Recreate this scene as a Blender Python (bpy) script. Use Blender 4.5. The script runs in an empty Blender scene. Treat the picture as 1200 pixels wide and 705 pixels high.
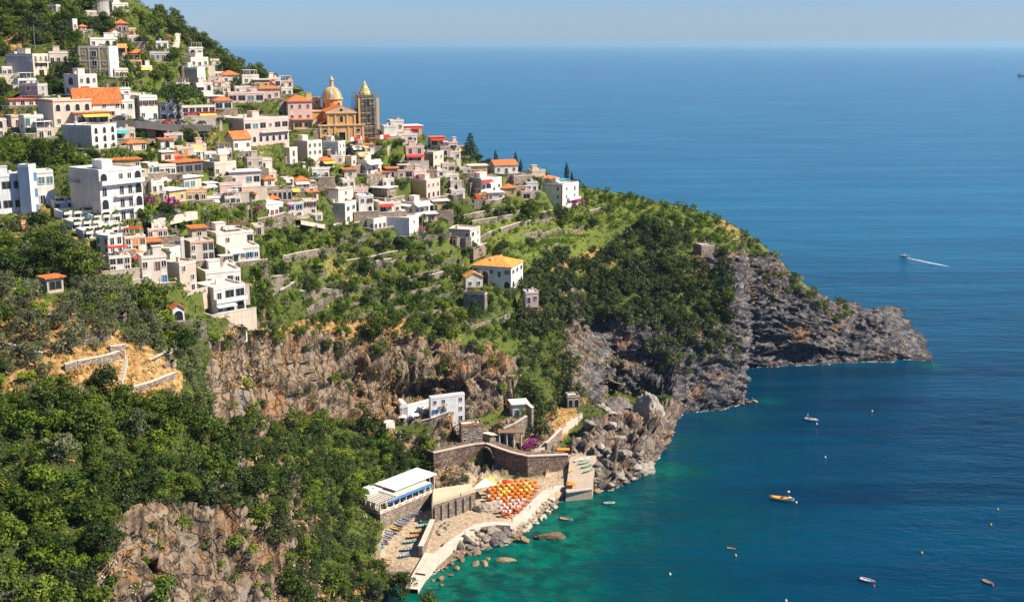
import bpy, bmesh, math, random, colorsys
import numpy as np
from mathutils import Vector, Matrix
from mathutils.bvhtree import BVHTree

# ------------------------------------------------------------------ camera, sky, sun
scn = bpy.context.scene
COL = scn.collection
F, CU, CV, CAMZ = 1400.0, 600.0, 352.5, 155.0
PITCH = math.atan((CV - 51.0) / F)
SP, CP = math.sin(PITCH), math.cos(PITCH)
cam = bpy.data.objects.new('camera', bpy.data.cameras.new('camera'))
COL.objects.link(cam)
cam.location = (0, 0, CAMZ)
cam.rotation_euler = (math.pi / 2 - PITCH, 0, 0)
cam.data.sensor_width = 36
cam.data.lens = 36 * F / 1200
cam.data.clip_start = 1
cam.data.clip_end = 400000
scn.camera = cam

SUN = Vector((0.68, -0.11, 0.72)).normalized()
world = bpy.data.worlds.new('World')
scn.world = world
world.use_nodes = True
wn = world.node_tree
bg = wn.nodes['Background']
sky = wn.nodes.new('ShaderNodeTexSky')
sky.sky_type = 'NISHITA'
sky.sun_disc = False
sky.sun_elevation = math.asin(SUN.z)
sky.sun_rotation = math.atan2(SUN.x, SUN.y)
sky.air_density = 1.0
sky.dust_density = 0.15
sky.ozone_density = 3.0
tint = wn.nodes.new('ShaderNodeMix')
tint.data_type = 'RGBA'
tint.blend_type = 'MULTIPLY'
tint.inputs[0].default_value = 1
tint.inputs[7].default_value = (0.74, 0.97, 1.56, 1)
wn.links.new(sky.outputs[0], tint.inputs[6])
wn.links.new(tint.outputs[2], bg.inputs[0])
bg.inputs[1].default_value = 0.047
sl = bpy.data.lights.new('sun', 'SUN')
sl.energy = 5.0
sl.angle = math.radians(0.5)
sl.color = (1.0, 0.90, 0.74)
so = bpy.data.objects.new('sun', sl)
COL.objects.link(so)
so.rotation_euler = SUN.to_track_quat('Z', 'Y').to_euler()
so.location = (300, 0, 400)
vs = scn.view_settings
vs.view_transform = 'Standard'
vs.look = 'None'
vs.exposure = 0.82
vs.gamma = 1
scn.cycles.use_denoising = True
scn.cycles.max_bounces = 6
scn.cycles.diffuse_bounces = 2
scn.cycles.glossy_bounces = 2
scn.cycles.transmission_bounces = 2
scn.cycles.volume_bounces = 0
scn.cycles.caustics_reflective = False
scn.cycles.caustics_refractive = False

random.seed(7)
np.random.seed(7)

def ray(u, v):
    a, b = (u - CU) / F, (CV - v) / F
    return Vector((a, CP + b * SP, -SP + b * CP))
CAM = Vector((0, 0, CAMZ))
def at(u, v, t): return CAM + ray(u, v) * t
def at_z(u, v, z):
    r = ray(u, v)
    return CAM + r * ((z - CAMZ) / r.z)
def proj(p):
    z = p[2] - CAMZ
    d = p[1] * CP - z * SP
    return CU + F * p[0] / d, CV - F * (p[1] * SP + z * CP) / d, d
def z_at_v(p, v):
    b = (CV - v) / F
    return CAMZ + p[1] * (b * CP - SP) / (CP + b * SP)

# ------------------------------------------------------------------ noise
def _hash(ix, iy, iz, seed):
    with np.errstate(over='ignore'):
        h = (ix.astype(np.uint32) * np.uint32(374761393)) ^ (iy.astype(np.uint32) * np.uint32(668265263)) ^ (iz.astype(np.uint32) * np.uint32(2246822519)) ^ np.uint32((seed * 3266489917 + 12345) & 0xffffffff)
        h = (h ^ (h >> np.uint32(15))) * np.uint32(2246822519)
        h = (h ^ (h >> np.uint32(13))) * np.uint32(3266489917)
        h = h ^ (h >> np.uint32(16))
    return h.astype(np.float32) / np.float32(4294967295.0) * 2 - 1
def vnoise(p, seed=0):
    p = np.asarray(p, dtype=np.float32)
    i = np.floor(p).astype(np.int64)
    f = p - i
    f = f * f * (3 - 2 * f)
    i = i & 0xffffffff
    out = 0
    for dx in (0, 1):
        for dy in (0, 1):
            for dz in (0, 1):
                w = (f[:, 0] if dx else 1 - f[:, 0]) * (f[:, 1] if dy else 1 - f[:, 1]) * (f[:, 2] if dz else 1 - f[:, 2])
                out = out + w * _hash((i[:, 0] + dx) & 0xffffffff, (i[:, 1] + dy) & 0xffffffff, (i[:, 2] + dz) & 0xffffffff, seed)
    return out
def fbm(p, octv=4, gain=0.5, seed=0, ridged=False):
    p = np.asarray(p, dtype=np.float32)
    a, s, tot = 1.0, 0, 0
    for k in range(octv):
        n = vnoise(p * (2.03 ** k) + k * 17.3, seed + k)
        if ridged: n = 1 - 2 * np.abs(n)
        s = s + a * n
        tot += a
        a *= gain
    return s / tot
def cells(p, seed=0):
    """nearest scattered point: (random value of its cell, gap to the second nearest)"""
    p = np.asarray(p, np.float32)
    i0 = np.floor(p).astype(np.int64)
    f1 = np.full(len(p), 9.0, np.float32); f2 = f1.copy(); val = np.zeros(len(p), np.float32)
    for dx in (-1, 0, 1):
        for dy in (-1, 0, 1):
            for dz in (-1, 0, 1):
                c = i0 + np.array([dx, dy, dz])
                k = c & 0xffffffff
                h = [_hash(k[:, 0], k[:, 1], k[:, 2], seed + q) for q in range(4)]
                d = np.sqrt((c[:, 0] + .5 + .48 * h[0] - p[:, 0]) ** 2 + (c[:, 1] + .5 + .48 * h[1] - p[:, 1]) ** 2 + (c[:, 2] + .5 + .48 * h[2] - p[:, 2]) ** 2)
                near = d < f1
                f2 = np.where(near, f1, np.minimum(f2, d))
                val = np.where(near, h[3], val)
                f1 = np.where(near, d, f1)
    return val, f2 - f1
def sstep(a, b, x):
    t = np.clip((x - a) / (b - a), 0, 1)
    return t * t * (3 - 2 * t)
def inpoly(u, v, poly):
    r = np.zeros(np.shape(u), bool)
    n = len(poly)
    for i in range(n):
        x0, y0 = poly[i]
        x1, y1 = poly[(i + 1) % n]
        if y0 == y1: continue
        c = ((y0 > v) != (y1 > v)) & (u < (x1 - x0) * (v - y0) / (y1 - y0) + x0)
        r ^= c
    return r

# ------------------------------------------------------------------ materials
MATS = {}
class NT:
    def __init__(s, name, rough=0.8, spec=0.3):
        s.m = bpy.data.materials.new(name)
        s.m.use_nodes = True
        s.t = s.m.node_tree
        s.b = s.t.nodes['Principled BSDF']
        s.b.inputs['Roughness'].default_value = rough
        s.b.inputs['Specular IOR Level'].default_value = spec
        s.out = s.t.nodes['Material Output']
    def n(s, typ, **kw):
        x = s.t.nodes.new('ShaderNode' + typ)
        for k, val in kw.items():
            if k in x.inputs: x.inputs[k].default_value = val
            else: setattr(x, k, val)
        return x
    def l(s, a, b): s.t.links.new(a, b)
    def coord(s, kind='Object', scale=(1, 1, 1)):
        tc = s.n('TexCoord')
        mp = s.n('Mapping')
        mp.inputs['Scale'].default_value = scale
        s.l(tc.outputs[kind], mp.inputs[0])
        return mp.outputs[0]
    def noise(s, vec, scale, detail=4, rough=0.55):
        x = s.n('TexNoise', Scale=scale, Detail=detail, Roughness=rough)
        s.l(vec, x.inputs['Vector'])
        return x.outputs['Fac']
    def ramp(s, fac, stops):
        r = s.n('ValToRGB')
        e = r.color_ramp.elements
        while len(e) < len(stops): e.new(0.5)
        for q, (p, c) in zip(e, stops):
            q.position = p
            q.color = (*c, 1) if len(c) == 3 else c
        s.l(fac, r.inputs[0])
        return r.outputs[0]
    def mix(s, fac, a, b, blend='MIX'):
        x = s.n('Mix', data_type='RGBA', blend_type=blend)
        if isinstance(fac, (int, float)): x.inputs[0].default_value = fac
        else: s.l(fac, x.inputs[0])
        for q, i in ((a, 6), (b, 7)):
            if isinstance(q, tuple): x.inputs[i].default_value = (*q, 1)
            else: s.l(q, x.inputs[i])
        return x.outputs[2]
    def attr(s, name):
        return s.n('Attribute', attribute_name=name).outputs['Fac']
    def math(s, op, a, b=0.0, clamp=False):
        x = s.n('Math', operation=op, use_clamp=clamp)
        for q, i in ((a, 0), (b, 1)):
            if isinstance(q, (int, float)): x.inputs[i].default_value = q
            else: s.l(q, x.inputs[i])
        return x.outputs[0]
    def bump(s, h, strength=0.4, dist=0.1):
        x = s.n('Bump', Strength=strength, Distance=dist)
        s.l(h, x.inputs['Height'])
        s.l(x.outputs[0], s.b.inputs['Normal'])
    def col(s, c):
        if isinstance(c, tuple): s.b.inputs['Base Color'].default_value = (*c, 1)
        else: s.l(c, s.b.inputs['Base Color'])

def paint(name, c, var=0.3, rough=0.85, sc=0.35, grime=(0.24, 0.2, 0.16)):
    """plaster or paint: faint patches, rain streaks down the wall"""
    if name in MATS: return MATS[name]
    m = NT(name, rough, 0.25)
    g = m.coord('Object')
    st = m.coord('Object', (1.6, 1.6, 0.16))
    n1 = m.noise(g, sc, 5, 0.6)
    n2 = m.noise(st, 1.0, 4, 0.6)
    f = m.ramp(m.math('MULTIPLY', n1, n2), [(0.20, (0, 0, 0)), (0.33, (.85, .85, .85)), (0.45, (1, 1, 1))])
    low = tuple(x * (1 - var) + y * var for x, y in zip(c, grime))
    m.col(m.mix(f, low, c))
    m.bump(m.noise(g, 6, 3), 0.15, 0.05)
    MATS[name] = m.m
    return m.m
def stone(name, c1, c2, c3, sc=1.3):
    """rubble masonry: irregular cells of differing tone with recessed joints"""
    if name in MATS: return MATS[name]
    m = NT(name, 0.92, 0.2)
    g = m.coord('Object', (1, 1, 1.6))
    vo = m.n('TexVoronoi', Scale=sc)
    m.l(g, vo.inputs['Vector'])
    ed = m.n('TexVoronoi', Scale=sc, feature='DISTANCE_TO_EDGE')
    m.l(g, ed.inputs['Vector'])
    bw = m.n('RGBToBW')
    m.l(vo.outputs['Color'], bw.inputs[0])
    c = m.ramp(bw.outputs[0], [(0.2, c1), (0.5, c2), (0.8, c3)])
    n = m.noise(m.coord('Object'), 0.4, 5)
    c = m.mix(m.ramp(n, [(0.4, (0, 0, 0)), (0.7, (0.55, 0.55, 0.55))]), c, tuple(x * 0.55 for x in c1))
    j = m.ramp(ed.outputs['Distance'], [(0.02, (0, 0, 0)), (0.09, (1, 1, 1))])
    m.col(m.mix(j, tuple(x * 0.5 for x in c1), c))
    m.bump(j, 0.8, 0.15)
    MATS[name] = m.m
    return m.m
def plain(name, c, rough=0.6, spec=0.4, metal=0.0, sc=2.0, var=0.15):
    if name in MATS: return MATS[name]
    m = NT(name, rough, spec)
    n = m.noise(m.coord('Object'), sc, 3)
    m.col(m.mix(m.ramp(n, [(0.35, (0, 0, 0)), (0.65, (1, 1, 1))]), tuple(x * (1 - var) for x in c), c))
    m.b.inputs['Metallic'].default_value = metal
    MATS[name] = m.m
    return m.m
def tiles(name, c):
    """clay pan tiles: rows and columns, tone varying tile by tile"""
    if name in MATS: return MATS[name]
    m = NT(name, 0.85, 0.2)
    g = m.coord('Object')
    v = m.n('TexVoronoi', Scale=2.6)
    m.l(g, v.inputs['Vector'])
    bw = m.n('RGBToBW')
    m.l(v.outputs['Color'], bw.inputs[0])
    c0 = m.ramp(bw.outputs[0], [(0.15, tuple(x * 0.6 for x in c)), (0.5, c), (0.9, (min(1, c[0] * 1.25), c[1] * 1.5, c[2] * 1.8))])
    n = m.noise(g, 0.5, 4)
    m.col(m.mix(m.ramp(n, [(0.5, (0, 0, 0)), (0.75, (0.6, 0.6, 0.6))]), c0, (0.25, 0.17, 0.1)))
    w = m.n('TexWave', Scale=1.6, Distortion=0.6)
    m.l(g, w.inputs['Vector'])
    m.bump(w.outputs['Fac'], 0.5, 0.1)
    MATS[name] = m.m
    return m.m
def leafmat(name, cols, hv=0.25, trans=0.25):
    """foliage: tone differs tree by tree and clump by clump"""
    if name in MATS: return MATS[name]
    m = NT(name, 0.6, 0.25)
    oi = m.n('ObjectInfo')
    g = m.coord('Object')
    n = m.noise(g, 0.55, 3)
    n2 = m.noise(g, 2.4, 2)
    k = m.math('ADD', m.math('MULTIPLY', n, 0.5), m.math('MULTIPLY', oi.outputs['Random'], 0.44))
    k = m.math('ADD', k, m.math('MULTIPLY', n2, 0.24))
    c = m.ramp(k, [(0.32, cols[0]), (0.58, cols[1]), (0.88, cols[2])])
    m.col(c)
    tr = m.n('BsdfTranslucent')
    m.l(m.mix(1.0, c, (1.0, 1.0, 0.45), 'MULTIPLY'), tr.inputs[0])
    mx = m.n('MixShader')
    mx.inputs[0].default_value = trans
    m.l(m.b.outputs[0], mx.inputs[1])
    m.l(tr.outputs[0], mx.inputs[2])
    m.l(mx.outputs[0], m.out.inputs[0])
    MATS[name] = m.m
    return m.m

WALL = {'W': (0.82, 0.78, 0.70), 'W2': (0.80, 0.71, 0.59), 'W3': (0.80, 0.67, 0.57), 'W4': (0.80, 0.74, 0.60), 'C': (0.66, 0.55, 0.42), 'B': (0.55, 0.46, 0.37), 'P': (0.72, 0.51, 0.43), 'Y': (0.60, 0.41, 0.15),
        'O': (0.66, 0.30, 0.09), 'G': (0.42, 0.39, 0.36), 'L': (0.70, 0.71, 0.71), 'K': (0.16, 0.13, 0.11), 'R': (0.45, 0.08, 0.05), 'A': (0.62, 0.33, 0.11)}
def wall(k):
    if k == 'S': return stone('rubble stone', (0.26, 0.20, 0.15), (0.36, 0.29, 0.22), (0.46, 0.39, 0.32))
    if k == 'D': return stone('dark stone', (0.14, 0.12, 0.10), (0.21, 0.17, 0.14), (0.29, 0.25, 0.21))
    return paint({'W': 'white plaster', 'W2': 'creamy white plaster', 'W3': 'rosy white plaster', 'W4': 'ivory plaster', 'C': 'cream plaster', 'B': 'beige plaster', 'P': 'pink plaster', 'Y': 'ochre plaster', 'O': 'orange plaster', 'G': 'grey plaster',
                  'L': 'bluish plaster', 'K': 'dark timber', 'R': 'red plaster', 'A': 'apricot plaster'}[k], WALL[k])
M_TILE = tiles('orange clay tiles', (0.62, 0.17, 0.045))
M_TILE2 = tiles('yellow orange clay tiles', (0.72, 0.30, 0.06))
M_ROOF = paint('roof terrace screed', (0.62, 0.55, 0.47), 0.3, 0.9, 0.5)
M_ROOFW = paint('whitewashed roof', (0.80, 0.77, 0.72), 0.25, 0.9, 0.5)
M_GLASS = plain('dark window glass', (0.025, 0.03, 0.035), 0.12, 0.5)
M_TEAL = plain('teal glass', (0.10, 0.20, 0.21), 0.1, 0.5)
M_FRAME = plain('pale window surround', (0.72, 0.69, 0.63), 0.7)
M_GREEN = plain('green shutter paint', (0.02, 0.13, 0.09), 0.6)
M_BROWN = plain('brown shutter paint', (0.16, 0.06, 0.03), 0.6)
M_BLUE = plain('blue paint', (0.03, 0.16, 0.36), 0.5)
M_ORANGE = plain('orange fabric', (0.75, 0.26, 0.03), 0.8, 0.2)
M_YEL = plain('yellow fabric', (0.75, 0.48, 0.08), 0.8, 0.2)
M_RED = plain('red fabric', (0.55, 0.04, 0.03), 0.8, 0.2)
M_WHITE = plain('white fabric', (0.80, 0.78, 0.74), 0.8, 0.2)
M_TURQ = plain('turquoise paint', (0.05, 0.40, 0.42), 0.5)
M_GREENB = plain('green boat paint', (0.02, 0.30, 0.16), 0.45)
M_WOOD = plain('weathered timber', (0.22, 0.14, 0.08), 0.8)
M_METAL = plain('galvanised steel', (0.38, 0.37, 0.35), 0.45, 0.5, 0.6)
M_DARK = plain('dark interior', (0.03, 0.025, 0.02), 0.9, 0.1)
M_CONC = paint('pale concrete', (0.62, 0.54, 0.44), 0.3, 0.9, 0.4)
M_ASPH = paint('asphalt', (0.075, 0.072, 0.07), 0.3, 0.9, 0.4, (0.15, 0.14, 0.12))

# ------------------------------------------------------------------ mesh helpers
class MB:
    def __init__(s): s.v, s.f, s.mi = [], [], []
    def add(s, vs_, fs, mi=0):
        o = len(s.v)
        s.v += [tuple(x) for x in vs_]
        s.f += [tuple(i + o for i in f) for f in fs]
        s.mi += [mi] * len(fs)
        return s
    def box(s, x0, x1, y0, y1, z0, z1, mi=0):
        return s.add([(x0, y0, z0), (x1, y0, z0), (x1, y1, z0), (x0, y1, z0), (x0, y0, z1), (x1, y0, z1), (x1, y1, z1), (x0, y1, z1)],
                     [(0, 3, 2, 1), (4, 5, 6, 7), (0, 1, 5, 4), (1, 2, 6, 5), (2, 3, 7, 6), (3, 0, 4, 7)], mi)
    def hexa(s, lo, hi, mi=0):
        return s.add(list(lo) + list(hi), [(0, 3, 2, 1), (4, 5, 6, 7), (0, 1, 5, 4), (1, 2, 6, 5), (2, 3, 7, 6), (3, 0, 4, 7)], mi)
    def prism(s, poly, z0, z1, mi=0):
        n = len(poly)
        return s.add([(x, y, z0) for x, y in poly] + [(x, y, z1) for x, y in poly],
                     [tuple(range(n - 1, -1, -1)), tuple(range(n, 2 * n))] + [(i, (i + 1) % n, n + (i + 1) % n, n + i) for i in range(n)], mi)
    def xprism(s, poly, y0, y1, mi=0):
        """poly in x,z pushed from y0 to y1"""
        n = len(poly)
        return s.add([(x, y0, z) for x, z in poly] + [(x, y1, z) for x, z in poly],
                     [tuple(range(n)), tuple(range(2 * n - 1, n - 1, -1))] + [(i, n + i, n + (i + 1) % n, (i + 1) % n) for i in range(n)], mi)
    def tube(s, p, q, r, n=6, mi=0, r2=None):
        p, q = Vector(p), Vector(q)
        d = (q - p).normalized()
        a = d.orthogonal().normalized()
        b = d.cross(a)
        r2 = r if r2 is None else r2
        vs_ = [p + (a * math.cos(2 * math.pi * i / n) + b * math.sin(2 * math.pi * i / n)) * r for i in range(n)]
        vs_ += [q + (a * math.cos(2 * math.pi * i / n) + b * math.sin(2 * math.pi * i / n)) * r2 for i in range(n)]
        return s.add(vs_, [tuple(range(n - 1, -1, -1)), tuple(range(n, 2 * n))] + [(i, (i + 1) % n, n + (i + 1) % n, n + i) for i in range(n)], mi)
    def lathe(s, prof, n=12, c=(0, 0), mi=0, off=0.0, alt=None):
        vs_, fs = [], []
        k = len(prof)
        for r, z in prof:
            for i in range(n):
                a = 2 * math.pi * (i + off) / n
                vs_.append((c[0] + r * math.cos(a), c[1] + r * math.sin(a), z))
        o = len(s.v)
        s.v += vs_
        for j in range(k - 1):
            for i in range(n):
                s.f.append((o + j * n + i, o + j * n + (i + 1) % n, o + (j + 1) * n + (i + 1) % n, o + (j + 1) * n + i))
                s.mi.append(mi if alt is None or i % 2 == 0 else alt)
        return s
    def hip(s, x0, x1, y0, y1, z, h, ov=0.4, mi=0):
        x0 -= ov; x1 += ov; y0 -= ov; y1 += ov
        w, d = x1 - x0, y1 - y0
        if w >= d: a, b = (x0 + d / 2, (y0 + y1) / 2, z + h), (x1 - d / 2, (y0 + y1) / 2, z + h)
        else: a, b = ((x0 + x1) / 2, y0 + w / 2, z + h), ((x0 + x1) / 2, y1 - w / 2, z + h)
        V = [(x0, y0, z), (x1, y0, z), (x1, y1, z), (x0, y1, z), a, b, (x0, y0, z - .15), (x1, y0, z - .15), (x1, y1, z - .15), (x0, y1, z - .15)]
        fs = [(0, 1, 5, 4), (1, 2, 5), (2, 3, 4, 5), (3, 0, 4)] if w >= d else [(0, 1, 4), (1, 2, 5, 4), (2, 3, 5), (3, 0, 4, 5)]
        return s.add(V, fs + [(6, 7, 1, 0), (7, 8, 2, 1), (8, 9, 3, 2), (9, 6, 0, 3), (9, 8, 7, 6)], mi)
    def build(s, name, mats, parent=None, smooth=False, **props):
        me = bpy.data.meshes.new(name)
        me.from_pydata(s.v, [], s.f)
        for m in (mats if isinstance(mats, (list, tuple)) else [mats]): me.materials.append(m)
        if any(s.mi): me.polygons.foreach_set('material_index', s.mi)
        if smooth: me.polygons.foreach_set('use_smooth', [True] * len(s.f))
        me.update()
        return put(name, me, parent, **props)
def put(name, data, parent=None, loc=None, rz=0.0, **props):
    o = bpy.data.objects.new(name, data)
    COL.objects.link(o)
    if parent is not None: o.parent = parent
    if loc is not None: o.location = loc
    if rz: o.rotation_euler = (0, 0, rz)
    for k, val in props.items(): o[k] = val
    return o
def thing(name, label, cat, loc=(0, 0, 0), rz=0.0, group=None):
    o = put(name, None, None, loc, rz, label=label, category=cat, kind='thing')
    o.empty_display_size = 0.5
    if group: o['group'] = group
    return o
def tag(o, label, cat, group=None):
    o['label'] = label
    o['category'] = cat
    o['kind'] = 'thing'
    if group: o['group'] = group
    return o
def clone(o, loc, rz=0.0, scale=None, label=None, group=None, tilt=None):
    c = o.copy()
    COL.objects.link(c)
    c.location = loc
    c.rotation_euler = (tilt[0] if tilt else 0, tilt[1] if tilt else 0, rz)
    if scale is not None: c.scale = (scale,) * 3 if isinstance(scale, (int, float)) else scale
    if label: c['label'] = label
    if group: c['group'] = group
    for ch in o.children:
        d = ch.copy()
        COL.objects.link(d)
        d.parent = c
        for g in ch.children:
            e = g.copy()
            COL.objects.link(e)
            e.parent = d
    return c
def npmesh(name, V, Q, mats, attrs=None, smooth=False, midx=None):
    me = bpy.data.meshes.new(name)
    V = np.asarray(V, np.float32)
    Q = np.asarray(Q, np.int32)
    k = Q.shape[1]
    me.vertices.add(len(V))
    me.vertices.foreach_set('co', V.ravel())
    me.loops.add(Q.size)
    me.loops.foreach_set('vertex_index', Q.ravel())
    me.polygons.add(len(Q))
    me.polygons.foreach_set('loop_start', np.arange(0, Q.size, k, dtype=np.int32))
    me.polygons.foreach_set('loop_total', np.full(len(Q), k, np.int32))
    if smooth: me.polygons.foreach_set('use_smooth', np.ones(len(Q), bool))
    if midx is not None: me.polygons.foreach_set('material_index', np.asarray(midx, np.int32))
    for m in mats: me.materials.append(m)
    me.update(calc_edges=True)
    for n, a in (attrs or {}).items():
        a = np.asarray(a, np.float32)
        if a.ndim == 1: me.attributes.new(n, 'FLOAT', 'POINT').data.foreach_set('value', a)
        else:
            a = np.concatenate([a, np.ones((len(a), 1), np.float32)], 1)
            me.attributes.new(n, 'FLOAT_COLOR', 'POINT').data.foreach_set('color', a.ravel())
    return me
# ------------------------------------------------------------------ terrain: profiles running from the sea floor up the cliff, over the slope and down behind the ridge
# each entry: (u, [shore, row2 .. row10]); an item is (v, depth) or ('z', v, height) or ('t', depth, height)
PR = [
 (-150, [('t', 190, 0), (820, 192), (700, 200), (600, 210), (500, 235), (400, 252), (300, 300), (200, 350), (80, 430), (-100, 520)]),
 (0,   [('t', 200, 0), (770, 203), (690, 210), (600, 222), (500, 240), (400, 258), (290, 312), (190, 365), (80, 440), (-70, 530)]),
 (60,  [('t', 205, 0), (740, 208), (665, 216), (580, 229), (480, 246), (390, 262), (285, 315), (185, 370), (80, 443), (-45, 536)]),
 (100, [('t', 210, 0), (715, 213), (640, 224), (560, 237), (460, 252), (380, 268), (280, 320), (180, 377), (80, 447), (-20, 542)]),
 (150, [('t', 222, 0), (712, 228), (602, 240), (525, 252), (450, 266), (380, 284), (285, 332), (185, 392), (95, 455), (-2, 550)]),
 (200, [('t', 232, 0), (705, 241), (592, 252), (500, 264), (440, 279), (380, 302), (295, 346), (195, 410), (110, 466), (22, 560)]),
 (250, [('t', 240, 0), (705, 252), (586, 264), (500, 288), (440, 306), (390, 320), (330, 348), (240, 400), (150, 465), (58, 558)]),
 (300, [('t', 255, 0), (705, 270), (595, 287), (492, 350), (392, 362), (352, 373), (300, 397), (222, 440), (142, 490), (88, 552)]),
 (340, [('t', 265, 0), (705, 285), (620, 314), (490, 386), (396, 396), (350, 404), (290, 427), (220, 462), (155, 507), (108, 548)]),
 (400, [('t', 295, 0), (695, 318), (600, 366), (492, 418), (400, 427), (345, 440), (275, 468), (212, 492), (166, 518), (140, 541)]),
 (430, [('t', 312, 0), (668, 338), (600, 384), (495, 426), (398, 434), (343, 448), (275, 475), (216, 500), (168, 523), (146, 541)]),
 (450, [('z', 678, 0), (640, 371), (585, 398), (496, 431), (398, 440), (342, 456), (275, 482), (220, 506), (174, 528), (152, 542)]),
 (475, [('z', 690, 0), ('z', 628, 2.4), ('z', 575, 5), (500, 433), (398, 443), (341, 462), (275, 488), (223, 513), (182, 534), (160, 547)]),
 (500, [('z', 676, 0), ('z', 628, 2.3), ('z', 562, 5), (506, 434), (398, 447), (340, 468), (275, 496), (226, 520), (190, 541), (168, 554)]),
 (550, [('z', 648, 0), ('z', 620, 2.6), ('z', 562, 4), (500, 446), (402, 456), (340, 482), (285, 510), (240, 535), (210, 554), (182, 567)]),
 (600, [('z', 634, 0), ('z', 606, 2.6), ('z', 558, 4), (492, 453), (418, 468), (352, 492), (296, 520), (250, 545), (216, 563), (195, 574)]),
 (650, [('z', 590, 0), ('z', 578, 2.8), ('z', 548, 5), (482, 459), (425, 478), (352, 512), (302, 540), (262, 560), (236, 573), (209, 590)]),
 (690, [('z', 576, 0), ('z', 566, 2.8), ('z', 520, 9), (476, 485), (400, 522), (340, 550), (295, 570), (264, 586), (240, 600), (221, 610)]),
 (720, [('z', 569, 0), ('z', 548, 3.5), ('z', 512, 6), ('z', 471, 2), (382, 528), (334, 555), (290, 576), (264, 591), (244, 603), (226, 614)]),
 (755, [('z', 552, 0), ('z', 528, 4), ('z', 506, 4), ('z', 474, 1.5), (386, 531), (336, 556), (291, 578), (266, 592), (248, 603), (233, 613)]),
 (785, [('z', 500, 0), ('z', 492, 1), ('z', 484, 2), ('z', 468, 5), (388, 532), (340, 555), (300, 575), (275, 590), (255, 602), (240, 611)]),
 (800, [('z', 484, 0), (472, 517), (452, 521), (426, 526), (390, 533), (345, 553), (305, 573), (280, 588), (260, 600), (243, 610)]),
 (845, [('z', 479, 0), (467, 520), (447, 525), (422, 529), (395, 535), (347, 556), (312, 575), (290, 589), (272, 600), (257, 608)]),
 (867, [('z', 473, 0), (456, 529), (436, 533), (405, 537), (375, 543), (337, 559), (312, 577), (297, 590), (282, 600), (268, 607)]),
 (873, [('z', 431, 0), (415, 586), (395, 588), (370, 589), (342, 591), (322, 594), (307, 596), (297, 598), (287, 602), (272, 607)]),
 (900, [('z', 429, 0), (414, 588), (396, 589), (378, 591), (356, 593), (338, 595), (322, 598), (310, 601), (302, 605), (292, 609)]),
 (935, [('z', 428, 0), (416, 590), (403, 591), (390, 593), (378, 595), (364, 597), (351, 600), (341, 603), (334, 607), (326, 611)]),
 (970, [('z', 426, 0), (417, 592), (408, 594), (398, 596), (388, 598), (379, 600), (370, 603), (362, 606), (357, 609), (350, 613)]),
 (1003,[('z', 425, 0), (418, 594), (411, 596), (404, 598), (397, 600), (390, 602), (384, 605), (378, 608), (373, 611), (368, 615)]),
 (1022,[('z', 424, 0), (417, 595), (408, 597), (400, 599), (392, 601), (384, 603), (377, 605), (371, 607), (366, 610), (362, 614)]),
 (1048,[('z', 424, 0), (419, 597), (413, 598), (407, 600), (401, 602), (396, 604), (391, 606), (387, 608), (383, 611), (379, 615)]),
 (1070,[('z', 423, 0), (421, 599), (418, 600), (415, 602), (413, 603), (411, 604), (409, 606), (407, 608), (405, 611), (403, 614)]),
 (1092,[('z', 423, 0), ('z', 422.5, .3), ('z', 422, .5), ('z', 421.5, .7), ('z', 421.2, .8), ('z', 421, .8), ('z', 420.7, .8), ('z', 420.4, .7), ('z', 420.2, .4), ('z', 420, .1)]),
]
def _pt(u, e):
    if e[0] == 'z': return at_z(u, e[1], e[2])
    if e[0] == 't':
        b = ((e[2] - CAMZ) / e[1] + SP) / CP
        return CAM + Vector(((u - CU) / F, CP + b * SP, -SP + b * CP)) * e[1]
    return at(u, *e)
def pchip(x, y, xi):
    """monotone cubic through the rows of y"""
    x = np.asarray(x, float); y = np.asarray(y, float)
    h = np.diff(x)[:, None]
    d = np.diff(y, axis=0) / h
    m = np.zeros_like(y)
    w1 = 2 * h[1:] + h[:-1]; w2 = h[1:] + 2 * h[:-1]
    ok = d[:-1] * d[1:] > 0
    with np.errstate(divide='ignore', invalid='ignore'):
        mm = (w1 + w2) / (w1 / d[:-1] + w2 / d[1:])
    m[1:-1] = np.where(ok, mm, 0)
    m[0], m[-1] = d[0], d[-1]
    k = np.clip(np.searchsorted(x, xi) - 1, 0, len(x) - 2)
    t = ((xi - x[k]) / (x[k + 1] - x[k]))[:, None]
    hh = h[k]
    return (1 + 2 * t) * (1 - t) ** 2 * y[k] + t * (1 - t) ** 2 * hh * m[k] + t * t * (3 - 2 * t) * y[k + 1] + t * t * (t - 1) * hh * m[k + 1]
rows = []
for u, es in PR:
    p = [_pt(u, e) for e in es]
    r0 = p[0] + Vector((0, -7 if u > 440 else -2, -7))
    rd = p[-1]
    back = [rd + Vector((6, 16, -9 * min(1, max(.1, rd.z / 30)))), rd + Vector((25, 70, -min(55, rd.z * .6 + 3))), rd + Vector((55, 150, -rd.z - 8))]
    rows.append([list(q) for q in ([r0] + p + back)])
rows = np.array(rows)
us = np.array([p[0] for p in PR], float)
ui = np.concatenate([np.linspace(-150, 100, 90)[:-1], np.linspace(100, 862, 400)[:-1], np.linspace(862, 878, 22)[:-1], np.linspace(878, 1092, 130)])
NC, NR = len(ui), 430
prof = pchip(us, rows.reshape(len(us), -1), ui).reshape(NC, rows.shape[1], 3)
G = np.zeros((NC, NR, 3))
RW = np.zeros((NC, NR))
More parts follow.
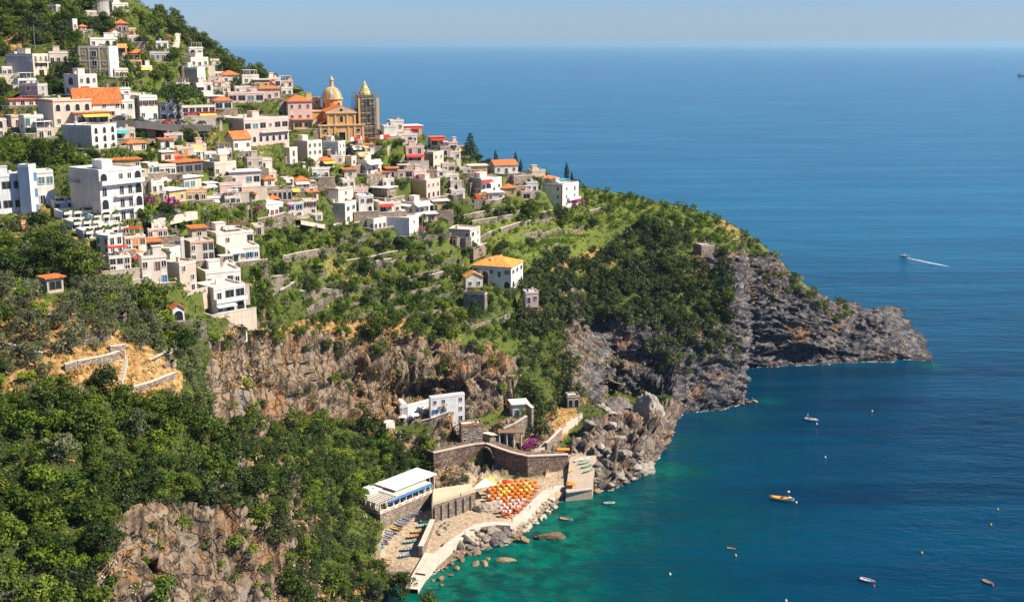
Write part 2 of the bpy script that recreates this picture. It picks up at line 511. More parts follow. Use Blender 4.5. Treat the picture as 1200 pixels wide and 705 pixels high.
for i in range(NC):
    q = prof[i]
    sub = pchip(np.arange(len(q)), q, np.linspace(0, len(q) - 1, 260))
    rp = np.linspace(0, len(q) - 1, 260)
    seg = np.linalg.norm(np.diff(sub, axis=0), axis=1)
    seg = seg * np.where(rp[:-1] > 11, 0.25, 1.0) + 1e-4
    s = np.concatenate([[0], np.cumsum(seg)])
    ti = np.linspace(0, s[-1], NR)
    RW[i] = np.interp(ti, s, rp)
    for k in range(3): G[i, :, k] = np.interp(ti, s, sub[:, k])
def gnormals(G):
    a = np.gradient(G, axis=0); b = np.gradient(G, axis=1)
    n = np.cross(a, b)
    return n / (np.linalg.norm(n, axis=2, keepdims=True) + 1e-9)
def gproj(P):
    z = P[:, 2] - CAMZ
    d = P[:, 1] * CP - z * SP
    return CU + F * P[:, 0] / d, CV - F * (P[:, 1] * SP + z * CP) / d, d
N = gnormals(G)
P = G.reshape(-1, 3)
Nf = N.reshape(-1, 3)
Un = np.repeat(ui, NR)
Rf = RW.ravel()
pu, pv, pd = gproj(P)
jit = fbm(P * 0.05, 3, seed=5) * 14
ju, jv = pu + jit, pv + fbm(P * 0.05, 3, seed=9) * 14
BEACH = [(438, 640), (452, 616), (500, 596), (512, 574), (560, 560), (600, 560), (640, 558), (660, 530), (700, 528), (692, 572), (655, 588), (618, 626), (560, 650), (520, 690), (470, 700), (440, 668)]
beach = inpoly(pu, pv, BEACH) & (P[:, 2] < 9)
bmask = beach.astype(np.float32).reshape(NC, NR)
for _ in range(3):
    bmask[1:-1] = (bmask[:-2] + bmask[1:-1] + bmask[2:]) / 3
    bmask[:, 1:-1] = (bmask[:, :-2] + bmask[:, 1:-1] + bmask[:, 2:]) / 3
bm = bmask.ravel()
nz = np.abs(Nf[:, 2])
rock = sstep(0.66, 0.42, nz + 0.10 * fbm(P * 0.08, 3, seed=3))
rock = np.where(Un > 862, np.maximum(rock, sstep(.95, .8, nz) * (Rf < 8.6)), rock)
rock = np.where((Un > 985), np.maximum(rock, 0.95), rock)
rock = np.where((Un > 640) & (Rf < 3.3), np.maximum(rock, 0.9), rock)
rock = np.where((Un < 345) & (Un > 105) & (Rf > 1) & (Rf < 2.9), np.maximum(rock, sstep(.8, .6, nz)), rock)
for poly in ([(128, 620), (150, 598), (235, 590), (330, 640), (335, 720), (110, 720)], [(250, 405), (470, 395), (600, 420), (610, 480), (500, 490), (400, 500), (310, 505), (250, 470)],
             [(665, 360), (870, 385), (870, 470), (690, 470), (660, 420)], [(812, 296), (900, 300), (960, 360), (870, 440), (840, 330)]):
    rock = np.where(inpoly(ju, jv, poly), np.maximum(rock, 0.85), rock)
rock = rock * (1 - bm) * (1 - (Un < 600) * sstep(300, 270, pv) * 0.8)
rock = np.where((Un < 420) & (jv < 388) & (Rf > 4), rock * .1, rock)
rock = np.where((ju < 246) & (jv < 585), rock * .15, rock)
for poly in ([(500, 545), (575, 548), (600, 560), (560, 572), (505, 578)], [(440, 505), (500, 505), (560, 500), (600, 495), (640, 500), (660, 530), (610, 545), (500, 540)]):
    rock = np.where(inpoly(ju, jv, poly), np.maximum(rock, .62), rock)
rock = np.where((Rf > 6.2) & (Un > 560) & (Un < 780), 0, rock)
rock = np.where((Rf > 11.3) & (Un < 930), rock * .3, rock)
rock = np.where((Un > 940) & (Rf > 5), np.maximum(rock, sstep(940, 985, Un)), rock)
head = sstep(640, 700, Un) * (1 - .6 * inpoly(pu, pv, [(688, 478), (735, 468), (795, 478), (795, 510), (768, 556), (700, 580), (684, 545)]))
ribs = fbm(P * np.array([0.16, 0.16, 0.035]), 5, 0.55, seed=11, ridged=True)
Pw = P + np.stack([fbm(P * .05, 3, seed=81) * 9, fbm(P * .05, 3, seed=82) * 9, fbm(P * .06, 3, seed=83) * 6], 1)
tilt = np.stack([Pw[:, 0], Pw[:, 1], Pw[:, 2] + .22 * Pw[:, 0] + .1 * Pw[:, 1]], 1)
strat = fbm(tilt * np.array([0.05, 0.05, 0.26]), 5, 0.6, seed=21, ridged=True)
def saw(h): f = h - np.floor(h); return np.where(f < .8, f / .8, (1 - f) / .2)
ledge = saw((Pw[:, 2] + 4 * fbm(P * .09, 3, seed=85)) / 8.5) - .5
crack = -np.clip(fbm(P * np.array([.33, .33, .09]), 3, .5, seed=87, ridged=True) - .55, 0, 1) * 7
blocks = fbm(P * 0.22, 5, 0.55, seed=31, ridged=True)
big = fbm(P * 0.045, 3, 0.5, seed=41)
disp = rock * ((1 - head) * (ribs * 3.0 + blocks * .5 - ledge * 1.1 + crack * .8) + head * (strat * 2.0 + blocks * .7 + ribs * .8 - ledge * 1.0 + crack * .4) + big * 4.0)
rk_i = np.where(rock > .04)[0]
hd = head[rk_i]
sc1 = np.stack([np.full(len(rk_i), .15), np.full(len(rk_i), .15), np.where(hd > .5, .42, .032)], 1)
Pk = Pw[rk_i] if True else P[rk_i]
Pt = np.where(hd[:, None] > .5, tilt[rk_i], Pk)
v1, e1_ = cells(Pt * sc1, 201)
v2, e2_ = cells(Pt * sc1 * 2.7 + 7.7, 211)
fac = v1 * 2.1 + v2 * 1.0 - (1 - sstep(0, .16, e1_)) * 1.5 - (1 - sstep(0, .2, e2_)) * .5
disp[rk_i] += rock[rk_i] * fac * (1 - .4 * hd)
butt = fbm(P * np.array([.055, .055, .012]), 3, .5, seed=97, ridged=True)
disp += rock * (1 - head * .5) * butt * 4.0
disp = np.where(Un > 950, disp + (disp * .6 - 1.3 - disp) * sstep(950, 1000, Un), disp)
POINT = [(688, 478), (735, 468), (795, 478), (795, 510), (768, 556), (700, 580), (684, 545)]
pt_ = inpoly(pu, pv, POINT) * 1.0
disp += pt_ * (fbm(P * .10, 5, .6, seed=91, ridged=True) * 4.5 + 1.5 + fbm(P * .35, 3, .6, seed=92, ridged=True) * 1.4) * (1 - bm)
disp += (1 - rock) * (fbm(P * 0.06, 4, seed=51) * 1.2 + fbm(P * 0.3, 2, seed=55) * 0.3) * (1 - bm)
disp *= sstep(0.5, 1.6, Rf) * np.where(Un > 1066, .45, 1.0)
sgn = np.sign(Nf[:, 2])[:, None]
sgn[sgn == 0] = 1
out = Nf * np.where(Nf[:, 1:2] * 0 + (Nf[:, 2:3] < -0.05), -1, 1)
P2 = P + out * disp[:, None]
# caves worn into the cliff feet
def cave(P2, u, v, ru, rv, depth):
    e = ((pu - u) / ru) ** 2 + ((pv - v) / rv) ** 2
    w = np.clip(1 - e, 0, 1) ** .5 * (rock > .1)
    d = P2 - np.array([0, 0, CAMZ]); d = d / np.linalg.norm(d, axis=1, keepdims=True); d[:, 2] = 0.1
    return P2 + d * (w * depth)[:, None]
for a in ((706, 462, 9, 14, 14), (172, 680, 13, 15, 10), (512, 462, 40, 16, 9), (566, 545, 12, 14, 6), (950, 418, 60, 9, 5), (905, 400, 22, 6, 4), (700, 385, 25, 10, 5), (735, 420, 30, 8, 4)): P2 = cave(P2, *a)
G2 = P2.reshape(NC, NR, 3)
N2 = gnormals(G2).reshape(-1, 3)
pu, pv, pd = gproj(P2)
steep2 = np.abs(N2[:, 2])
idx = np.arange(NC * NR).reshape(NC, NR)
quads = np.stack([idx[:-1, :-1], idx[1:, :-1], idx[1:, 1:], idx[:-1, 1:]], -1).reshape(-1, 4)
if np.mean(N2[(Rf > 6) & (Rf < 10), 2]) < 0: quads = quads[:, ::-1]

# what grows or lies where (patches of dry grass, lawn, bare soil)
dry = 0.25 + 0.5 * fbm(P * 0.045, 4, seed=61)
DRY = [([(0, 350), (60, 355), (120, 375), (175, 400), (215, 435), (205, 465), (140, 462), (60, 455), (0, 470)], .75), ([(100, 385), (165, 395), (215, 440), (150, 465), (75, 440)], 1.1),
       ([(205, 545), (262, 540), (275, 575), (215, 580)], .8), ([(300, 580), (350, 600), (345, 640), (310, 640)], .6), ([(410, 655), (470, 680), (480, 705), (400, 705)], 1), ([(0, 270), (30, 285), (20, 320), (0, 320)], .9),
       ([(320, 375), (480, 370), (520, 420), (430, 430), (330, 420)], .7), ([(650, 300), (712, 290), (700, 312), (640, 322)], .9), ([(810, 295), (850, 305), (850, 335), (815, 325)], .8),
       ([(0, 40), (30, 40), (30, 60), (0, 60)], .7), ([(640, 470), (690, 470), (660, 520), (620, 530)], .8), ([(590, 430), (640, 400), (700, 440), (690, 470), (640, 440)], .35)]
for poly, w in DRY: dry = np.where(inpoly(ju, jv, poly), np.maximum(dry, w), dry)
lush = 0.35 + 0.5 * fbm(P * 0.03, 3, seed=71) + 0.25 * sstep(450, 250, pv) * (Un > 150)
LUSH = [([(540, 262), (600, 258), (640, 270), (600, 285), (545, 285)], 1), ([(615, 285), (640, 268), (692, 274), (690, 290), (650, 298), (612, 300)], 1.2), ([(690, 222), (790, 235), (880, 280), (900, 300), (860, 285), (760, 260), (690, 250)], .9),
        ([(450, 180), (465, 178), (462, 190), (450, 190)], 1)]
for poly, w in LUSH: lush = np.where(inpoly(ju, jv, poly), np.maximum(lush, w), lush)
dry = np.where(lush > .95, dry * .2, dry)
lush = np.where((pu < 340) & (pv > 430), lush * .25, lush)
me = npmesh('hillside', P2, quads, [], {'rock': rock, 'dry': np.clip(dry, 0, 1), 'lush': np.clip(lush, 0, 1), 'sand': bm, 'headland': head}, smooth=False)
m = NT('ground and rock', 0.95, 0.15)
geo = m.n('NewGeometry')
def pos(scale):
    mp = m.n('Mapping'); mp.inputs['Scale'].default_value = scale
    m.l(geo.outputs['Position'], mp.inputs[0]); return mp.outputs[0]
p1 = pos((1, 1, 1))
nb = m.noise(p1, 0.09, 6, 0.6); nf = m.noise(p1, 0.7, 5, 0.65)
streak = m.noise(pos((0.35, 0.35, 0.045)), 1, 5, 0.65)
lay = m.noise(pos((0.16, 0.16, 0.42)), 1, 7, 0.7)
rc = m.ramp(streak, [(0.3, (0.034, 0.027, 0.023)), (0.42, (0.115, 0.085, 0.06)), (0.53, (0.285, 0.21, 0.135)), (0.64, (0.22, 0.20, 0.18))])
rc = m.mix(m.ramp(nb, [(0.51, (0, 0, 0)), (0.63, (.55, .55, .55))]), rc, (0.30, 0.135, 0.04))
rc2 = m.ramp(lay, [(0.3, (0.02, 0.022, 0.03)), (0.45, (0.075, 0.076, 0.085)), (0.56, (0.18, 0.165, 0.155)), (0.69, (0.28, 0.255, 0.23))])
rc2 = m.mix(m.ramp(nb, [(0.56, (0, 0, 0)), (0.68, (.7, .7, .7))]), rc2, (0.38, 0.20, 0.10))
rc = m.mix(m.attr('headland'), rc, rc2)
nr = m.mix(m.attr('headland'), m.noise(pos((.8, .8, .16)), 1, 5, .62), m.noise(pos((.3, .3, 1.5)), 1, 5, .62))
rc = m.mix(m.ramp(nr, [(0.36, (1, 1, 1)), (0.46, (0, 0, 0))]), rc, (0.05, 0.043, 0.038))
vc1 = m.n('TexVoronoi', Scale=0.55, feature='DISTANCE_TO_EDGE'); m.l(pos((1, 1, .5)), vc1.inputs['Vector'])
wv = m.n('Mix', data_type='RGBA', blend_type='ADD'); wv.inputs[0].default_value = 1.2
m.l(pos((.5, .5, .22)), wv.inputs[6]); 
nz3 = m.n('TexNoise', Scale=.6, Detail=4); m.l(geo.outputs['Position'], nz3.inputs['Vector']); m.l(nz3.outputs['Color'], wv.inputs[7])
m.l(wv.outputs[2], vc1.inputs['Vector'])
ck = m.ramp(vc1.outputs['Distance'], [(0.0, (1, 1, 1)), (0.07, (0, 0, 0))])
rc = m.mix(m.math('MULTIPLY', ck, m.ramp(m.noise(p1, .13, 3), [(.42, (0, 0, 0)), (.62, (.75, .75, .75))])), rc, (0.03, 0.026, 0.024))
gc = m.mix(m.math('ADD', m.attr('lush'), m.math('MULTIPLY', nf, 0.3, True), True), (0.028, 0.036, 0.012), (0.13, 0.165, 0.03))
dc = m.ramp(nf, [(0.3, (0.13, 0.07, 0.03)), (0.5, (0.34, 0.20, 0.07)), (0.7, (0.50, 0.37, 0.17))])
gc = m.mix(m.ramp(m.math('ADD', m.attr('dry'), m.math('MULTIPLY', m.math('SUBTRACT', nf, 0.5), 0.7)), [(0.42, (0, 0, 0)), (0.62, (1, 1, 1))]), gc, dc)
gc = m.mix(m.ramp(m.math('ADD', m.attr('rock'), m.math('MULTIPLY', m.math('SUBTRACT', nf, 0.5), 0.8)), [(0.4, (0, 0, 0)), (0.55, (1, 1, 1))]), gc, rc)
sc = m.ramp(nf, [(0.35, (0.30, 0.22, 0.14)), (0.6, (0.50, 0.39, 0.27))])
gc = m.mix(m.attr('sand'), gc, sc)
sep = m.n('SeparateXYZ'); m.l(geo.outputs['Position'], sep.inputs[0])
wet = m.ramp(m.math('ADD', m.math('MULTIPLY', sep.outputs[2], 0.3), m.math('MULTIPLY', nb, 0.7)), [(0.55, (1, 1, 1)), (0.8, (0, 0, 0))])
m.col(m.mix(wet, gc, m.mix(0.6, gc, (0.05, 0.035, 0.025))))
nrock = m.mix(m.attr('rock'), nf, nr)
m.bump(m.math('ADD', m.math('SUBTRACT', nrock, m.math('MULTIPLY', ck, m.math('MULTIPLY', m.attr('rock'), .8))), m.math('MULTIPLY', m.noise(p1, 2.5, 4), 0.3)), 1.0, 0.7)
me.materials.append(m.m)
M_ROCK = m.m
hill = put('hillside', me, kind='structure')

_c = np.arange(0, NC, 2); _r = np.arange(0, NR, 2)
sub = G2[np.ix_(_c, _r)]
bi = np.arange(len(_c) * len(_r)).reshape(len(_c), len(_r))
bq = np.stack([bi[:-1, :-1], bi[1:, :-1], bi[1:, 1:], bi[:-1, 1:]], -1).reshape(-1, 4)
BVH = BVHTree.FromPolygons(sub.reshape(-1, 3).tolist(), bq.tolist())
def cast(u, v):
    r = ray(u, v).normalized()
    h = BVH.ray_cast(CAM, r)
    if h[0] is not None and h[0].z > -0.2: return h[0]
    if h[0] is None and u < 1000 and v < 330:   # just above the ridge line: stand it on the ridge below
        for k in range(1, 40):
            h = BVH.ray_cast(CAM, ray(u, v + k).normalized())
            if h[0] is not None and h[0].z > 5: return h[0]
    return at_z(u, v, 0.0)
def drop(x, y, z0=260):
    h = BVH.ray_cast(Vector((x, y, z0)), Vector((0, 0, -1)))
    return h[0].z if h[0] is not None else 0.0

# ------------------------------------------------------------------ the sea
shore = G[:, :, :]
sl_pts = np.array([list(_pt(u, es[0])) for u, es in PR])[:, :2]
def axis(a, b, step, lo, hi, g=1.25):
    core = list(np.arange(a, b + step, step))
    s, x = step, core[-1]
    while x < hi:
        s *= g; x += s; core.append(x)
    s, x = step, core[0]
    while x > lo:
        s *= g; x -= s; core.insert(0, x)
    return np.array(core)
sx = axis(-70, 260, 2.5, -40000, 40000)
sy = axis(290, 640, 2.5, -400, 55000)
X, Y = np.meshgrid(sx, sy, indexing='ij')
blobs = [(520, 692, 26, 1.0), (560, 665, 24, 1.0), (600, 655, 26, 1.0), (640, 635, 26, 1), (665, 605, 24, 1.0), (700, 590, 20, .75), (640, 690, 30, .75), (720, 630, 30, .5), (760, 580, 26, .45), (780, 552, 16, .75), (815, 552, 12, .55),
         (830, 610, 40, .32), (760, 690, 45, .4), (900, 470, 9, .55), (860, 490, 22, .3), (1092, 428, 10, .7), (800, 520, 26, .35), (905, 540, 30, .18)]
shal = np.zeros_like(X)
for u, v, r, w in blobs:
    q = at_z(u, v, 0)
    shal = np.maximum(shal, w * np.exp(-(((X - q.x) ** 2 + (Y - q.y) ** 2) / (2 * (r * .54) ** 2)))) + 0.12 * w * np.exp(-(((X - q.x) ** 2 + (Y - q.y) ** 2) / (2 * r ** 2)))
nx, ny = len(sx), len(sy)
si = np.arange(nx * ny).reshape(nx, ny)
sq = np.stack([si[:-1, :-1], si[1:, :-1], si[1:, 1:], si[:-1, 1:]], -1).reshape(-1, 4)
me = npmesh('sea', np.stack([X, Y, np.zeros_like(X)], -1).reshape(-1, 3), sq, [], {'shallow': np.clip(shal * .8, 0, 1).ravel(), 'far_sheen': sstep(470, 1250, Y + .25 * X).ravel()}, smooth=True)
m = NT('sea water', 0.12, 0.09)
geo = m.n('NewGeometry')
p1 = pos((1, 1, 1))
bl = m.noise(p1, 0.05, 5, 0.6)
bl2 = m.noise(p1, 0.22, 4, 0.6)
sh = m.math('ADD', m.attr('shallow'), m.math('MULTIPLY', m.math('MULTIPLY', m.math('SUBTRACT', bl2, 0.5), 0.9), m.attr('shallow')), True)
streak = m.noise(pos((0.0035, 0.022, 1)), 1, 6, 0.62)
fine = m.noise(pos((0.012, 0.10, 1)), 1, 4, 0.6)
sheen_blue = m.mix(m.ramp(streak, [(0.40, (0, 0, 0)), (0.66, (1, 1, 1))]), (0.0, 0.082, 0.165), (0.0, 0.120, 0.215))
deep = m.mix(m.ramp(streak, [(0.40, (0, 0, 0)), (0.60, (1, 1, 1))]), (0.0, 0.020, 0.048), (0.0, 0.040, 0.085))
deep = m.mix(m.attr('far_sheen'), deep, sheen_blue)  # sky reflection painted in: base colour brightens with distance
wc = m.mix(m.ramp(sh, [(0.08, (0, 0, 0)), (0.42, (1, 1, 1))]), deep, (0.0, 0.048, 0.062))
wc = m.mix(m.ramp(sh, [(0.40, (0, 0, 0)), (0.9, (1, 1, 1))]), wc, (0.0, 0.105, 0.072))
rk = m.ramp(m.noise(p1, 0.14, 4, 0.5), [(0.55, (0, 0, 0)), (0.68, (1, 1, 1))])
wc = m.mix(m.math('MULTIPLY', rk, m.math('MULTIPLY', m.math('SUBTRACT', m.attr('shallow'), .35, True), 0.75), True), wc, (0.012, 0.19, 0.12))
dk = m.ramp(m.noise(p1, 0.11, 5, 0.6), [(0.42, (1, 1, 1)), (0.56, (0, 0, 0))])
wc = m.mix(m.math('MULTIPLY', dk, m.math('MULTIPLY', m.attr('shallow'), 0.85), True), wc, (0.001, 0.035, 0.032))
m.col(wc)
m.b.inputs['IOR'].default_value = 1.33
m.l(m.math('ADD', m.math('MULTIPLY', streak, -0.12), 0.22), m.b.inputs['Roughness'])
w1 = m.noise(pos((0.30, 0.55, 1)), 1, 3, 0.6)
w2 = m.noise(pos((0.035, 0.09, 1)), 1, 4, 0.6)
hgt = m.math('ADD', m.math('MULTIPLY', w1, 0.55), m.math('MULTIPLY', w2, 2.2))
m.bump(hgt, 0.8, 1.0)
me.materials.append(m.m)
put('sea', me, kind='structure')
# ------------------------------------------------------------------ windows: few meshes, shared by all houses
WM = {}
def winmesh(kind, w, h):
    key = (kind, round(w * 4), round(h * 4))
    if key in WM: return WM[key]
    mb = MB()   # lies in the x,z plane, outside is -y; bottom centre at the origin
    fr = 0.14
    if kind in 'aA':
        n = 8
        r = w / 2
        top = [(r * math.cos(math.pi * i / n), h - r + r * math.sin(math.pi * i / n)) for i in range(n + 1)]
        inner = [(-r, 0)] + [(r, 0)] + top
        ro = r + fr
        outer = [(-ro, -.0), (ro, -.0)] + [(ro * math.cos(math.pi * i / n), h - r + ro * math.sin(math.pi * i / n)) for i in range(n + 1)]
        mb.xprism([(x, z) for x, z in [(-r, 0), (r, 0)] + top], -0.03, 0.2, 1)
        k = len(inner)
        V = [(x, -0.13, z) for x, z in outer] + [(x, -0.13, z) for x, z in inner] + [(x, 0.05, z) for x, z in outer] + [(x, 0.05, z) for x, z in inner]
        fs = []
        for i in range(1, k):
            j = (i + 1) % k
            fs += [(i, j, k + j, k + i), (k + i, k + j, 3 * k + j, 3 * k + i), (2 * k + j, 2 * k + i, i, j)[::-1]]
        mb.add(V, fs, 0)
        mats = [M_FRAME, M_GLASS]
    else:
        mb.box(-w / 2, w / 2, -0.03, 0.2, 0, h, 1)
        if kind != 'G':
            mb.box(-w / 2 - fr, -w / 2, -0.12, 0.1, -fr, h + fr, 0)
            mb.box(w / 2, w / 2 + fr, -0.12, 0.1, -fr, h + fr, 0)
            mb.box(-w / 2, w / 2, -0.12, 0.1, h, h + fr, 0)
            mb.box(-w / 2, w / 2, -0.16, 0.1, -fr, 0, 0)
            mb.box(-.05, .05, -0.07, 0, 0, h, 0)
        else:
            k = max(2, int(w / 1.2))
            for i in range(k + 1):
                x = -w / 2 + w * i / k
                mb.box(x - .06, x + .06, -0.09, 0.05, 0, h, 0)
            mb.box(-w / 2, w / 2, -0.10, 0.05, h, h + .15, 0)
        if kind in 'gbu':
            for s in (-1, 1): mb.box(s * (w / 2 + .02) if s > 0 else s * (w / 2 + .02) - w * .48, s * (w / 2 + .02) + w * .48 if s > 0 else s * (w / 2 + .02), -0.22, -0.13, 0, h, 2)
        mats = [M_FRAME, M_TEAL if kind == 't' else M_GLASS, {'g': M_GREEN, 'b': M_BROWN, 'u': M_BLUE}.get(kind, M_FRAME)]
        if kind in 'GBUX': mats = [M_METAL, {'G': M_GLASS}.get(kind, M_GLASS)]
    o = mb.build('window', mats)
    me = o.data
    bpy.data.objects.remove(o)
    WM[key] = me
    return me
def doormesh(kind, w, h):
    key = (kind, round(w * 4), round(h * 4))
    if key in WM: return WM[key]
    mb = MB()
    mb.box(-w / 2, w / 2, -0.04, 0.2, 0, h, 1)
    for s in (-1, 1): mb.box(s * (w / 2 + .07) - .07, s * (w / 2 + .07) + .07, -0.12, 0.1, 0, h, 0)
    mb.box(-w / 2 - .14, w / 2 + .14, -0.12, 0.1, h, h + .14, 0)
    mb.box(-.03, .03, -.07, 0, 0, h, 0)
    o = mb.build('door', [M_FRAME, {'d': M_GLASS, 'D': M_GREEN, 'E': M_BROWN, 'V': M_BLUE, 'N': M_ORANGE}[kind]])
    me = o.data
    bpy.data.objects.remove(o)
    WM[key] = me
    return me
SIZES = {'w': (1.15, 1.5), 'g': (1.1, 1.7), 'b': (1.1, 1.7), 'u': (1.1, 1.7), 'a': (1.5, 2.2), 'A': (2.6, 3.1), 'G': (3.2, 2.0), 't': (2.6, 1.9), 's': (.8, .8),
         'd': (1.3, 2.3), 'D': (1.4, 2.4), 'E': (1.3, 2.3), 'V': (1.4, 2.4), 'N': (1.5, 2.5)}
PROT = []
rng = random.Random(11)
def face_windows(root, face, pat, w, h, x0=0.0):
    """face 'R': along local x at y=0; 'L': along local y at x=0. rows top to bottom"""
    rws = pat.split('/')
    fl = h / len(rws)
    for i, row in enumerate(rws):
        zb = h - (i + 1) * fl
        n = len(row)
        for j, c in enumerate(row):
            if c == '.': continue
            cw, ch = SIZES[c]
            cell = w / n
            cw = min(cw, cell * .74)
            ch = min(ch, fl * .76)
            if c in 'Aa': ch = max(ch, cw * .8)
            x = (j + .5) * cell
            if c in 'dDEVNA': z = zb + fl * .06
            else: z = zb + (fl - ch) * .5
            mesh = doormesh(c, cw, ch) if c in 'dDEVN' else winmesh(c, cw, ch)
            o = put('door' if c in 'dDEVN' else 'window', mesh, root)
            if face == 'R': o.location = (x, 0, z)
            else:
                o.location = (0, w - x, z)
                o.rotation_euler = (0, 0, -math.pi / 2)
def autopat(w, h):
    nf = max(1, round(h / 4.0)); nc = max(1, round(w / 3.4))
    return '/'.join(''.join(rng.choice('wwbdwg.wdauw' if i else 'wwdwabG.') for _ in range(nc)) for i in range(nf))
def railing(mb, p, q, h=1.0, step=.8, mi=0, solid=False):
    p, q = Vector(p), Vector(q)
    d = q - p
    if solid:
        nrm = Vector((-d.y, d.x, 0)).normalized() * .06
        mb.hexa([p - nrm, q - nrm, q + nrm, p + nrm], [x + Vector((0, 0, h)) for x in (p - nrm, q - nrm, q + nrm, p + nrm)], mi)
        return
    n = max(2, int(d.length / step))
    for i in range(n + 1):
        a = p + d * (i / n)
        mb.tube(a, a + Vector((0, 0, h)), .035, 4, mi)
    for z in (h * .5, h): mb.tube(p + Vector((0, 0, z)), q + Vector((0, 0, z)), .04, 4, mi)

def house(label, uL, uC, uR, vT, vB, wc='W', roof='f', L=None, R=None, name='house', cat='house', t=None, phi=None, wc2=None, h2=None, depth=None, **o):
    p = at(uC, vB, t) if t else cast(uC, vB)
    _, _, t = proj(p)
    s = F / t
    alpha = math.atan2(p.x, p.y)
    a, b = max(uC - uL, 0.01), max(uR - uC, 0.01)
    if phi is None:
        phi = min(max(math.atan(a / b), math.radians(12)), math.radians(72))
    else: phi = math.radians(phi)
    wR = b / (s * math.cos(phi)); wL = a / (s * math.sin(phi))
    # receding walls look shorter than at the near corner's scale
    wR *= 1 + wR * math.sin(phi) / t * .5; wL *= 1 + wL * math.cos(phi) / t * .5
    if a < 1.5: wL = depth or max(6, wR * .7)
    if b < 1.5: wR = depth or max(6, wL * .7)
    wR, wL = min(wR, 70), min(wL, 60)
    yaw = phi - alpha
    h = max(2.2, z_at_v(p, vT) - p.z)
    PROT.append((uL, uR, vT, vB, t, p.copy(), max(wR, wL)))
    if wc == 'W': wc = rng.choice(('W', 'W', 'W', 'W2', 'W3', 'W4'))
    root = thing(name, label, cat, p, yaw, o.get('group'))
    par = 0.55 if roof == 'f' else 0.0
    hr = h - par
    fnd = o.get('fnd', 9)
    mb = MB()
    th = .35
    if roof == 'f':
        V, fs = [], []
        for z, k in ((-fnd, 0), (h, 0), (h, th), (hr - .05, th)):
            V += [(k, k, z), (wR - k, k, z), (wR - k, wL - k, z), (k, wL - k, z)]
        for j in range(3):
            for i in range(4): fs.append((j * 4 + i, j * 4 + (i + 1) % 4, j * 4 + 4 + (i + 1) % 4, j * 4 + 4 + i))
        mb.add(V, fs)
    else:
        mb.box(0, wR, 0, wL, -fnd, h)
        if roof in ('g', 'y'):
            gh = o.get('gh', min(wR, wL) * .22 + .4)
            if roof == 'g': mb.add([(0, 0, h), (0, wL, h), (0, wL / 2, h + gh), (wR, 0, h), (wR, wL, h), (wR, wL / 2, h + gh)], [(0, 2, 1), (3, 4, 5)])
            else: mb.add([(0, 0, h), (wR, 0, h), (wR / 2, 0, h + gh), (0, wL, h), (wR, wL, h), (wR / 2, wL, h + gh)], [(0, 1, 2), (3, 5, 4)])
    walls = mb.build('wall', wall(wc), root)
    if wc2:   # left wall: ochre and stone are real, plain greys and beiges paint in shade
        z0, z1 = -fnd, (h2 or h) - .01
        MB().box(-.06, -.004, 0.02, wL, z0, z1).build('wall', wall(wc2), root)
    # roof
    tm = M_TILE2 if o.get('tile') == 2 else M_TILE
    if roof == 'f':
        MB().box(th, wR - th, th, wL - th, hr - .3, hr).build('roof', M_ROOFW if o.get('wr') else M_ROOF, root)
        if not o.get('nocorn'):
            c = MB(); e = .12
            for x0, x1, y0, y1 in ((-e, wR + e, -e, -.003), (-e, wR + e, wL + .003, wL + e), (-e, -.003, -.003, wL + .003), (wR + .003, wR + e, -.003, wL + .003)):
                c.box(x0, x1, y0, y1, hr - .25, hr - .02)
            c.build('cornice', M_TILE if o.get('tcorn') else M_FRAME, root)
    elif roof == 's':
        MB().box(-.6, wR + .6, -.6, wL + .6, h + .002, h + .28).build('roof', {'k': M_TILE, 'w': M_ROOFW}.get(o.get('slab'), M_ROOF), root)
    elif roof == 'h':
        MB().hip(0, wR, 0, wL, h, o.get('gh', min(wR, wL) * .22 + .4), .5).build('roof', tm, root)
    elif roof in ('g', 'y'):
        r = MB(); e = .4; k = .18
        if roof == 'g':
            sl = gh / (wL / 2)
            for s_ in (0, 1):
                y0, y1 = (-e, wL / 2) if s_ == 0 else (wL + e, wL / 2)
                z0 = h - e * sl + .02
                lo = [(-e, y0, z0), (wR + e, y0, z0), (wR + e, y1, h + gh + .02), (-e, y1, h + gh + .02)]
                r.hexa(lo, [(x, y, z + k) for x, y, z in lo])
        else:
            sl = gh / (wR / 2)
            for s_ in (0, 1):
                x0, x1 = (-e, wR / 2) if s_ == 0 else (wR + e, wR / 2)
                z0 = h - e * sl + .02
                lo = [(x0, -e, z0), (x1, -e, h + gh + .02), (x1, wL + e, h + gh + .02), (x0, wL + e, z0)]
                r.hexa(lo, [(x, y, z + k) for x, y, z in lo])
        r.build('roof', tm, root)
    elif roof == 'v':   # vaulted, whitewashed
        n = 8
        pr = [(-.1, h - .02)] + [(wR / 2 - (wR / 2 + .1) * math.cos(math.pi * i / n), h + .2 + (o.get('gh', 1.2)) * math.sin(math.pi * i / n)) for i in range(n + 1)] + [(wR + .1, h - .02)]
        MB().xprism(pr, -.15, wL + .1).build('roof', M_ROOFW, root)
    # windows and doors
    if R is None and b >= 3: R = autopat(wR, h - par)
    if L is None and a >= 3: L = autopat(wL, h - par)
    if R: face_windows(root, 'R', R, wR, h - par)
    if L: face_windows(root, 'L', L, wL, h - par)
    nR = len((R or 'x').split('/'))
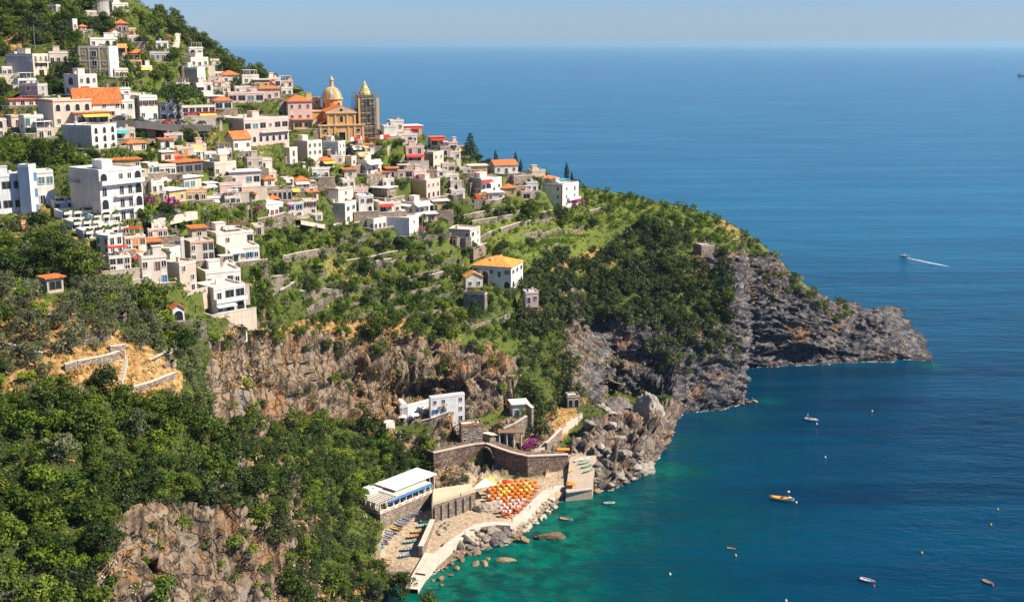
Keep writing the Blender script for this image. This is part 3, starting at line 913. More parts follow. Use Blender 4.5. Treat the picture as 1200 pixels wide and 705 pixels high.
    # balconies: (face, floor from the top, from, to as shares of the face, solid)
    for bl in o.get('balc', ()):
        fc, k, f0, f1, solid = bl
        pat = (R if fc == 'R' else L) or 'x'
        nf = len(pat.split('/')); W_ = wR if fc == 'R' else wL
        z = (h - par) * (1 - (k + 1) / nf)
        b_ = MB()
        x0, x1, dp = W_ * f0, W_ * f1, 1.3
        T = (lambda x, y, z: (x, -y, z)) if fc == 'R' else (lambda x, y, z: (-y, W_ - x, z))
        def bx(x0, x1, y0, y1, z0, z1, mi=0):
            lo = [T(x0, y0, z0), T(x1, y0, z0), T(x1, y1, z0), T(x0, y1, z0)]
            b_.hexa(lo, [(q[0], q[1], z1) for q in lo], mi)
        bx(x0, x1, 0.004, dp, z - .22, z)
        if solid:
            bx(x0, x1, dp - .12, dp, z, z + 1.0); bx(x0, x0 + .12, .01, dp - .12, z, z + 1.0); bx(x1 - .12, x1, .01, dp - .12, z, z + 1.0)
        else:
            for q, w_ in (((x0, dp - .05), (x1, dp - .05)), ((x0, .1), (x0, dp - .05)), ((x1, .1), (x1, dp - .05))):
                railing(b_, T(*q, z), T(*w_, z), 1.0, .45, 1)
        b_.build('balcony', [wall(wc) if solid else M_FRAME, M_METAL], root)
    for aw in o.get('awn', ()):   # (face, floor, from, to, material)
        fc, k, f0, f1, mat = aw
        pat = (R if fc == 'R' else L) or 'x'
        nf = len(pat.split('/')); W_ = wR if fc == 'R' else wL
        z = (h - par) * (1 - k / nf) - .35
        T = (lambda x, y, z: (x, -y, z)) if fc == 'R' else (lambda x, y, z: (-y, W_ - x, z))
        x0, x1 = W_ * f0, W_ * f1
        lo = [T(x0, .01, z), T(x1, .01, z), T(x1, 2.2, z - .9), T(x0, 2.2, z - .9)]
        MB().hexa(lo, [(x, y, z_ + .07) for x, y, z_ in lo]).build('awning', mat, root)
    # things that grow out of a flat roof
    if roof == 'f':
        for i in range(o.get('box', 0)):
            q = MB(); bw, bd, bh = min(3.4, wR * .35), min(3.4, wL * .35), 2.3
            x, y = (wR * (.12 + .5 * rng.random()), wL * (.35 + .25 * rng.random()))
            q.box(x, x + bw, y, y + bd, hr + .004, hr + bh)
            q.box(x - .15, x + bw + .15, y - .15, y + bd + .15, hr + bh + .003, hr + bh + .18)
            q.build('roof_hut', wall(wc), root)
        if wR > 5 and wL > 4 and rng.random() < .7:
            q = MB(); x, y = wR * (.2 + .6 * rng.random()), wL * (.4 + .4 * rng.random())
            q.box(x, x + .7, y, y + .7, hr + .004, hr + 1.3); q.box(x - .1, x + .8, y - .1, y + .8, hr + 1.303, hr + 1.45)
            q.build('chimney', wall(wc), root)
        if wR > 5 and wL > 4 and rng.random() < .45:
            q = MB(); x, y = wR * (.15 + .7 * rng.random()), wL * (.3 + .5 * rng.random())
            q.tube((x, y, hr), (x, y, hr + .5), .4, 8); q.tube((x, y, hr + .5), (x, y, hr + 1.3), .55, 10); q.build('water_tank', rng.choice((M_WHITE, M_METAL, M_BLUE, M_METAL)), root)
        if wR > 4 and rng.random() < .5:
            q = MB(); x, y = wR * (.1 + .8 * rng.random()), wL * (.2 + .6 * rng.random())
            q.tube((x, y, hr), (x, y, hr + 2.6), .05, 4); q.box(x - .6, x + .6, y - .04, y + .04, hr + 2.3, hr + 2.37); q.box(x - .4, x + .4, y - .04, y + .04, hr + 1.95, hr + 2.02); q.build('aerial', M_METAL, root)
        if o.get('perg'):   # (from, to, colour material)
            f0, f1, mat = o['perg']
            q = MB()
            x0, x1, y0, y1 = wR * f0, wR * f1, .5, min(wL - .5, 5)
            for x in (x0, (x0 + x1) / 2, x1):
                for y in (y0, y1): q.tube((x, y, hr), (x, y, hr + 2.4), .07, 5)
            q.build('pergola_frame', M_FRAME, root)
            MB().box(x0 - .2, x1 + .2, y0 - .2, y1 + .2, hr + 2.402, hr + 2.5).build('pergola_cover', mat, root)
    for i in range(o.get('chim', 0)):
        q = MB(); x, y = wR * (.25 + .5 * i), wL * (.3 + .3 * rng.random())
        q.box(x, x + .7, y, y + .7, h, h + 2.4); q.box(x - .1, x + .8, y - .1, y + .8, h + 2.403, h + 2.55)
        q.build('chimney', wall('W'), root)
    root['_dims'] = [wR, wL, h]
    return root, wR, wL, h
# ------------------------------------------------------------------ the town, house by house (pixel of near corner -> real place on the slope)
H = house
# upper slope
H('small grey house with pale orange roof under the upper ridge', 54, 66, 71, 5, 14, 'G', 'f', 'w', 'w')
r_, w1_, w2_, h_ = H('white house cluster beside the round tower near the top edge', 124, 132, 150, 3, 14, 'W', 'f', 'w', 'www', box=1)
H('tall white chapel wall among trees above the ochre block', 82, 86, 91, 22, 38, 'W', 'f', '', 'w')
H('low red roofed hut beside the tall white chapel wall', 92, 95, 101, 31, 38, 'P', 'h', '', 'w')
H('white gabled house beside the pink stone tower', 130, 131, 142, 37, 46, 'W', 'y', '', 'w.w')
H('pink house under bougainvillea right of the stone tower', 146, 150, 167, 41, 52, 'P', 'f', 'w', 'wdw')
H('long dark grey and cream building with flat roofs below a pole', 11, 40, 57, 63, 90, 'C', 'f', 'G..w/w.../....', 'dwd/www/G', wc2='G', balc=[('R', 0, .1, .9, False)], box=1)  # left wall's dark grey is its shade, put into the paint
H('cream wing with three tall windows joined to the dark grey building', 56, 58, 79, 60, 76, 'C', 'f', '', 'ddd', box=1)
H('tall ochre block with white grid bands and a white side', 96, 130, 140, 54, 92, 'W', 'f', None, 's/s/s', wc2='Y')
H('white flat house standing on top behind the ochre block', 104, 106, 137, 44, 56, 'W', 'f', '', 'w.aw', box=2, t=475)
H('bright orange house beside the ochre block', 137, 138, 149, 51, 71, 'O', 'f', '', 'A/w', awn=[('R', 0, 0, 1, M_ORANGE)])
H('low white house at the foot of the ochre block', 132, 135, 150, 80, 93, 'W', 'f', 'w', 'wdw')
H('white two storey villa with one big arch below the ochre block', 77, 93, 114, 87, 112, 'W', 'f', 'A/wd', 'waw/gdw', box=1, awn=[('R', 1, .1, .5, M_RED)])
H('grey house with small apricot wing left of the arched villa', 25, 45, 56, 98, 116, 'G', 'f', '.w./...', 'w/d')
H('white pergola house above the grey house with apricot wing', 17, 22, 42, 92, 103, 'W', 'f', '', 'Gw', perg=(.1, .9, M_ROOFW))
H('grey roofed house with turquoise door beside the upper road', 172, 176, 200, 60, 72, 'G', 'f', '', 'DwEw')
H('white terrace house with dark pergola above the orange roofs', 112, 116, 152, 103, 116, 'W', 'f', '', 'wddw', perg=(.3, .95, M_BROWN))
H('white house with long orange tiled roof', 86, 88, 140, 119, 140, 'W', 'g', '', 'w.w.w.w/.b.b.b.', gh=4.2, depth=15)
H('beige block with tall arches left of the long orange roof', 47, 64, 107, 117, 150, 'C', 'f', '.../...', 'aaaa/w.wa', tcorn=1)
H('restaurant pavilion with yellow awning over glass walls', 77, 89, 127, 133, 148, 'B', 's', 'G', 'GGG', awn=[('R', 0, .2, 1, M_YEL)], slab='k')
H('white arcade building with three storeys of arched windows', 76, 109, 137, 147, 178, 'W', 'f', 'w..a/w..a/...a', 'aaa/aaa/aaa', wc2='B', name='arcade_building')
H('white house with green shuttered balcony left of the arcades', 24, 30, 51, 135, 160, 'W', 'f', 'w', 'D.g/D.D', balc=[('R', 0, .05, .95, False)])
H('beige house with rust red roof edge left of green shutters', 6, 14, 27, 135, 150, 'B', 'f', 'w', 'd', tcorn=1)
H('low pink house behind the palm at the left edge', 8, 12, 40, 117, 127, 'P', 's', '', 'wdw', slab='k')
H('cream corner house with a tall round arched window', -10, -6, 8, 139, 162, 'C', 'f', '', 'a/w')
H('white house with wide garage wall by the parking road', 136, 140, 158, 117, 142, 'W', 'f', '', 'ww/d.', box=1)
H('tall grey and white house with orange shutters by the road', 157, 165, 185, 112, 142, 'W', 'f', '.../...', 'bbb/w.d', wc2='G')
H('bluish white house with two round arches by the umbrella pine', 185, 188, 213, 121, 141, 'L', 'f', '', 'www/AAA', box=1)
H('low house with red tile roof in the trees below the arcades', 139, 150, 171, 168, 177, 'B', 'h', '', 'd.d')
H('small house with teal awning right of the arcades', 134, 137, 158, 150, 166, 'C', 'f', '', 'A.w', awn=[('R', 0, 0, .6, M_TURQ)])
H('grey walled house on the spur with white terraces on top', 210, 232, 241, 79, 100, 'W', 'f', '', 's', wc2='G', box=1)
H('white stepped house above the grey walled house', 213, 224, 244, 67, 80, 'W', 'f', 'w', 'wdw', box=2)
H('uppermost white house on the spur below the ridge woods', 219, 222, 238, 55, 66, 'W', 'f', '', 'Aw', perg=(.2, .9, M_ROOFW))
H('low white house at the right end of the spur', 242, 244, 257, 69, 77, 'W', 'f', '', 'w.w')
H('small white house with mast in the trees below the spur', 248, 250, 262, 84, 92, 'W', 'f', '', 'dw')
H('pinkish flat building with wide windows above the big pink hotel', 265, 268, 309, 108, 121, 'P', 'f', '', 'GGtG', box=1)
H('white upper house behind the pinkish flat building', 273, 276, 294, 101, 110, 'W', 'f', '', 'w.w')
H('house with orange tiled roof left of the pink house near the sea edge', 302, 304, 328, 104, 118, 'P', 'h', '', 'wdw')
H('white terrace house at the sea edge behind the orange roof', 327, 330, 343, 102, 113, 'W', 'f', '', 'dw', box=1)
H('white hotel wing with red flower boxes beside the umbrella pine', 212, 214, 252, 124, 139, 'W', 'f', '', 'GGGGG/w.w.w', awn=[('R', 1, .5, 1, M_YEL)], name='hotel_wing')
H('pergola terrace restaurant with orange tile roof', 249, 252, 272, 118, 130, 'W', 'h', '', 'GG')
r_big = H('long pink hotel with glass veranda and rows of arched windows', 245, 287, 339, 139, 172, 'P', 'f', 'GGttt../aaaaa', 'GtGwGG/aaaaaaa', phi=40, name='hotel', cat='hotel', box=1, balc=[('R', 0, .35, 1, False)])
H('white gabled house with orange roof below the pink hotel', 265, 274, 294, 163, 178, 'W', 'g', '', 'w.w', gh=2.6)
H('stone house with small orange roof below the pink hotel', 317, 331, 338, 161, 184, 'W', 'h', '..', 'w/w', wc2='S')
H('pink house with orange roof left of the church', 333, 338, 366, 119, 143, 'P', 'h', 'w', 'www/www', gh=2.4)
H('ochre house with roof terrace beside the pink house', 356, 358, 376, 114, 134, 'Y', 'f', '', 'ww/w.', box=1, t=530)
H('veranda house with apricot roof below the pink house', 341, 344, 367, 141, 152, 'A', 's', '', 'GG', slab='k')
# behind and below the church
H('white cube house right of the scaffolded tower', 449, 450, 465, 147, 160, 'W', 'f', '', '')
H('white stepped house by the sea edge right of the cube house', 464, 467, 489, 157, 169, 'W', 'f', '', 'w.Gw', box=1)
H('pink house with red awnings beside the dark stone house', 472, 476, 497, 171, 189, 'P', 'f', '', 'dd/dd', awn=[('R', 1, 0, 1, M_RED)], box=1)
H('dark stone house with cream corner pillars', 489, 508, 520, 178, 200, 'C', 'f', '...', 'ww/dw', wc2='D')
H('white three storey block with stone side below the church', 345, 361, 378, 165, 192, 'W', 'f', 'w./..', 'www/www/w.w', wc2='B', box=1)
H('small white house under the stone house with orange roof', 328, 340, 349, 173, 194, 'W', 'f', 'w', 'd/w')
H('dark stone house below the church corner', 374, 384, 388, 174, 189, 'D', 'f', '', '')
H('white narrow house below the church door', 379, 397, 405, 166, 184, 'W', 'f', '..', 'ww/dw', box=1)
H('white terraced villa with slanted white awnings below the banner', 414, 430, 447, 188, 206, 'W', 'f', 'w.w', 'dwd', awn=[('R', 0, 0, .9, M_WHITE)], box=2)
H('small white house with one red door above the lower road', 364, 366, 386, 197, 210, 'W', 'f', '', 'w.E')
H('low stone house left of the terraced villa', 404, 412, 418, 183, 196, 'C', 'f', '', 'w')
# middle band
H('big white hotel tower block with blue glass strip', 26, 38, 46, 193, 252, 'L', 'f', '', '.V/.V/.V', name='stair_tower', cat='hotel', fnd=6)
H('white hotel front with dark ribbon windows at the left edge', -14, -10, 28, 205, 252, 'L', 'f', '', 'GGG/GGG', name='hotel', cat='hotel', box=1)
H('white hotel wing with two turquoise windows', 45, 46, 64, 200, 240, 'W', 'f', '', 'tt/d.', name='hotel_wing', cat='hotel')
H('five storey white apartment house with long cream side', 87, 120, 168, 199, 262, 'W', 'f', 'd.s/d.s/..s/...', 'A.wwA/d.ddA/A.ddA/A.ddA', wc2='C', name='apartment_house', cat='apartment house', box=2,  # cream left wall has its shade put into the colour
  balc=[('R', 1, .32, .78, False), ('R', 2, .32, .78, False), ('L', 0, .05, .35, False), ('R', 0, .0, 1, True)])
H('ochre roof house behind the five storey apartment house', 131, 135, 164, 188, 200, 'Y', 's', '', 'w..w', slab='k')
H('white house with corner steps right of the apartment house', 164, 174, 186, 191, 206, 'W', 'f', 'w', 'wg', box=0)
H('white house with small balcony and dark door', 185, 187, 206, 193, 207, 'W', 'f', '', 'wdw', balc=[('R', 0, .1, .9, True)])
H('brown pavilion with wide flat roof on thin pillars', 187, 206, 237, 191, 206, 'K', 's', 'GG', 'GGG', slab='k')
H('cream house with wide glass doors below the brown pavilion', 198, 216, 236, 209, 224, 'C', 's', 'w.', 'tt.', slab='w')
H('beige house with roof terrace right of the brown pavilion', 235, 252, 277, 190, 210, 'C', 'f', 'wG', 'w.dw', box=1)
H('white flat roofed house with glass bay', 265, 270, 305, 202, 220, 'W', 's', '', 'w.tG', slab='w')
H('terracotta pink house with white roof edge', 256, 258, 284, 215, 229, 'P', 'f', '', '..wd', wr=1)
H('orange house wall in the middle of the village', 283, 285, 301, 215, 227, 'O', 'f', '', 'w.w')
H('ochre house beside the purple bougainvillea', 182, 199, 218, 224, 240, 'Y', 's', '', 'dw', slab='w')
H('apricot house with arched white window', 217, 219, 242, 223, 238, 'A', 'f', '', 'waw', box=0)
H('white gate house with door in the middle of the village', 167, 178, 192, 212, 228, 'W', 'f', 'w', 'dw')
H('small shed with orange tiled roof right of the orange house', 305, 310, 322, 210, 219, 'W', 'h', '', 'w')
H('stone arcade with a row of dark openings', 311, 314, 342, 222, 235, 'S', 'f', '', 'AAAAA', name='arcade')
H('long white house with curved roof and brown doors on a stone base', 289, 306, 332, 241, 256, 'W', 'v', 'G.', 'EwEEG', gh=1.0, balc=[('R', 0, 0, 1, False)])
H('white house with magenta bougainvillea over its terrace', 334, 337, 356, 237, 256, 'W', 'f', '', 'uu/dw')
H('white flat house with two brown doors at the road bend', 353, 356, 371, 234, 252, 'W', 'f', '', 'bb/.w')
H('broad white house with bare upper wall above the grey one', 373, 397, 414, 221, 242, 'W', 'f', '.../...', 'w/A', tcorn=1, box=0)
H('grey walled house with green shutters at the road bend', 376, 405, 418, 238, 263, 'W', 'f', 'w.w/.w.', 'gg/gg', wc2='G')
H('white house with brown shutters right of the green shuttered one', 417, 421, 438, 229, 250, 'W', 'f', 'w', 'wb/.a')
H('brown stone house with white roof above the lower road', 436, 454, 465, 221, 234, 'S', 's', '..', 'w', slab='w')
H('white house with red awning among the lower houses', 436, 445, 470, 237, 251, 'W', 'f', 'w', 'Gwd', awn=[('R', 0, .0, .6, M_RED)])
H('white house with big slanted white awnings', 469, 486, 504, 237, 255, 'W', 'f', 'ww', 'www', awn=[('R', 0, 0, 1, M_WHITE), ('L', 0, .1, .9, M_WHITE)], box=1)
H('white house with pointed dark arches above the gardens', 450, 480, 491, 255, 279, 'W', 'f', 'aa.a/d..d', 'w/d', box=1, wc2='L')
H('white house with long flat roof left of the dark arches', 424, 438, 453, 256, 270, 'W', 'f', 'd.d', 'ddd', wr=1)
H('ochre villa with pink ground floor and red arches', 477, 500, 516, 211, 234, 'P', 'f', '.../...', 'www/aaa', wc2='Y', box=1, balc=[('R', 1, 0, 1, False)])
H('white house with small porch below the cypress', 520, 522, 538, 204, 214, 'W', 'f', '', 'dw')
H('white house with red awning below the cypress', 546, 564, 588, 209, 228, 'W', 'f', 'ww', 'wGdw', awn=[('R', 0, 0, .5, M_RED)], box=2, wc2='B')
H('white house with orange tiled roof against the sea', 572, 580, 607, 194, 204, 'W', 'g', '', 'wdw', gh=2)
H('rubble stone ruin wall house below the orange roof by the sea', 587, 602, 624, 205, 218, 'S', 'f', '', '')
H('low white house left of the square white villa', 614, 617, 630, 213, 225, 'W', 'f', '', 'wd')
H('square white villa with orange corner bands at the end of town', 627, 659, 678, 216, 245, 'W', 'f', 'w.w/w.w/w.w', 'wd/ww/wA', name='villa', cat='villa', box=2, perg=(.1, .5, M_TURQ), balc=[('R', 1, .3, 1, True)])
H('white garage like house on a stone terrace below the cypress', 568, 572, 590, 226, 236, 'W', 's', '', 'w.d', slab='w')
H('isolated white house with flat roof and small orange tiles', 523, 551, 563, 269, 290, 'W', 'f', 'A..w/...w', 'gw/gw', tcorn=1)
H('small cream house with an orange door below the parking road', 204, 208, 227, 172, 184, 'C', 'f', 'w', 'wN.')
H('narrow white house beside the orange door house', 226, 228, 238, 176, 188, 'W', 'f', '', 'w/w')
H('white walled yard house under the stone house with orange roof', 296, 299, 319, 186, 199, 'W', 'f', '', 'wd.', wr=1)
H('low white house behind the brown pavilion', 238, 240, 254, 178, 188, 'W', 'f', '', 'ww')
H('pink low house at the left of the brown pavilion', 152, 156, 168, 200, 211, 'P', 's', 'w', 'd', slab='w')
H('white kiosk house with striped awning by the village road', 236, 238, 256, 233, 243, 'W', 's', '', 'G', slab='w', awn=[('R', 0, 0, 1, M_WHITE)])
H('white terrace house with parasols left of the orange house', 262, 264, 282, 230, 241, 'W', 'f', '', 'wGw', perg=(.2, .9, M_WHITE))
H('beige house with two dark windows above the stone arcade', 286, 290, 308, 184, 198, 'B', 'f', 'w', 'w.w', box=1)
H('small white house among trees above the brown shutters', 398, 402, 416, 210, 221, 'W', 'f', '', 'wd')
H('flat roofed white house under the ramp wall', 446, 449, 462, 209, 220, 'W', 'f', '', 'w.d')
H('ochre house with white roof edge below the ochre villa', 505, 508, 526, 236, 247, 'Y', 's', '', 'd.w', slab='w')
H('white cottage by the cypress gardens', 526, 529, 545, 222, 233, 'W', 'f', 'w', 'wd')
H('cream cottage left of the red awning house by the cypress', 536, 539, 552, 196, 205, 'C', 'f', '', 'w.w')
H('white house with terracotta edge above the lower hamlet', 170, 174, 196, 268, 280, 'W', 'f', '', 'w.dw', tcorn=1)
H('white hut at the left of the blue door house', 150, 153, 164, 318, 331, 'W', 'f', '', 'w')
H('terracotta roofed house left of the grey roofed house', 152, 155, 170, 62, 72, 'P', 'h', '', 'w.w')
H('white house behind the trees on the upper road', 180, 183, 197, 48, 57, 'W', 'f', '', 'wd')
H('pale cottage high among the trees by the round tower', 98, 101, 113, 12, 20, 'C', 'f', '', 'w')
H('white low house beside the long dark grey building', 0, 3, 14, 78, 90, 'W', 'f', '', 'wd')
H('cream terrace house under the beige arched block', 40, 44, 62, 150, 162, 'C', 'f', '', 'dw', perg=(.0, 1, M_WHITE))
H('beige garage under the road by the umbrella pine', 190, 193, 214, 156, 166, 'B', 'f', '', 'A.d')
# lower left cluster
H('white house with dark doors at the upper end of the lower hamlet', 115, 128, 144, 276, 298, 'W', 'f', 'w.w/w.a', 'dd/wd')
H('white house with red pergola in the lower hamlet', 144, 147, 171, 277, 297, 'W', 'f', '', 'wNE/wG.', tcorn=1, perg=(.1, .9, M_RED))
H('white terrace house with red railings below the hamlet', 125, 129, 153, 300, 320, 'W', 'f', '', 'GGw/w.w', balc=[('R', 1, 0, 1, True)], perg=(.1, .9, M_RED))
H('white house with blue doors in the lower hamlet', 163, 168, 196, 300, 336, 'W', 'f', '', 'w.Ew/V..V', balc=[('R', 1, 0, 1, True)], box=1)
H('white blank walled house behind the blue doors', 180, 200, 212, 291, 312, 'W', 'f', 'w..', '..', box=0)
H('grey shaded house behind the white blank wall', 190, 213, 217, 279, 306, 'G', 'f', 'G..', '')
H('beige house with four tall windows and orange roof edge', 214, 224, 251, 283, 308, 'B', 'f', 'w/w', 'w.GG/w.GG', tcorn=1, name='house')
H('broad white house with plain upper wall at the top of the hamlet', 237, 254, 297, 273, 290, 'W', 'f', '..', '.w..G', box=1, perg=(.5, .95, M_BROWN))
H('white terrace house with turquoise door and slanted shades', 253, 265, 304, 290, 310, 'W', 'f', 'd', 'wDwuw', awn=[('R', 0, .1, .5, M_WHITE)], balc=[('R', 0, .5, 1, True)])
H('unplastered grey house with cracked walls in the hamlet', 193, 212, 231, 308, 345, 'B', 'f', 'w.w/..w/...', 'w./.w/.d', wc2='B', box=0)
H('white upper house with glass terrace doors', 230, 242, 282, 318, 340, 'W', 'f', '...', 'wddGw', wc2='C', box=1, t=342)
H('big white house with flowered balconies at the hamlet front', 231, 252, 288, 337, 370, 'W', 'f', '.../...', 'dGG/wAA', wc2='C', balc=[('R', 1, .0, .95, True), ('R', 0, 0, 1, True)], awn=[('R', 1, 0, .6, M_WHITE)])
H('small white shrine gate with dark arch in the bushes', 200, 203, 216, 362, 377, 'W', 'y', '', 'A', depth=4, name='shrine', cat='shrine')
H('brown shed with rusty tin roof among the olive trees', 48, 56, 74, 327, 344, 'B', 's', '', 'G', name='shed', cat='shed', slab='k')
H('terracotta red garden wall hut in the trees at the left', 24, 26, 32, 259, 271, 'O', 'f', '', '', name='hut', cat='hut')
# the villa above the cliff
v_, vw_, vl_, vh_ = H('white cliff villa with broad orange hipped roof', 553, 599, 613, 313, 339, 'W', 'h', 'g.wdg/.w..A', 'ggg/A.A', gh=3.2, tile=2, chim=2, name='villa', cat='villa', balc=[('R', 1, 0, 1, True)])
H('white annex with yellow tiled gable beside the cliff villa', 543, 546, 566, 325, 340, 'W', 'y', '', 'ww', tile=2, gh=1.8, name='annex', cat='annex')
H('pink stone tower house below the cliff villa', 615, 616, 631, 342, 368, 'P', 'f', '', 'dw/ww', wr=1)
H('roofless stone ruin in the bushes below the cliff villa', 543, 568, 571, 343, 368, 'S', 'f', '', '', name='ruin', cat='ruin')
H('rubble stone platform house on the cape above the cliffs', 812, 822, 837, 287, 299, 'S', 'f', '', 's.', name='ruin', cat='ruin')
# cove
c_, cw_, cl_, ch_ = H('white row of cave rooms with tall door', 470, 472, 508, 476, 497, 'L', 'f', '', 'd.w.wG', phi=38, name='cave_house', cat='cave house', wr=1)
H('taller white cave house under the rock overhang', 503, 505, 545, 465, 499, 'L', 'f', '', 'ww.w/uu.w/...d', phi=20, name='cave_house', cat='cave house', wr=1, fnd=3)
H('grey vaulted shelter beside the white cave rooms', 468, 469, 478, 478, 489, 'G', 'v', '', '', gh=1.5, name='shelter', cat='shelter', depth=8)
H('little white house with green arched doors above the cove', 597, 601, 619, 474, 488, 'W', 's', '', 'DD', slab='w')
H('rough stone house with small windows beside the cave house', 538, 541, 566, 497, 523, 'S', 'f', '', 's.s/w.d', tcorn=1)
H('ruined stone arches on the path above the rocky point', 662, 665, 679, 463, 478, 'S', 'f', '', 'AA', name='ruin', cat='ruin', depth=3)

# bands painted on the ochre block, orange bands on the square villa
def strip_parts(root, fn, mat, name):
    mb = MB(); fn(mb); mb.build(name, mat, root)
for r in list(COL.objects):
    lb = r.get('label', '')
    if lb.startswith('tall ochre block'):
        wR, wL, h = r['_dims']
        for y in (.04, .33, .66, .97):
            MB().box(-.14, -.062, wL * y - .25, wL * y + .25, -5, h - .02).build('band', M_FRAME, r)
        for z in (.3, .55, .98):
            q = MB()
            for a, b in ((.04, .33), (.33, .66), (.66, .97)): q.box(-.13, -.062, wL * a + .26, wL * b - .26, h * z - .3, h * z)
            q.build('band', M_FRAME, r)
        for y, z in ((.5, .68), (.5, .38)):
            o = put('window', winmesh('w', 1.8, 1.9), r, (-.1, wL * y, h * z)); o.rotation_euler = (0, 0, -math.pi / 2)
    if lb.startswith('square white villa'):
        wR, wL, h = r['_dims']
        q = MB()
        for y in (.0, wL - .7): q.box(-.08, -.004, y, y + .7, -3, h - .6)
        q.box(-.08, -.004, .71, wL - .71, h - 1.2, h - .6)
        q.build('band', wall('O'), r)
        MB().hip(wR * .05, wR * .55, wL * .5, wL * .95, h + 2.2, 1.2).build('roof', M_TILE, r)
    if lb.startswith('white hotel wing with red'):
        wR, wL, h = r['_dims']
        q = MB()
        for k in range(6): q.box(wR * (.06 + .16 * k), wR * (.06 + .16 * k) + 2.6, -.5, -.02, h * .38, h * .38 + .5)
        q.build('flower_box', M_RED, r)

# round tower near the top
def round_tower(u, v, vt, r):
    p = cast(u, v); h = z_at_v(p, vt) - p.z
    t = thing('round_tower', 'grey round tower with battered wall near the top edge', 'tower', p)
    MB().lathe([(r * 1.12, -6), (r, h * .6), (r, h), (r + .3, h), (r + .3, h + .5), (r - .2, h + .5), (r - .2, h - .3), (0, h - .3)], 20).build('wall', wall('G'), t)
    o = put('window', winmesh('s', .8, .8), t, (r * math.cos(-2.0), r * math.sin(-2.0), h * .62)); o.rotation_euler = (0, 0, -2.0 + math.pi / 2)
round_tower(118, 16, 1, 3.6)
# pink stone tower with pyramid cap
p = cast(143, 46); h = z_at_v(p, 28) - p.z
t = thing('stone_tower', 'small pink stone tower with pyramid cap', 'tower', p, math.radians(25))
MB().box(-2.4, 2.4, -2.4, 2.4, -6, h).build('wall', wall('S'), t)
MB().hip(-2.4, 2.4, -2.39, 2.39, h + .15, 1.7, .3).build('roof', M_TILE, t)
for k in (0, 1): put('window', winmesh('a', 1.0, 1.8), t, (-.9 + 1.8 * k, -2.4, h - 3))

# ------------------------------------------------------------------ church
p = cast(401, 167)
p = p + Vector((0, 0, .2))
yaw = math.radians(11) - math.atan2(p.x, p.y)
M_CH = paint('church ochre plaster', (0.66, 0.32, 0.07), 0.3, 0.85, 0.3, (0.45, 0.3, 0.16))
M_CH2 = paint('church pale plaster', (0.66, 0.47, 0.26), 0.3, 0.85, 0.3)
ch = thing('church', 'ochre baroque church with tiled dome and pedimented front', 'church', p, yaw)
W1, W2 = 9.8, 6.4
h1, h2, h3 = 7.0, 12.2, 15.2
q = MB()
q.box(-W1, W1, 0, 20, -6, h1)
q.box(-W2, W2, 0.4, 24, h1, h2)
q.build('wall', M_CH, ch)
MB().xprism([(-W2 - .5, h2 + .5), (W2 + .5, h2 + .5), (0, h3)], .1, 1.6).build('pediment', M_CH2, ch)
q = MB()
q.box(-W1 - .4, W1 + .4, -.5, .396, h1, h1 + .6); q.box(-W1 - .4, -W2 - .01, .4, 20.3, h1 + .002, h1 + .5); q.box(W2 + .01, W1 + .4, .4, 20.3, h1 + .002, h1 + .5)
q.box(-W2 - .5, W2 + .5, -.2, .9, h2, h2 + .497); q.box(-W1 - .25, W1 + .25, -.35, -.01, -.2, .8)
q.build('cornice', M_CH2, ch)
for x in (-9.2, -5.6, -2.9, 2.9, 5.6, 9.2): MB().box(x - .4, x + .4, -.25, -.005, .8, h1 - .003).build('pilaster', M_CH2, ch)
for x in (-5.8, -2.6, 2.6, 5.8): MB().box(x - .35, x + .35, .1, .395, h1 + .6, h2 - .003).build('pilaster', M_CH2, ch)
q = MB()
for s in (-1, 1):
    lo = [(s * (W2 + .5), .9, h2 + .5), (s * (W2 + .5), 24.2, h2 + .5), (0, 24.2, h3 + .05), (0, .9, h3 + .05)]
    if s < 0: lo = lo[::-1]
    q.hexa(lo, [(a, b, c + .3) for a, b, c in lo])
q.build('roof', M_TILE, ch)
for s in (-1, 1):   # side aisle roofs
    lo = [(s * W1, .6, h1 + .5), (s * W1, 19.8, h1 + .5), (s * (W2 + .02), 19.8, h1 + 2.4), (s * (W2 + .02), .6, h1 + 2.4)]
    if s < 0: lo = lo[::-1]
    MB().hexa(lo, [(a, b, c + .2) for a, b, c in lo]).build('roof', M_TILE, ch)
# transept to the left behind, apse box
MB().box(-13.6, -W2 - .02, 9, 19, -4, 12.6).build('transept', M_CH, ch)
MB().box(W2 + .02, 12.4, 10, 19, -4, 11.6).build('transept', M_CH, ch)
MB().box(-14.0, -W2 - .03, 8.7, 19.3, 12.605, 13.1).build('cornice', M_CH2, ch)
MB().box(W2 + .03, 12.8, 9.7, 19.3, 11.605, 12.1).build('cornice', M_CH2, ch)
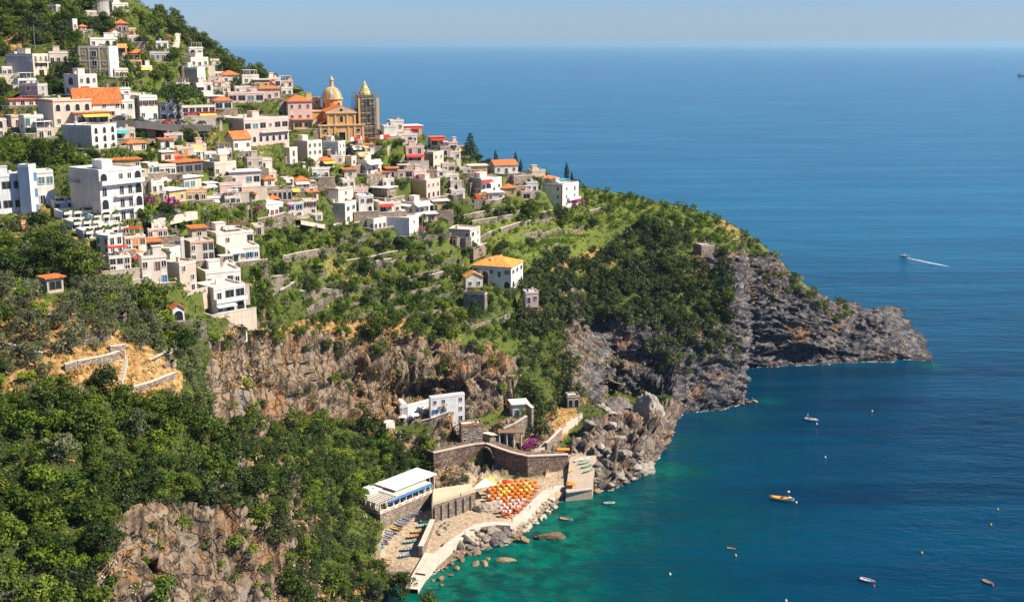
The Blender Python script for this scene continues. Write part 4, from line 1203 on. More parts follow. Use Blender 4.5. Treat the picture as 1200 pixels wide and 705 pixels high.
# openings
d = MB(); d.box(-1.4, 1.4, -.12, .2, 0, 4.0, 1)
for s in (-1, 1): d.box(s * 1.7 - .3, s * 1.7 + .3, -.4, .1, 0, 4.2, 0)
d.xprism([(-2.3, 4.205), (2.3, 4.205), (0, 5.7)], -.45, .1, 0)
d.build('door', [M_CH2, M_DARK], ch)
for x in (-7.2, 7.2):
    put('window', winmesh('w', 1.6, 1.9), ch, (x, -.02, .9))
    q = MB(); n = 14
    for rr, y, mi in (((1.25, .95), -.2, 0), ((.95, .65), -.24, 1)):
        q.xprism([(x + rr[0] * math.cos(2 * math.pi * i / n), 5.0 + rr[1] * math.sin(2 * math.pi * i / n)) for i in range(n)], y, .1, mi)
    q.build('oval_window', [M_CH2, M_GLASS], ch)
put('window', winmesh('a', 1.5, 2.6), ch, (0, .38, h1 + 1.6))
q = MB(); q.xprism([(.7 * math.cos(2 * math.pi * i / 12), h2 + 1.5 + .6 * math.sin(2 * math.pi * i / 12)) for i in range(12)], .04, .2, 0); q.build('oval_window', [M_GLASS], ch)
# dome
dx, dy = -.8, 16.5
q = MB(); q.lathe([(4.5, h2), (4.5, h2 + 5.4)], 16, (dx, dy)); q.build('drum', M_CH, ch)
q = MB(); q.lathe([(4.5, h2 + 5.4), (5.0, h2 + 5.45), (5.0, h2 + 5.9), (4.3, h2 + 5.95)], 16, (dx, dy)); q.build('cornice', M_CH2, ch)
M_D1 = tiles('grey white glazed tiles', (0.50, 0.46, 0.42)); M_D2 = tiles('yellow glazed tiles', (0.66, 0.38, 0.05))
z0 = h2 + 5.95
pr = [(4.25 * math.cos(a), z0 + 5.0 * math.sin(a)) for a in [math.pi / 2 * i / 9 for i in range(9)]]
MB().lathe(pr + [(.9, z0 + 4.9)], 32, (dx, dy)).build('dome', M_D1, ch, smooth=True)
for i in range(8):
    a = 2 * math.pi * (i + .3) / 8
    q = MB()
    da = .17
    V, fs = [], []
    for r, z in pr + [(.9, z0 + 4.9)]:
        for k, rr in ((-da, r + .12), (da, r + .12), (da, r - .1), (-da, r - .1)):
            V.append((dx + rr * math.cos(a + k), dy + rr * math.sin(a + k), z + .05))
    for j in range(len(pr)):
        for k in range(4): fs.append((j * 4 + k, j * 4 + (k + 1) % 4, j * 4 + 4 + (k + 1) % 4, j * 4 + 4 + k))
    q.add(V, fs); q.build('rib', M_D2, ch)
q = MB(); q.lathe([(1.2, z0 + 4.7), (1.2, z0 + 5.2), (.85, z0 + 5.25), (.85, z0 + 7.6), (1.15, z0 + 7.65), (1.15, z0 + 7.9), (.95, z0 + 7.95), (.75, z0 + 8.6), (.3, z0 + 9.2), (.12, z0 + 9.4), (.22, z0 + 9.7), (0, z0 + 10)], 10, (dx, dy)); q.build('lantern', M_CH2, ch)
for i in range(4):
    a = math.pi * i / 2 + .5 - math.pi / 2
    o = put('window', winmesh('a', 1.3, 2.2), ch, (dx + 4.46 * math.cos(a), dy + 4.46 * math.sin(a), h2 + 2)); o.rotation_euler = (0, 0, a + math.pi / 2)
PROT.append((368, 430, 98, 168, proj(p)[2], p.copy(), 22))
# ------------------------------------------------------------------ bell tower behind scaffolding
tp = cast(432, 168)
bt = thing('bell_tower', 'square brown bell tower with yellow pyramid spire inside scaffolding', 'bell tower', tp, yaw + math.radians(8))
M_BT = paint('weathered tower brick', (0.46, 0.28, 0.11), 0.4, 0.9, 0.5)
hs = z_at_v(tp, 113) - tp.z
q = MB(); q.box(-3.4, 3.4, 0, 6.8, -6, hs * .36); q.box(-3.2, 3.2, .2, 6.6, hs * .36, hs * .72); q.box(-2.9, 2.9, .5, 6.3, hs * .72, hs); q.build('wall', M_BT, bt)
q = MB()
for z, w in ((.36, 3.8), (.72, 3.6), (1.0, 3.3)): q.box(-w, w, 3.4 - w, 3.4 + w, hs * z + .003, hs * z + .5)
q.build('cornice', M_CH2, bt)
M_SP = tiles('pale yellow spire tiles', (0.62, 0.50, 0.20))
MB().lathe([(2.5, hs + .5), (2.5, hs + 1.3), (.15, hs + 6.6), (0, hs + 7)], 8, (0, 3.4), off=.5).build('spire', M_SP, bt)
for z in (.10, .48, .80): put('window', winmesh('A' if z > .3 else 's', 1.9, 3.0) if z > .3 else winmesh('s', 1.2, 1.4), bt, (0, .17 if z < .7 else .47, hs * z + (1 if z < .3 else 0)))
sc = thing('scaffolding', 'steel and timber scaffolding wrapped round the bell tower', 'scaffolding', tp, yaw + math.radians(8))
lv = [hs * i / 9 for i in range(1, 11)]
hh = hs * 1.08
pts = []
for k in range(6): pts += [(-4.6 + 9.2 * k / 5, -1.1), (-4.6 + 9.2 * k / 5, 8)]
for k in range(1, 5): pts += [(-4.6, -1.1 + 9.1 * k / 5), (4.6, -1.1 + 9.1 * k / 5)]
polem = None
for x, y in pts:
    if polem is None:
        o = MB().tube((0, 0, -4), (0, 0, hh), .1, 5).build('pole', M_METAL, sc); polem = o.data
    else: o = put('pole', polem, sc)
    o.location = (x, y, 0)
for z in lv:
    q = MB()
    for a, b in (((-4.6, -1.1), (4.6, -1.1)), ((4.6, -1.1), (4.6, 8)), ((4.6, 8), (-4.6, 8)), ((-4.6, 8), (-4.6, -1.1))):
        for dz in (0, .9): q.tube((*a, z + dz), (*b, z + dz), .05, 4)
    q.build('ledger', M_METAL, sc)
    q = MB(); q.box(-4.5, 4.5, -1.0, -.2, z - .08, z); q.box(3.7, 4.5, -.19, 7.9, z - .08, z); q.box(-4.5, -3.7, -.19, 7.9, z - .08, z); q.build('plank', M_WOOD, sc)
q = MB()
for i in range(0, 9, 2): q.tube((-4.6, -1.12, hs * i / 9), (4.6, -1.12, hs * (i + 1) / 9 + 1), .045, 4)
q.build('brace', M_METAL, sc)
M_NET = plain('ochre scaffold sheeting', (0.56, 0.36, 0.10), 0.9)
for x0, x1 in ((-4.8, -3.9), (3.6, 4.8)): MB().box(x0, x1, -1.28, -1.2, hs * .3, hs * .97).build('sheeting', M_NET, sc)
PROT.append((418, 447, 98, 168, proj(tp)[2], tp.copy(), 10))
# banner fence along the church terrace
a, b = cast(411, 171), cast(457, 169)
zt = max(a.z, b.z, ch.location.z) + .9
fn = thing('banner_fence', 'terrace fence hung with red and white banners before the bell tower', 'fence', (0, 0, 0))
n = 12
for i in range(n):
    p0, p1 = a.lerp(b, i / n), a.lerp(b, (i + .94) / n)
    p0.z = p1.z = zt - .4
    nn = Vector((-(p1 - p0).y, (p1 - p0).x, 0)).normalized() * .05
    MB().hexa([p0 - nn, p1 - nn, p1 + nn, p0 + nn], [x + Vector((0, 0, 1.7)) for x in (p0 - nn, p1 - nn, p1 + nn, p0 + nn)]).build('banner', M_RED if i % 3 else M_WHITE, fn)
    MB().tube(p0 + Vector((0, 0, -2)), p0 + Vector((0, 0, 1.9)), .06, 5).build('post', M_METAL, fn)
PROT.append((411, 457, 162, 171, proj(a)[2], a.copy(), 3))
# terrace wall under the banners
def wall_line(label, pix, up, down, th=.6, mat=None, name='terrace_wall', cat='wall', coping=True, pts=None, flat=None, group=None):
    """a masonry wall along pixels on the ground; its top runs up metres above them"""
    P_ = pts or [cast(*q) for q in pix]
    root = thing(name, label, cat, P_[0], 0, group)
    o0 = P_[0]
    q, c = MB(), MB()
    for i in range(len(P_) - 1):
        a, b = P_[i] - o0, P_[i + 1] - o0
        nn = Vector((-(b - a).y, (b - a).x, 0)).normalized() * (th / 2)
        za, zb = (a.z + up, b.z + up) if flat is None else (flat - o0.z, flat - o0.z)
        lo = [a - nn, b - nn, b + nn, a + nn]
        lo = [Vector((x.x, x.y, min(a.z, b.z) - down)) for x in lo]
        hi = [Vector((x.x, x.y, z)) for x, z in zip(lo, (za, zb, zb, za))]
        q.hexa(lo, hi)
        if coping:
            k = nn * 1.35
            l2 = [Vector((x.x, x.y, z + .004)) for x, z in zip((a - k, b - k, b + k, a + k), (za, zb, zb, za))]
            c.hexa(l2, [x + Vector((0, 0, .18)) for x in l2])
    q.build('wall', mat or wall('S'), root)
    if coping: c.build('coping', M_CONC, root)
    PROT.append((min(x[0] for x in pix), max(x[0] for x in pix), min(x[1] for x in pix) - up * 2.6, max(x[1] for x in pix), proj(P_[0])[2], o0.copy(), 2)) if pix and up > 1.5 else None
    return root
# ------------------------------------------------------------------ stepped white hotel terraces with planters
def stepped():
    spec = [(63, 100, 232, 244, 7), (100, 128, 236, 246, 7), (72, 108, 245, 257, 8), (108, 140, 249, 262, 8), (84, 118, 257, 269, 7), (118, 150, 264, 276, 7), (98, 132, 268, 280, 6)]
    k = 0
    for uL, uR, vT, vB, n in spec:
        k += 1
        lab = ['uppermost left', 'uppermost right', 'second left', 'second right', 'third left', 'third right', 'lowest'][k - 1]
        r, wR, wL, h = house(f'white stepped hotel terrace, {lab} of its flight, with planter boxes', uL, uL + .5, uR, vT + 3, vB, 'W', 'f', '', 'd.d.d' if uR - uL > 30 else 'd.dw', name='hotel_terrace', cat='hotel terrace', phi=16, depth=7, nocorn=1, group='stepped hotel terraces')
        for j in range(3):
            x0 = wR * (.06 + .32 * j)
            q = MB(); q.box(x0, x0 + wR * .24, -.7, -.01, h - .9, h - .2)
            pb = q.build('planter', wall('W'), r)
            rr = random.Random(k * 9 + j)
            q = MB()
            for _ in range(26):
                x, y, z = x0 + wR * .24 * rr.random(), -.1 - .5 * rr.random(), h - .2 + .6 * rr.random()
                q.add([(x - .25, y, z - .1), (x + .2, y - .1, z), (x + .1, y + .1, z + .3), (x - .2, y + .15, z + .25)], [(0, 1, 2, 3)])
            q.build('planting', M_LEAFY, r)
M_LEAFY = leafmat('leafy planting', [(0.02, 0.045, 0.008), (0.05, 0.10, 0.015), (0.10, 0.16, 0.03)])
stepped()

# ------------------------------------------------------------------ the many small houses that fill the rows between the larger ones
def say_dir(u, v, q):
    du, dv = u - q[0], v - q[1]
    return ('just right of' if du > 0 else 'just left of') if abs(du) > abs(dv) * 1.2 else ('just below' if dv > 0 else 'just above')
LAND = [((r_[0] + r_[1]) / 2, (r_[2] + r_[3]) / 2) for r_ in PROT]
NAMED = [(o['label'], proj(o.location)) for o in list(COL.objects) if '_dims' in o.keys() and len(o['label'].split()) <= 10 and o.get('category') != 'hotel terrace']
TOWN = [([(0, 92), (60, 60), (130, 40), (215, 55), (262, 92), (262, 118), (150, 118), (60, 120), (0, 140)], 9, 1), ([(0, 135), (60, 150), (110, 175), (0, 190)], 0, 2), ([(140, 110), (215, 108), (262, 118), (262, 150), (300, 180), (250, 190), (150, 182), (140, 150)], 5, 3),
        ([(150, 183), (250, 183), (350, 190), (350, 235), (300, 245), (240, 240), (170, 238)], 25, 4), ([(340, 170), (450, 172), (520, 200), (540, 235), (470, 250), (420, 225), (345, 225)], 15, 5), ([(318, 226), (420, 222), (505, 236), (500, 275), (420, 275), (320, 250)], 11, 6),
        ([(115, 278), (300, 275), (305, 312), (285, 330), (205, 340), (160, 325), (125, 312)], 16, 7), ([(515, 195), (625, 205), (625, 235), (560, 240), (515, 225)], 5, 8), ([(440, 145), (500, 165), (540, 185), (520, 195), (470, 175)], 8, 9), ([(245, 92), (335, 104), (330, 120), (250, 118)], 6, 10)]
taken = set(o.get('label') for o in COL.objects)
for poly, n, seed in TOWN:
    rr = random.Random(seed * 13 + 1)
    us_, vs2 = [p[0] for p in poly], [p[1] for p in poly]
    k = tries = 0
    while k < n and tries < n * 60:
        tries += 1
        u, v = rr.uniform(min(us_), max(us_)), rr.uniform(min(vs2), max(vs2))
        if not inpoly(np.array([u]), np.array([v]), poly)[0]: continue
        w_, h_, side = rr.uniform(11, 21), rr.uniform(8, 13.5), rr.choice((0, 0, rr.uniform(3, 9)))
        L0, R0, T0 = u - side, u + w_, v - h_
        bad = False
        for (uL, uR, vT, vB, t, p, w) in PROT:
            ox, oy = min(R0, uR) - max(L0, uL), min(v, vB) - max(T0, vT)
            if ox > 0 and oy > 0 and ox * oy > .22 * min((R0 - L0) * h_, (uR - uL) * (vB - vT)): bad = True; break
        if bad: continue
        wc = rr.choice(('W', 'W', 'W2', 'W3', 'W4', 'C', 'B', 'P', 'A', 'S', 'C', 'Y'))
        cn = {'W': 'white', 'W2': 'creamy white', 'W3': 'rosy white', 'W4': 'ivory', 'C': 'cream', 'B': 'beige', 'P': 'pink', 'A': 'apricot', 'S': 'stone', 'Y': 'ochre'}[wc]
        rf = rr.choice('fffffssh')
        rn = {'f': 'flat roofed', 's': 'slab roofed', 'h': 'tile roofed'}[rf]
        lm = sorted(NAMED, key=lambda q: math.hypot(q[1][0] - u, (q[1][1] - v) * 1.3))
        lab = None
        for q in lm[:4]:
            c = f'{rn} {cn} house {say_dir(u, v, q[1])} the {q[0]}'
            if c not in taken: lab = c; break
        if not lab or len(lab.split()) > 16: continue
        taken.add(lab)
        if wc == 'W': wc = 'W'
        ops = {}
        if rf == 'f' and rr.random() < .35: ops['perg'] = (.1, .9, rr.choice((M_WHITE, M_BROWN, M_ROOF, M_WOOD)))
        if rr.random() < .3: ops['awn'] = [('R', 0, 0, rr.uniform(.4, 1), rr.choice((M_WHITE, M_RED, M_YEL, M_WHITE)))]
        if rr.random() < .3: ops['balc'] = [('R', 0, .1, .9, rr.random() < .5)]
        house(lab, u - side, u, u + w_, v - h_, v, wc, rf, None if side else '', None, box=1 if rr.random() < .4 else 0, tcorn=rr.random() < .25, slab=rr.choice('kw'), wc2=rr.choice((None, 'G', 'B')) if side else None, **ops)
        k += 1

# ------------------------------------------------------------------ cut a level bed into the slope under every house
foot = []
for r in list(COL.objects):
    if '_dims' in r.keys():
        wR, wL, h = r['_dims']
        if r.get('category') not in ('cave house', 'shelter'): foot.append((r.location.x, r.location.y, r.location.z, r.rotation_euler.z, wR, wL))
        del r['_dims']
for r, w, d in ((ch, 10, 24),):
    foot.append((r.location.x - 10 * math.cos(yaw), r.location.y - 10 * math.sin(yaw), r.location.z, yaw, 34, 10))
Vn = G2.reshape(-1, 3).copy()
bestd = np.full(len(Vn), 1e9); bestz = Vn[:, 2].copy()
for x, y, z, a, wR, wL in foot:
    dx_, dy_ = Vn[:, 0] - x, Vn[:, 1] - y
    near = np.where((np.abs(dx_) < 80) & (np.abs(dy_) < 80))[0]
    lx = dx_[near] * math.cos(a) + dy_[near] * math.sin(a)
    ly = -dx_[near] * math.sin(a) + dy_[near] * math.cos(a)
    ex = np.maximum(np.maximum(-lx, lx - wR), 0); ey = np.maximum(np.maximum(-ly, ly - wL), 0)
    ds = np.hypot(ex, ey)
    b_ = (ds < bestd[near]) & (ds < 8) & (np.abs(Vn[near, 2] - z) < 22)
    k = near[b_]
    bestd[k] = ds[b_]; bestz[k] = z
wt = 1 - sstep(2.6, 7.5, bestd)
keep = (rock < .6) | (bestd < 2.6)
Vn[:, 2] = np.where(keep, Vn[:, 2] * (1 - wt) + (bestz - .05) * wt, Vn[:, 2])
hill.data.vertices.foreach_set('co', Vn.astype(np.float32).ravel())
hill.data.update()
P2 = Vn
G2 = Vn.reshape(NC, NR, 3)
NFOOT = bestd
sub = G2[np.ix_(_c, _r)]
BVH = BVHTree.FromPolygons(sub.reshape(-1, 3).tolist(), bq.tolist())

# garden and terrace walls in front of the houses
def garden_walls():
    rr = random.Random(31)
    for r in [o for o in list(COL.objects) if o.get('category') == 'house' and o.type == 'EMPTY' and o['label'].split()[1] != 'roofed']:
        dims = next(((a, b) for x, y, z, an, a, b in foot if abs(x - r.location.x) < .01 and abs(y - r.location.y) < .01), None)
        if not dims or rr.random() < .18: continue
        wR, wL = dims
        k = rr.uniform(2.3, 3.2)
        lab = 'low wall before the ' + r['label']
        lab = ' '.join(lab.split()[:16])
        g = thing('garden_wall', lab, 'wall', r.location.copy(), r.rotation_euler.z)
        up = rr.choice((.2, .9, 1.0))
        mat = wall(rr.choice('SSSCB'))
        q = MB()
        q.box(-k, wR + 1.5, -k, -k + .4, -5, up)
        if wL > 5: q.box(-k, -k + .4, -k + .401, wL * .8, -5, up)
        q.build('wall', mat, g)
        q = MB()
        q.box(-k - .08, wR + 1.58, -k - .08, -k + .48, up + .003, up + .15)
        if wL > 5: q.box(-k - .08, -k + .48, -k + .481, wL * .8, up + .003, up + .15)
        q.build('coping', M_CONC, g)
        if rr.random() < .6:
            MB().box(-k + .5, wR + 1.4, -k + .41, -.15, -1.5, .06).build('terrace_paving', M_CONC, g)
garden_walls()
# ------------------------------------------------------------------ roads, paths, walls
def ribbon(name, pix, width, mat, thick=.35, lift=.12, label=None, cat=None, pts=None, kind='structure', up=None):
    P_ = pts or [cast(*q) for q in pix]
    # resample and smooth
    Q = []
    for i in range(len(P_) - 1):
        n = max(1, int((P_[i + 1] - P_[i]).length / 3))
        for k in range(n): Q.append(P_[i].lerp(P_[i + 1], k / n))
    Q.append(P_[-1])
    mb = MB()
    L_ = []
    for i, p in enumerate(Q):
        d = (Q[min(i + 1, len(Q) - 1)] - Q[max(i - 1, 0)]); d.z = 0
        nn = Vector((-d.y, d.x, 0)).normalized() * width / 2
        z = p.z + lift
        L_.append([(p.x + nn.x, p.y + nn.y, z), (p.x - nn.x, p.y - nn.y, z), (p.x - nn.x, p.y - nn.y, z - thick), (p.x + nn.x, p.y + nn.y, z - thick)])
    V = [x for q in L_ for x in q]
    fs = []
    for i in range(len(L_) - 1):
        for k in range(4): fs.append((i * 4 + k, i * 4 + (k + 1) % 4, i * 4 + 4 + (k + 1) % 4, i * 4 + 4 + k))
    mb.add(V, fs)
    o = mb.build(name, mat)
    if label: tag(o, label, cat)
    else: o['kind'] = kind
    return Q
road1 = ribbon('road', [(128, 141), (150, 143), (170, 145), (192, 147), (215, 147), (240, 148)], 7, M_ASPH, 2.5, .5)
road2 = ribbon('road', [(165, 262), (185, 256), (205, 252), (222, 249)], 6, M_CONC, 2.5, .5)
road3 = ribbon('road', [(205, 40), (203, 52), (199, 66)], 5, M_CONC, 1.5, .4)
road4 = ribbon('road', [(345, 259), (372, 264), (395, 262)], 5, M_CONC, 1.5, .4)
wall_line('retaining wall of the parking road by the umbrella pine', [(128, 146), (150, 149), (170, 151), (192, 153), (215, 152), (242, 153)], 2.0, 4, .8)
wall_line('retaining wall under the road beside the stepped hotel', [(160, 268), (185, 263), (205, 258), (224, 255)], 1.6, 4, .8)
wall_line('tall cream stone wall under the long white house with curved roof', [(302, 268), (318, 265), (334, 260), (345, 264)], 3.4, 4, .8)
wall_line('curving stone ramp wall climbing to the church terrace', [(446, 222), (458, 212), (466, 203), (471, 194), (475, 186)], 3.0, 3, 1.0)
wall_line('cream wall under the red and white banners', [(405, 176), (425, 175), (446, 175), (457, 174)], 1.2, 3, .8, wall('C'))
wall_line('lower garden terrace wall with a pale flat top left of the dark round tree', [(553, 264), (570, 261), (588, 258), (600, 256)], 1.8, 2, .8)
wall_line('upper garden terrace wall below the garage like house', [(543, 257), (556, 254), (570, 251), (583, 249)], 1.7, 2, .8)
wall_line('broken garden wall between the lawn and the vineyard', [(586, 272), (598, 268), (610, 264), (622, 262)], 1.6, 2, .8)
wall_line('short garden wall right of the isolated white house', [(562, 284), (572, 278), (580, 275)], 2.0, 2, .8)
wall_line('wall of the small terrace under the garage like house', [(568, 241), (582, 240), (595, 235)], 2.2, 2, .8)
wall_line('long dry stone wall on the golden slope with pale top', [(76, 434), (90, 430), (110, 426), (128, 422), (139, 418)], 1.3, 1.5, .7, group=None)
wall_line('lower dry stone wall curving round the golden terrace', [(142, 462), (160, 457), (175, 453), (190, 447), (205, 441)], 1.0, 1.5, .7)
wall_line('grey dry stone wall at the olive terraces', [(128, 412), (138, 411), (146, 409)], 1.2, 1.5, .7)
wall_line('dry stone terrace wall below the shed', [(0, 345), (20, 344), (46, 347)], 1.1, 1.5, .7)
wall_line('dry stone wall among olives above the golden slope', [(40, 372), (70, 374), (96, 372)], .9, 1.5, .7)
wall_line('dry stone wall at the left edge of the olive slope', [(0, 405), (28, 412), (50, 418)], .9, 1.5, .7)
wall_line('stone wall in the gardens below the grey walled house', [(330, 305), (352, 300), (376, 296)], 1.4, 1.5, .7)
wall_line('stone wall in the gardens left of the cliff villa', [(440, 310), (462, 306), (486, 303)], 1.4, 1.5, .7)
wall_line('low wall of the vegetable garden above the cliff', [(350, 345), (380, 342), (405, 344)], 1.2, 1.5, .7)
wall_line('stone wall in the terraces right of the lower hamlet', [(310, 330), (335, 326), (352, 327)], 1.3, 1.5, .7)
wall_line('stone wall beside the cliff villa garden', [(500, 328), (520, 322), (536, 318)], 1.5, 1.5, .7)
wall_line('stone wall under the upper gardens below the grey spur house', [(150, 112), (175, 113), (200, 112)], 1.2, 1.5, .7, wall('C'))
wall_line('long pale wall under the gardens above the main hotel', [(60, 180), (90, 185), (120, 186), (150, 184)], 1.2, 1.5, .7, wall('C'))
wall_line('wall of the ridge garden behind the square villa', [(690, 250), (705, 246), (720, 248)], 1.2, 1.5, .7)
def say_where(items, cat, group):
    """tell alike things apart by size and by their place in the group"""
    if not items: return
    U = np.array([i[1] for i in items]); V = np.array([i[2] for i in items]); Z = np.array([i[3] for i in items])
    uq, vq, zq = np.quantile(U, [.2, .4, .6, .8]), np.quantile(V, [.25, .5, .75]), np.quantile(Z, [.33, .67])
    for o, u, v, s, lab, _ in items:
        a = ('far left', 'left', 'middle', 'right', 'far right')[int(np.searchsorted(uq, u))]
        b = ('topmost', 'upper', 'lower', 'lowest')[int(np.searchsorted(vq, v))]
        c = ('short', 'middling', 'long')[int(np.searchsorted(zq, s))] if cat == 'wall' else ('small', 'middling', 'large')[int(np.searchsorted(zq, s))]
        tag(o, f'{c} {lab}, {b} {a}' if len(items) > 2 else lab, cat, group)
# dry stone walls that step the gardens, each along its own contour
def contour_walls(where, poly, n, seed, up=(.7, 1.4)):
    rr = random.Random(seed)
    us_, vs2 = [p[0] for p in poly], [p[1] for p in poly]
    k = tries = 0
    while k < n and tries < n * 20:
        tries += 1
        u, v = rr.uniform(min(us_), max(us_)), rr.uniform(min(vs2), max(vs2))
        if not inpoly(np.array([u]), np.array([v]), poly)[0]: continue
        p = cast(u, v); pts = [p.copy()]; L_ = rr.randint(5, 12)
        for _ in range(L_):
            e = 2.0
            gx, gy = drop(p.x + e, p.y) - drop(p.x - e, p.y), drop(p.x, p.y + e) - drop(p.x, p.y - e)
            d = Vector((gy, -gx, 0))
            if d.length < .15 or d.length > 14: break
            d.normalize()
            if d.x < 0: d = -d
            p = p + d * 2.6; p.z = drop(p.x, p.y); pts.append(p.copy())
        if len(pts) < 4: continue
        a = proj(pts[0]); b = proj(pts[-1])
        if any(uL < (a[0] + b[0]) / 2 < uR and vT < a[1] < vB for uL, uR, vT, vB, *_ in PROT): continue
        zm = sum(q.z for q in pts) / len(pts)
        g = wall_line('x', [], 0, 1.6, .6, wall(rr.choice('SDD')), 'terrace_wall', 'wall', rr.random() < .12, pts, zm + rr.uniform(*up))
        items = WALLS.setdefault(where, []); items.append((g, u, v, len(pts), where, ''))
        k += 1
WALLS = {}
contour_walls('dry stone terrace wall in the gardens above the great cliff', [(300, 300), (420, 285), (540, 300), (545, 345), (600, 385), (540, 390), (440, 380), (330, 375), (285, 340)], 34, 1)
contour_walls('garden wall among the lower houses', [(300, 262), (420, 275), (540, 245), (560, 300), (420, 292), (300, 300)], 14, 2)
contour_walls('garden wall among the middle houses', [(160, 185), (345, 190), (540, 205), (545, 250), (340, 240), (160, 235)], 22, 3)
contour_walls('garden wall on the upper slope', [(0, 60), (130, 60), (205, 60), (205, 110), (100, 110), (0, 130)], 14, 4)
contour_walls('low terrace wall beside the vineyard', [(560, 240), (690, 250), (720, 300), (640, 315), (560, 300)], 12, 5, (.4, .9))
contour_walls('dry stone wall on the olive slope', [(0, 345), (130, 350), (220, 400), (215, 440), (60, 430), (0, 430)], 12, 6)
contour_walls('stone wall in the green heart of the village', [(160, 262), (235, 242), (300, 265), (300, 290), (165, 275)], 8, 7)
for k_, it_ in WALLS.items(): say_where(it_, 'wall', k_.replace('wall', 'walls'))
# stone stair down the golden slope
st = [cast(146, 421), cast(144, 430), cast(143, 438), cast(140, 446)]
root = thing('stone_stair', 'steep stone stair of pale steps beside the golden slope', 'stairs', st[0])
n = 14
for i in range(n):
    f = i / (n - 1) * 2.999
    p = st[int(f)].lerp(st[int(f) + 1], f - int(f)) - st[0]
    o = MB().box(-.75, .75, -.32, .32, -.6, .22).build('step', M_CONC, root); o.location = p; o.rotation_euler = (0, 0, rng.uniform(-.15, .15))
MB().box(-.25, .25, -.25, .25, -1, 2.2).build('post', M_CONC, root)

# parked cars
def make_car():
    root = thing('parked_car', 'x', 'car')
    prof = [(-2.1, .35), (-2.1, .8), (-1.95, .95), (-1.1, 1.02), (-.55, 1.45), (.9, 1.47), (1.55, 1.0), (2.05, .85), (2.1, .35)]
    b = MB(); b.xprism(prof, -.82, .82); body = b.build('body', plain('white car paint', (.75, .75, .74), .25, .6), root)
    g = MB()
    for y0, y1 in ((-.835, -.825), (.825, .835)): g.xprism([(-1.0, 1.03), (-.53, 1.38), (.85, 1.40), (1.35, 1.03)], y0, y1)
    g.add([(-1.13, -.7, 1.05), (-1.13, .7, 1.05), (-.6, .66, 1.43), (-.6, -.66, 1.43)], [(0, 1, 2, 3)])
    g.add([(1.56, -.7, 1.03), (1.56, .7, 1.03), (.95, .66, 1.46), (.95, -.66, 1.46)], [(0, 3, 2, 1)])
    g.build('window', M_GLASS, root)
    for x in (-1.3, 1.3):
        for y in (-.85, .85): MB().tube((x, y - .1, .32), (x, y + .1, .32), .32, 10).build('wheel', plain('tyre', (.02, .02, .02), .9), root)
    return root
car0 = make_car()
car_cols = [('white', (.75, .75, .74)), ('silver', (.4, .41, .42)), ('white', (.75, .75, .74)), ('pale blue', (.25, .36, .5)), ('dark grey', (.06, .065, .07)), ('white', (.75, .75, .74)), ('silver', (.4, .41, .42)), ('red', (.4, .03, .02))]
first = True
def place_cars(path, spots, where, off):
    global first
    for i, f in enumerate(spots):
        k = f * (len(path) - 1); a = int(min(k, len(path) - 2))
        p = path[a].lerp(path[a + 1], k - a); d = path[a + 1] - path[a]; d.z = 0; d.normalize()
        nn = Vector((d.y, -d.x, 0))
        p = p + nn * off + Vector((0, 0, .52))
        c, rgb = car_cols[(i + int(off * 3)) % len(car_cols)]
        lab = f'{c} car parked {where}'
        if first: o = car0; first = False; o.location = p; o.rotation_euler = (0, 0, math.atan2(d.y, d.x)); o['label'] = lab; o['group'] = 'cars parked in the village'
        else: o = clone(car0, p, math.atan2(d.y, d.x), None, lab, 'cars parked in the village')
        for chd in o.children:
            if chd.name.startswith('body'):
                if c != 'white':
                    chd.data = chd.data.copy(); chd.data.materials[0] = plain(c + ' car paint', rgb, .25, .6)
place_cars(road1, (.06, .2, .34, .5, .62, .76, .9), 'on the road by the umbrella pine', 1.6)
place_cars(road2, (.12, .35, .55, .78), 'on the road beside the stepped hotel', 1.2)
place_cars(road3, (.25, .7), 'on the steep upper road', .8)

# lamp posts and aerial poles
pole0 = None
for u, v, vt, lab in ((41, 56, 29, 'tall thin steel mast above the long dark grey building'), (240, 172, 155, 'pale pole among trees below the umbrella pine'), (268, 267, 244, 'concrete pole with crossbar right of the stepped hotel'),
                      (188, 346, 325, 'pale concrete pole in the lower hamlet'), (261, 92, 77, 'steel mast at the right end of the spur'), (495, 275, 252, 'thin pole right of the dark arches house'), (585, 260, 244, 'thin pole on the garden terrace'),
                      (700, 246, 230, 'thin pole on the ridge behind the square villa'), (357, 226, 212, 'thin pole beside the stone arcade')):
    p = cast(u, v); h = z_at_v(p, vt) - p.z
    t_ = thing('pole', lab, 'pole', p)
    MB().tube((0, 0, -1), (0, 0, h), .16, 6, 0, .09).build('shaft', M_METAL, t_)
    MB().box(-.7, .7, -.05, .05, h - .8, h - .68).build('crossbar', M_METAL, t_)
# ------------------------------------------------------------------ the cove: walls, restaurant, beach, rocks
def local(root, p): return p - root.location
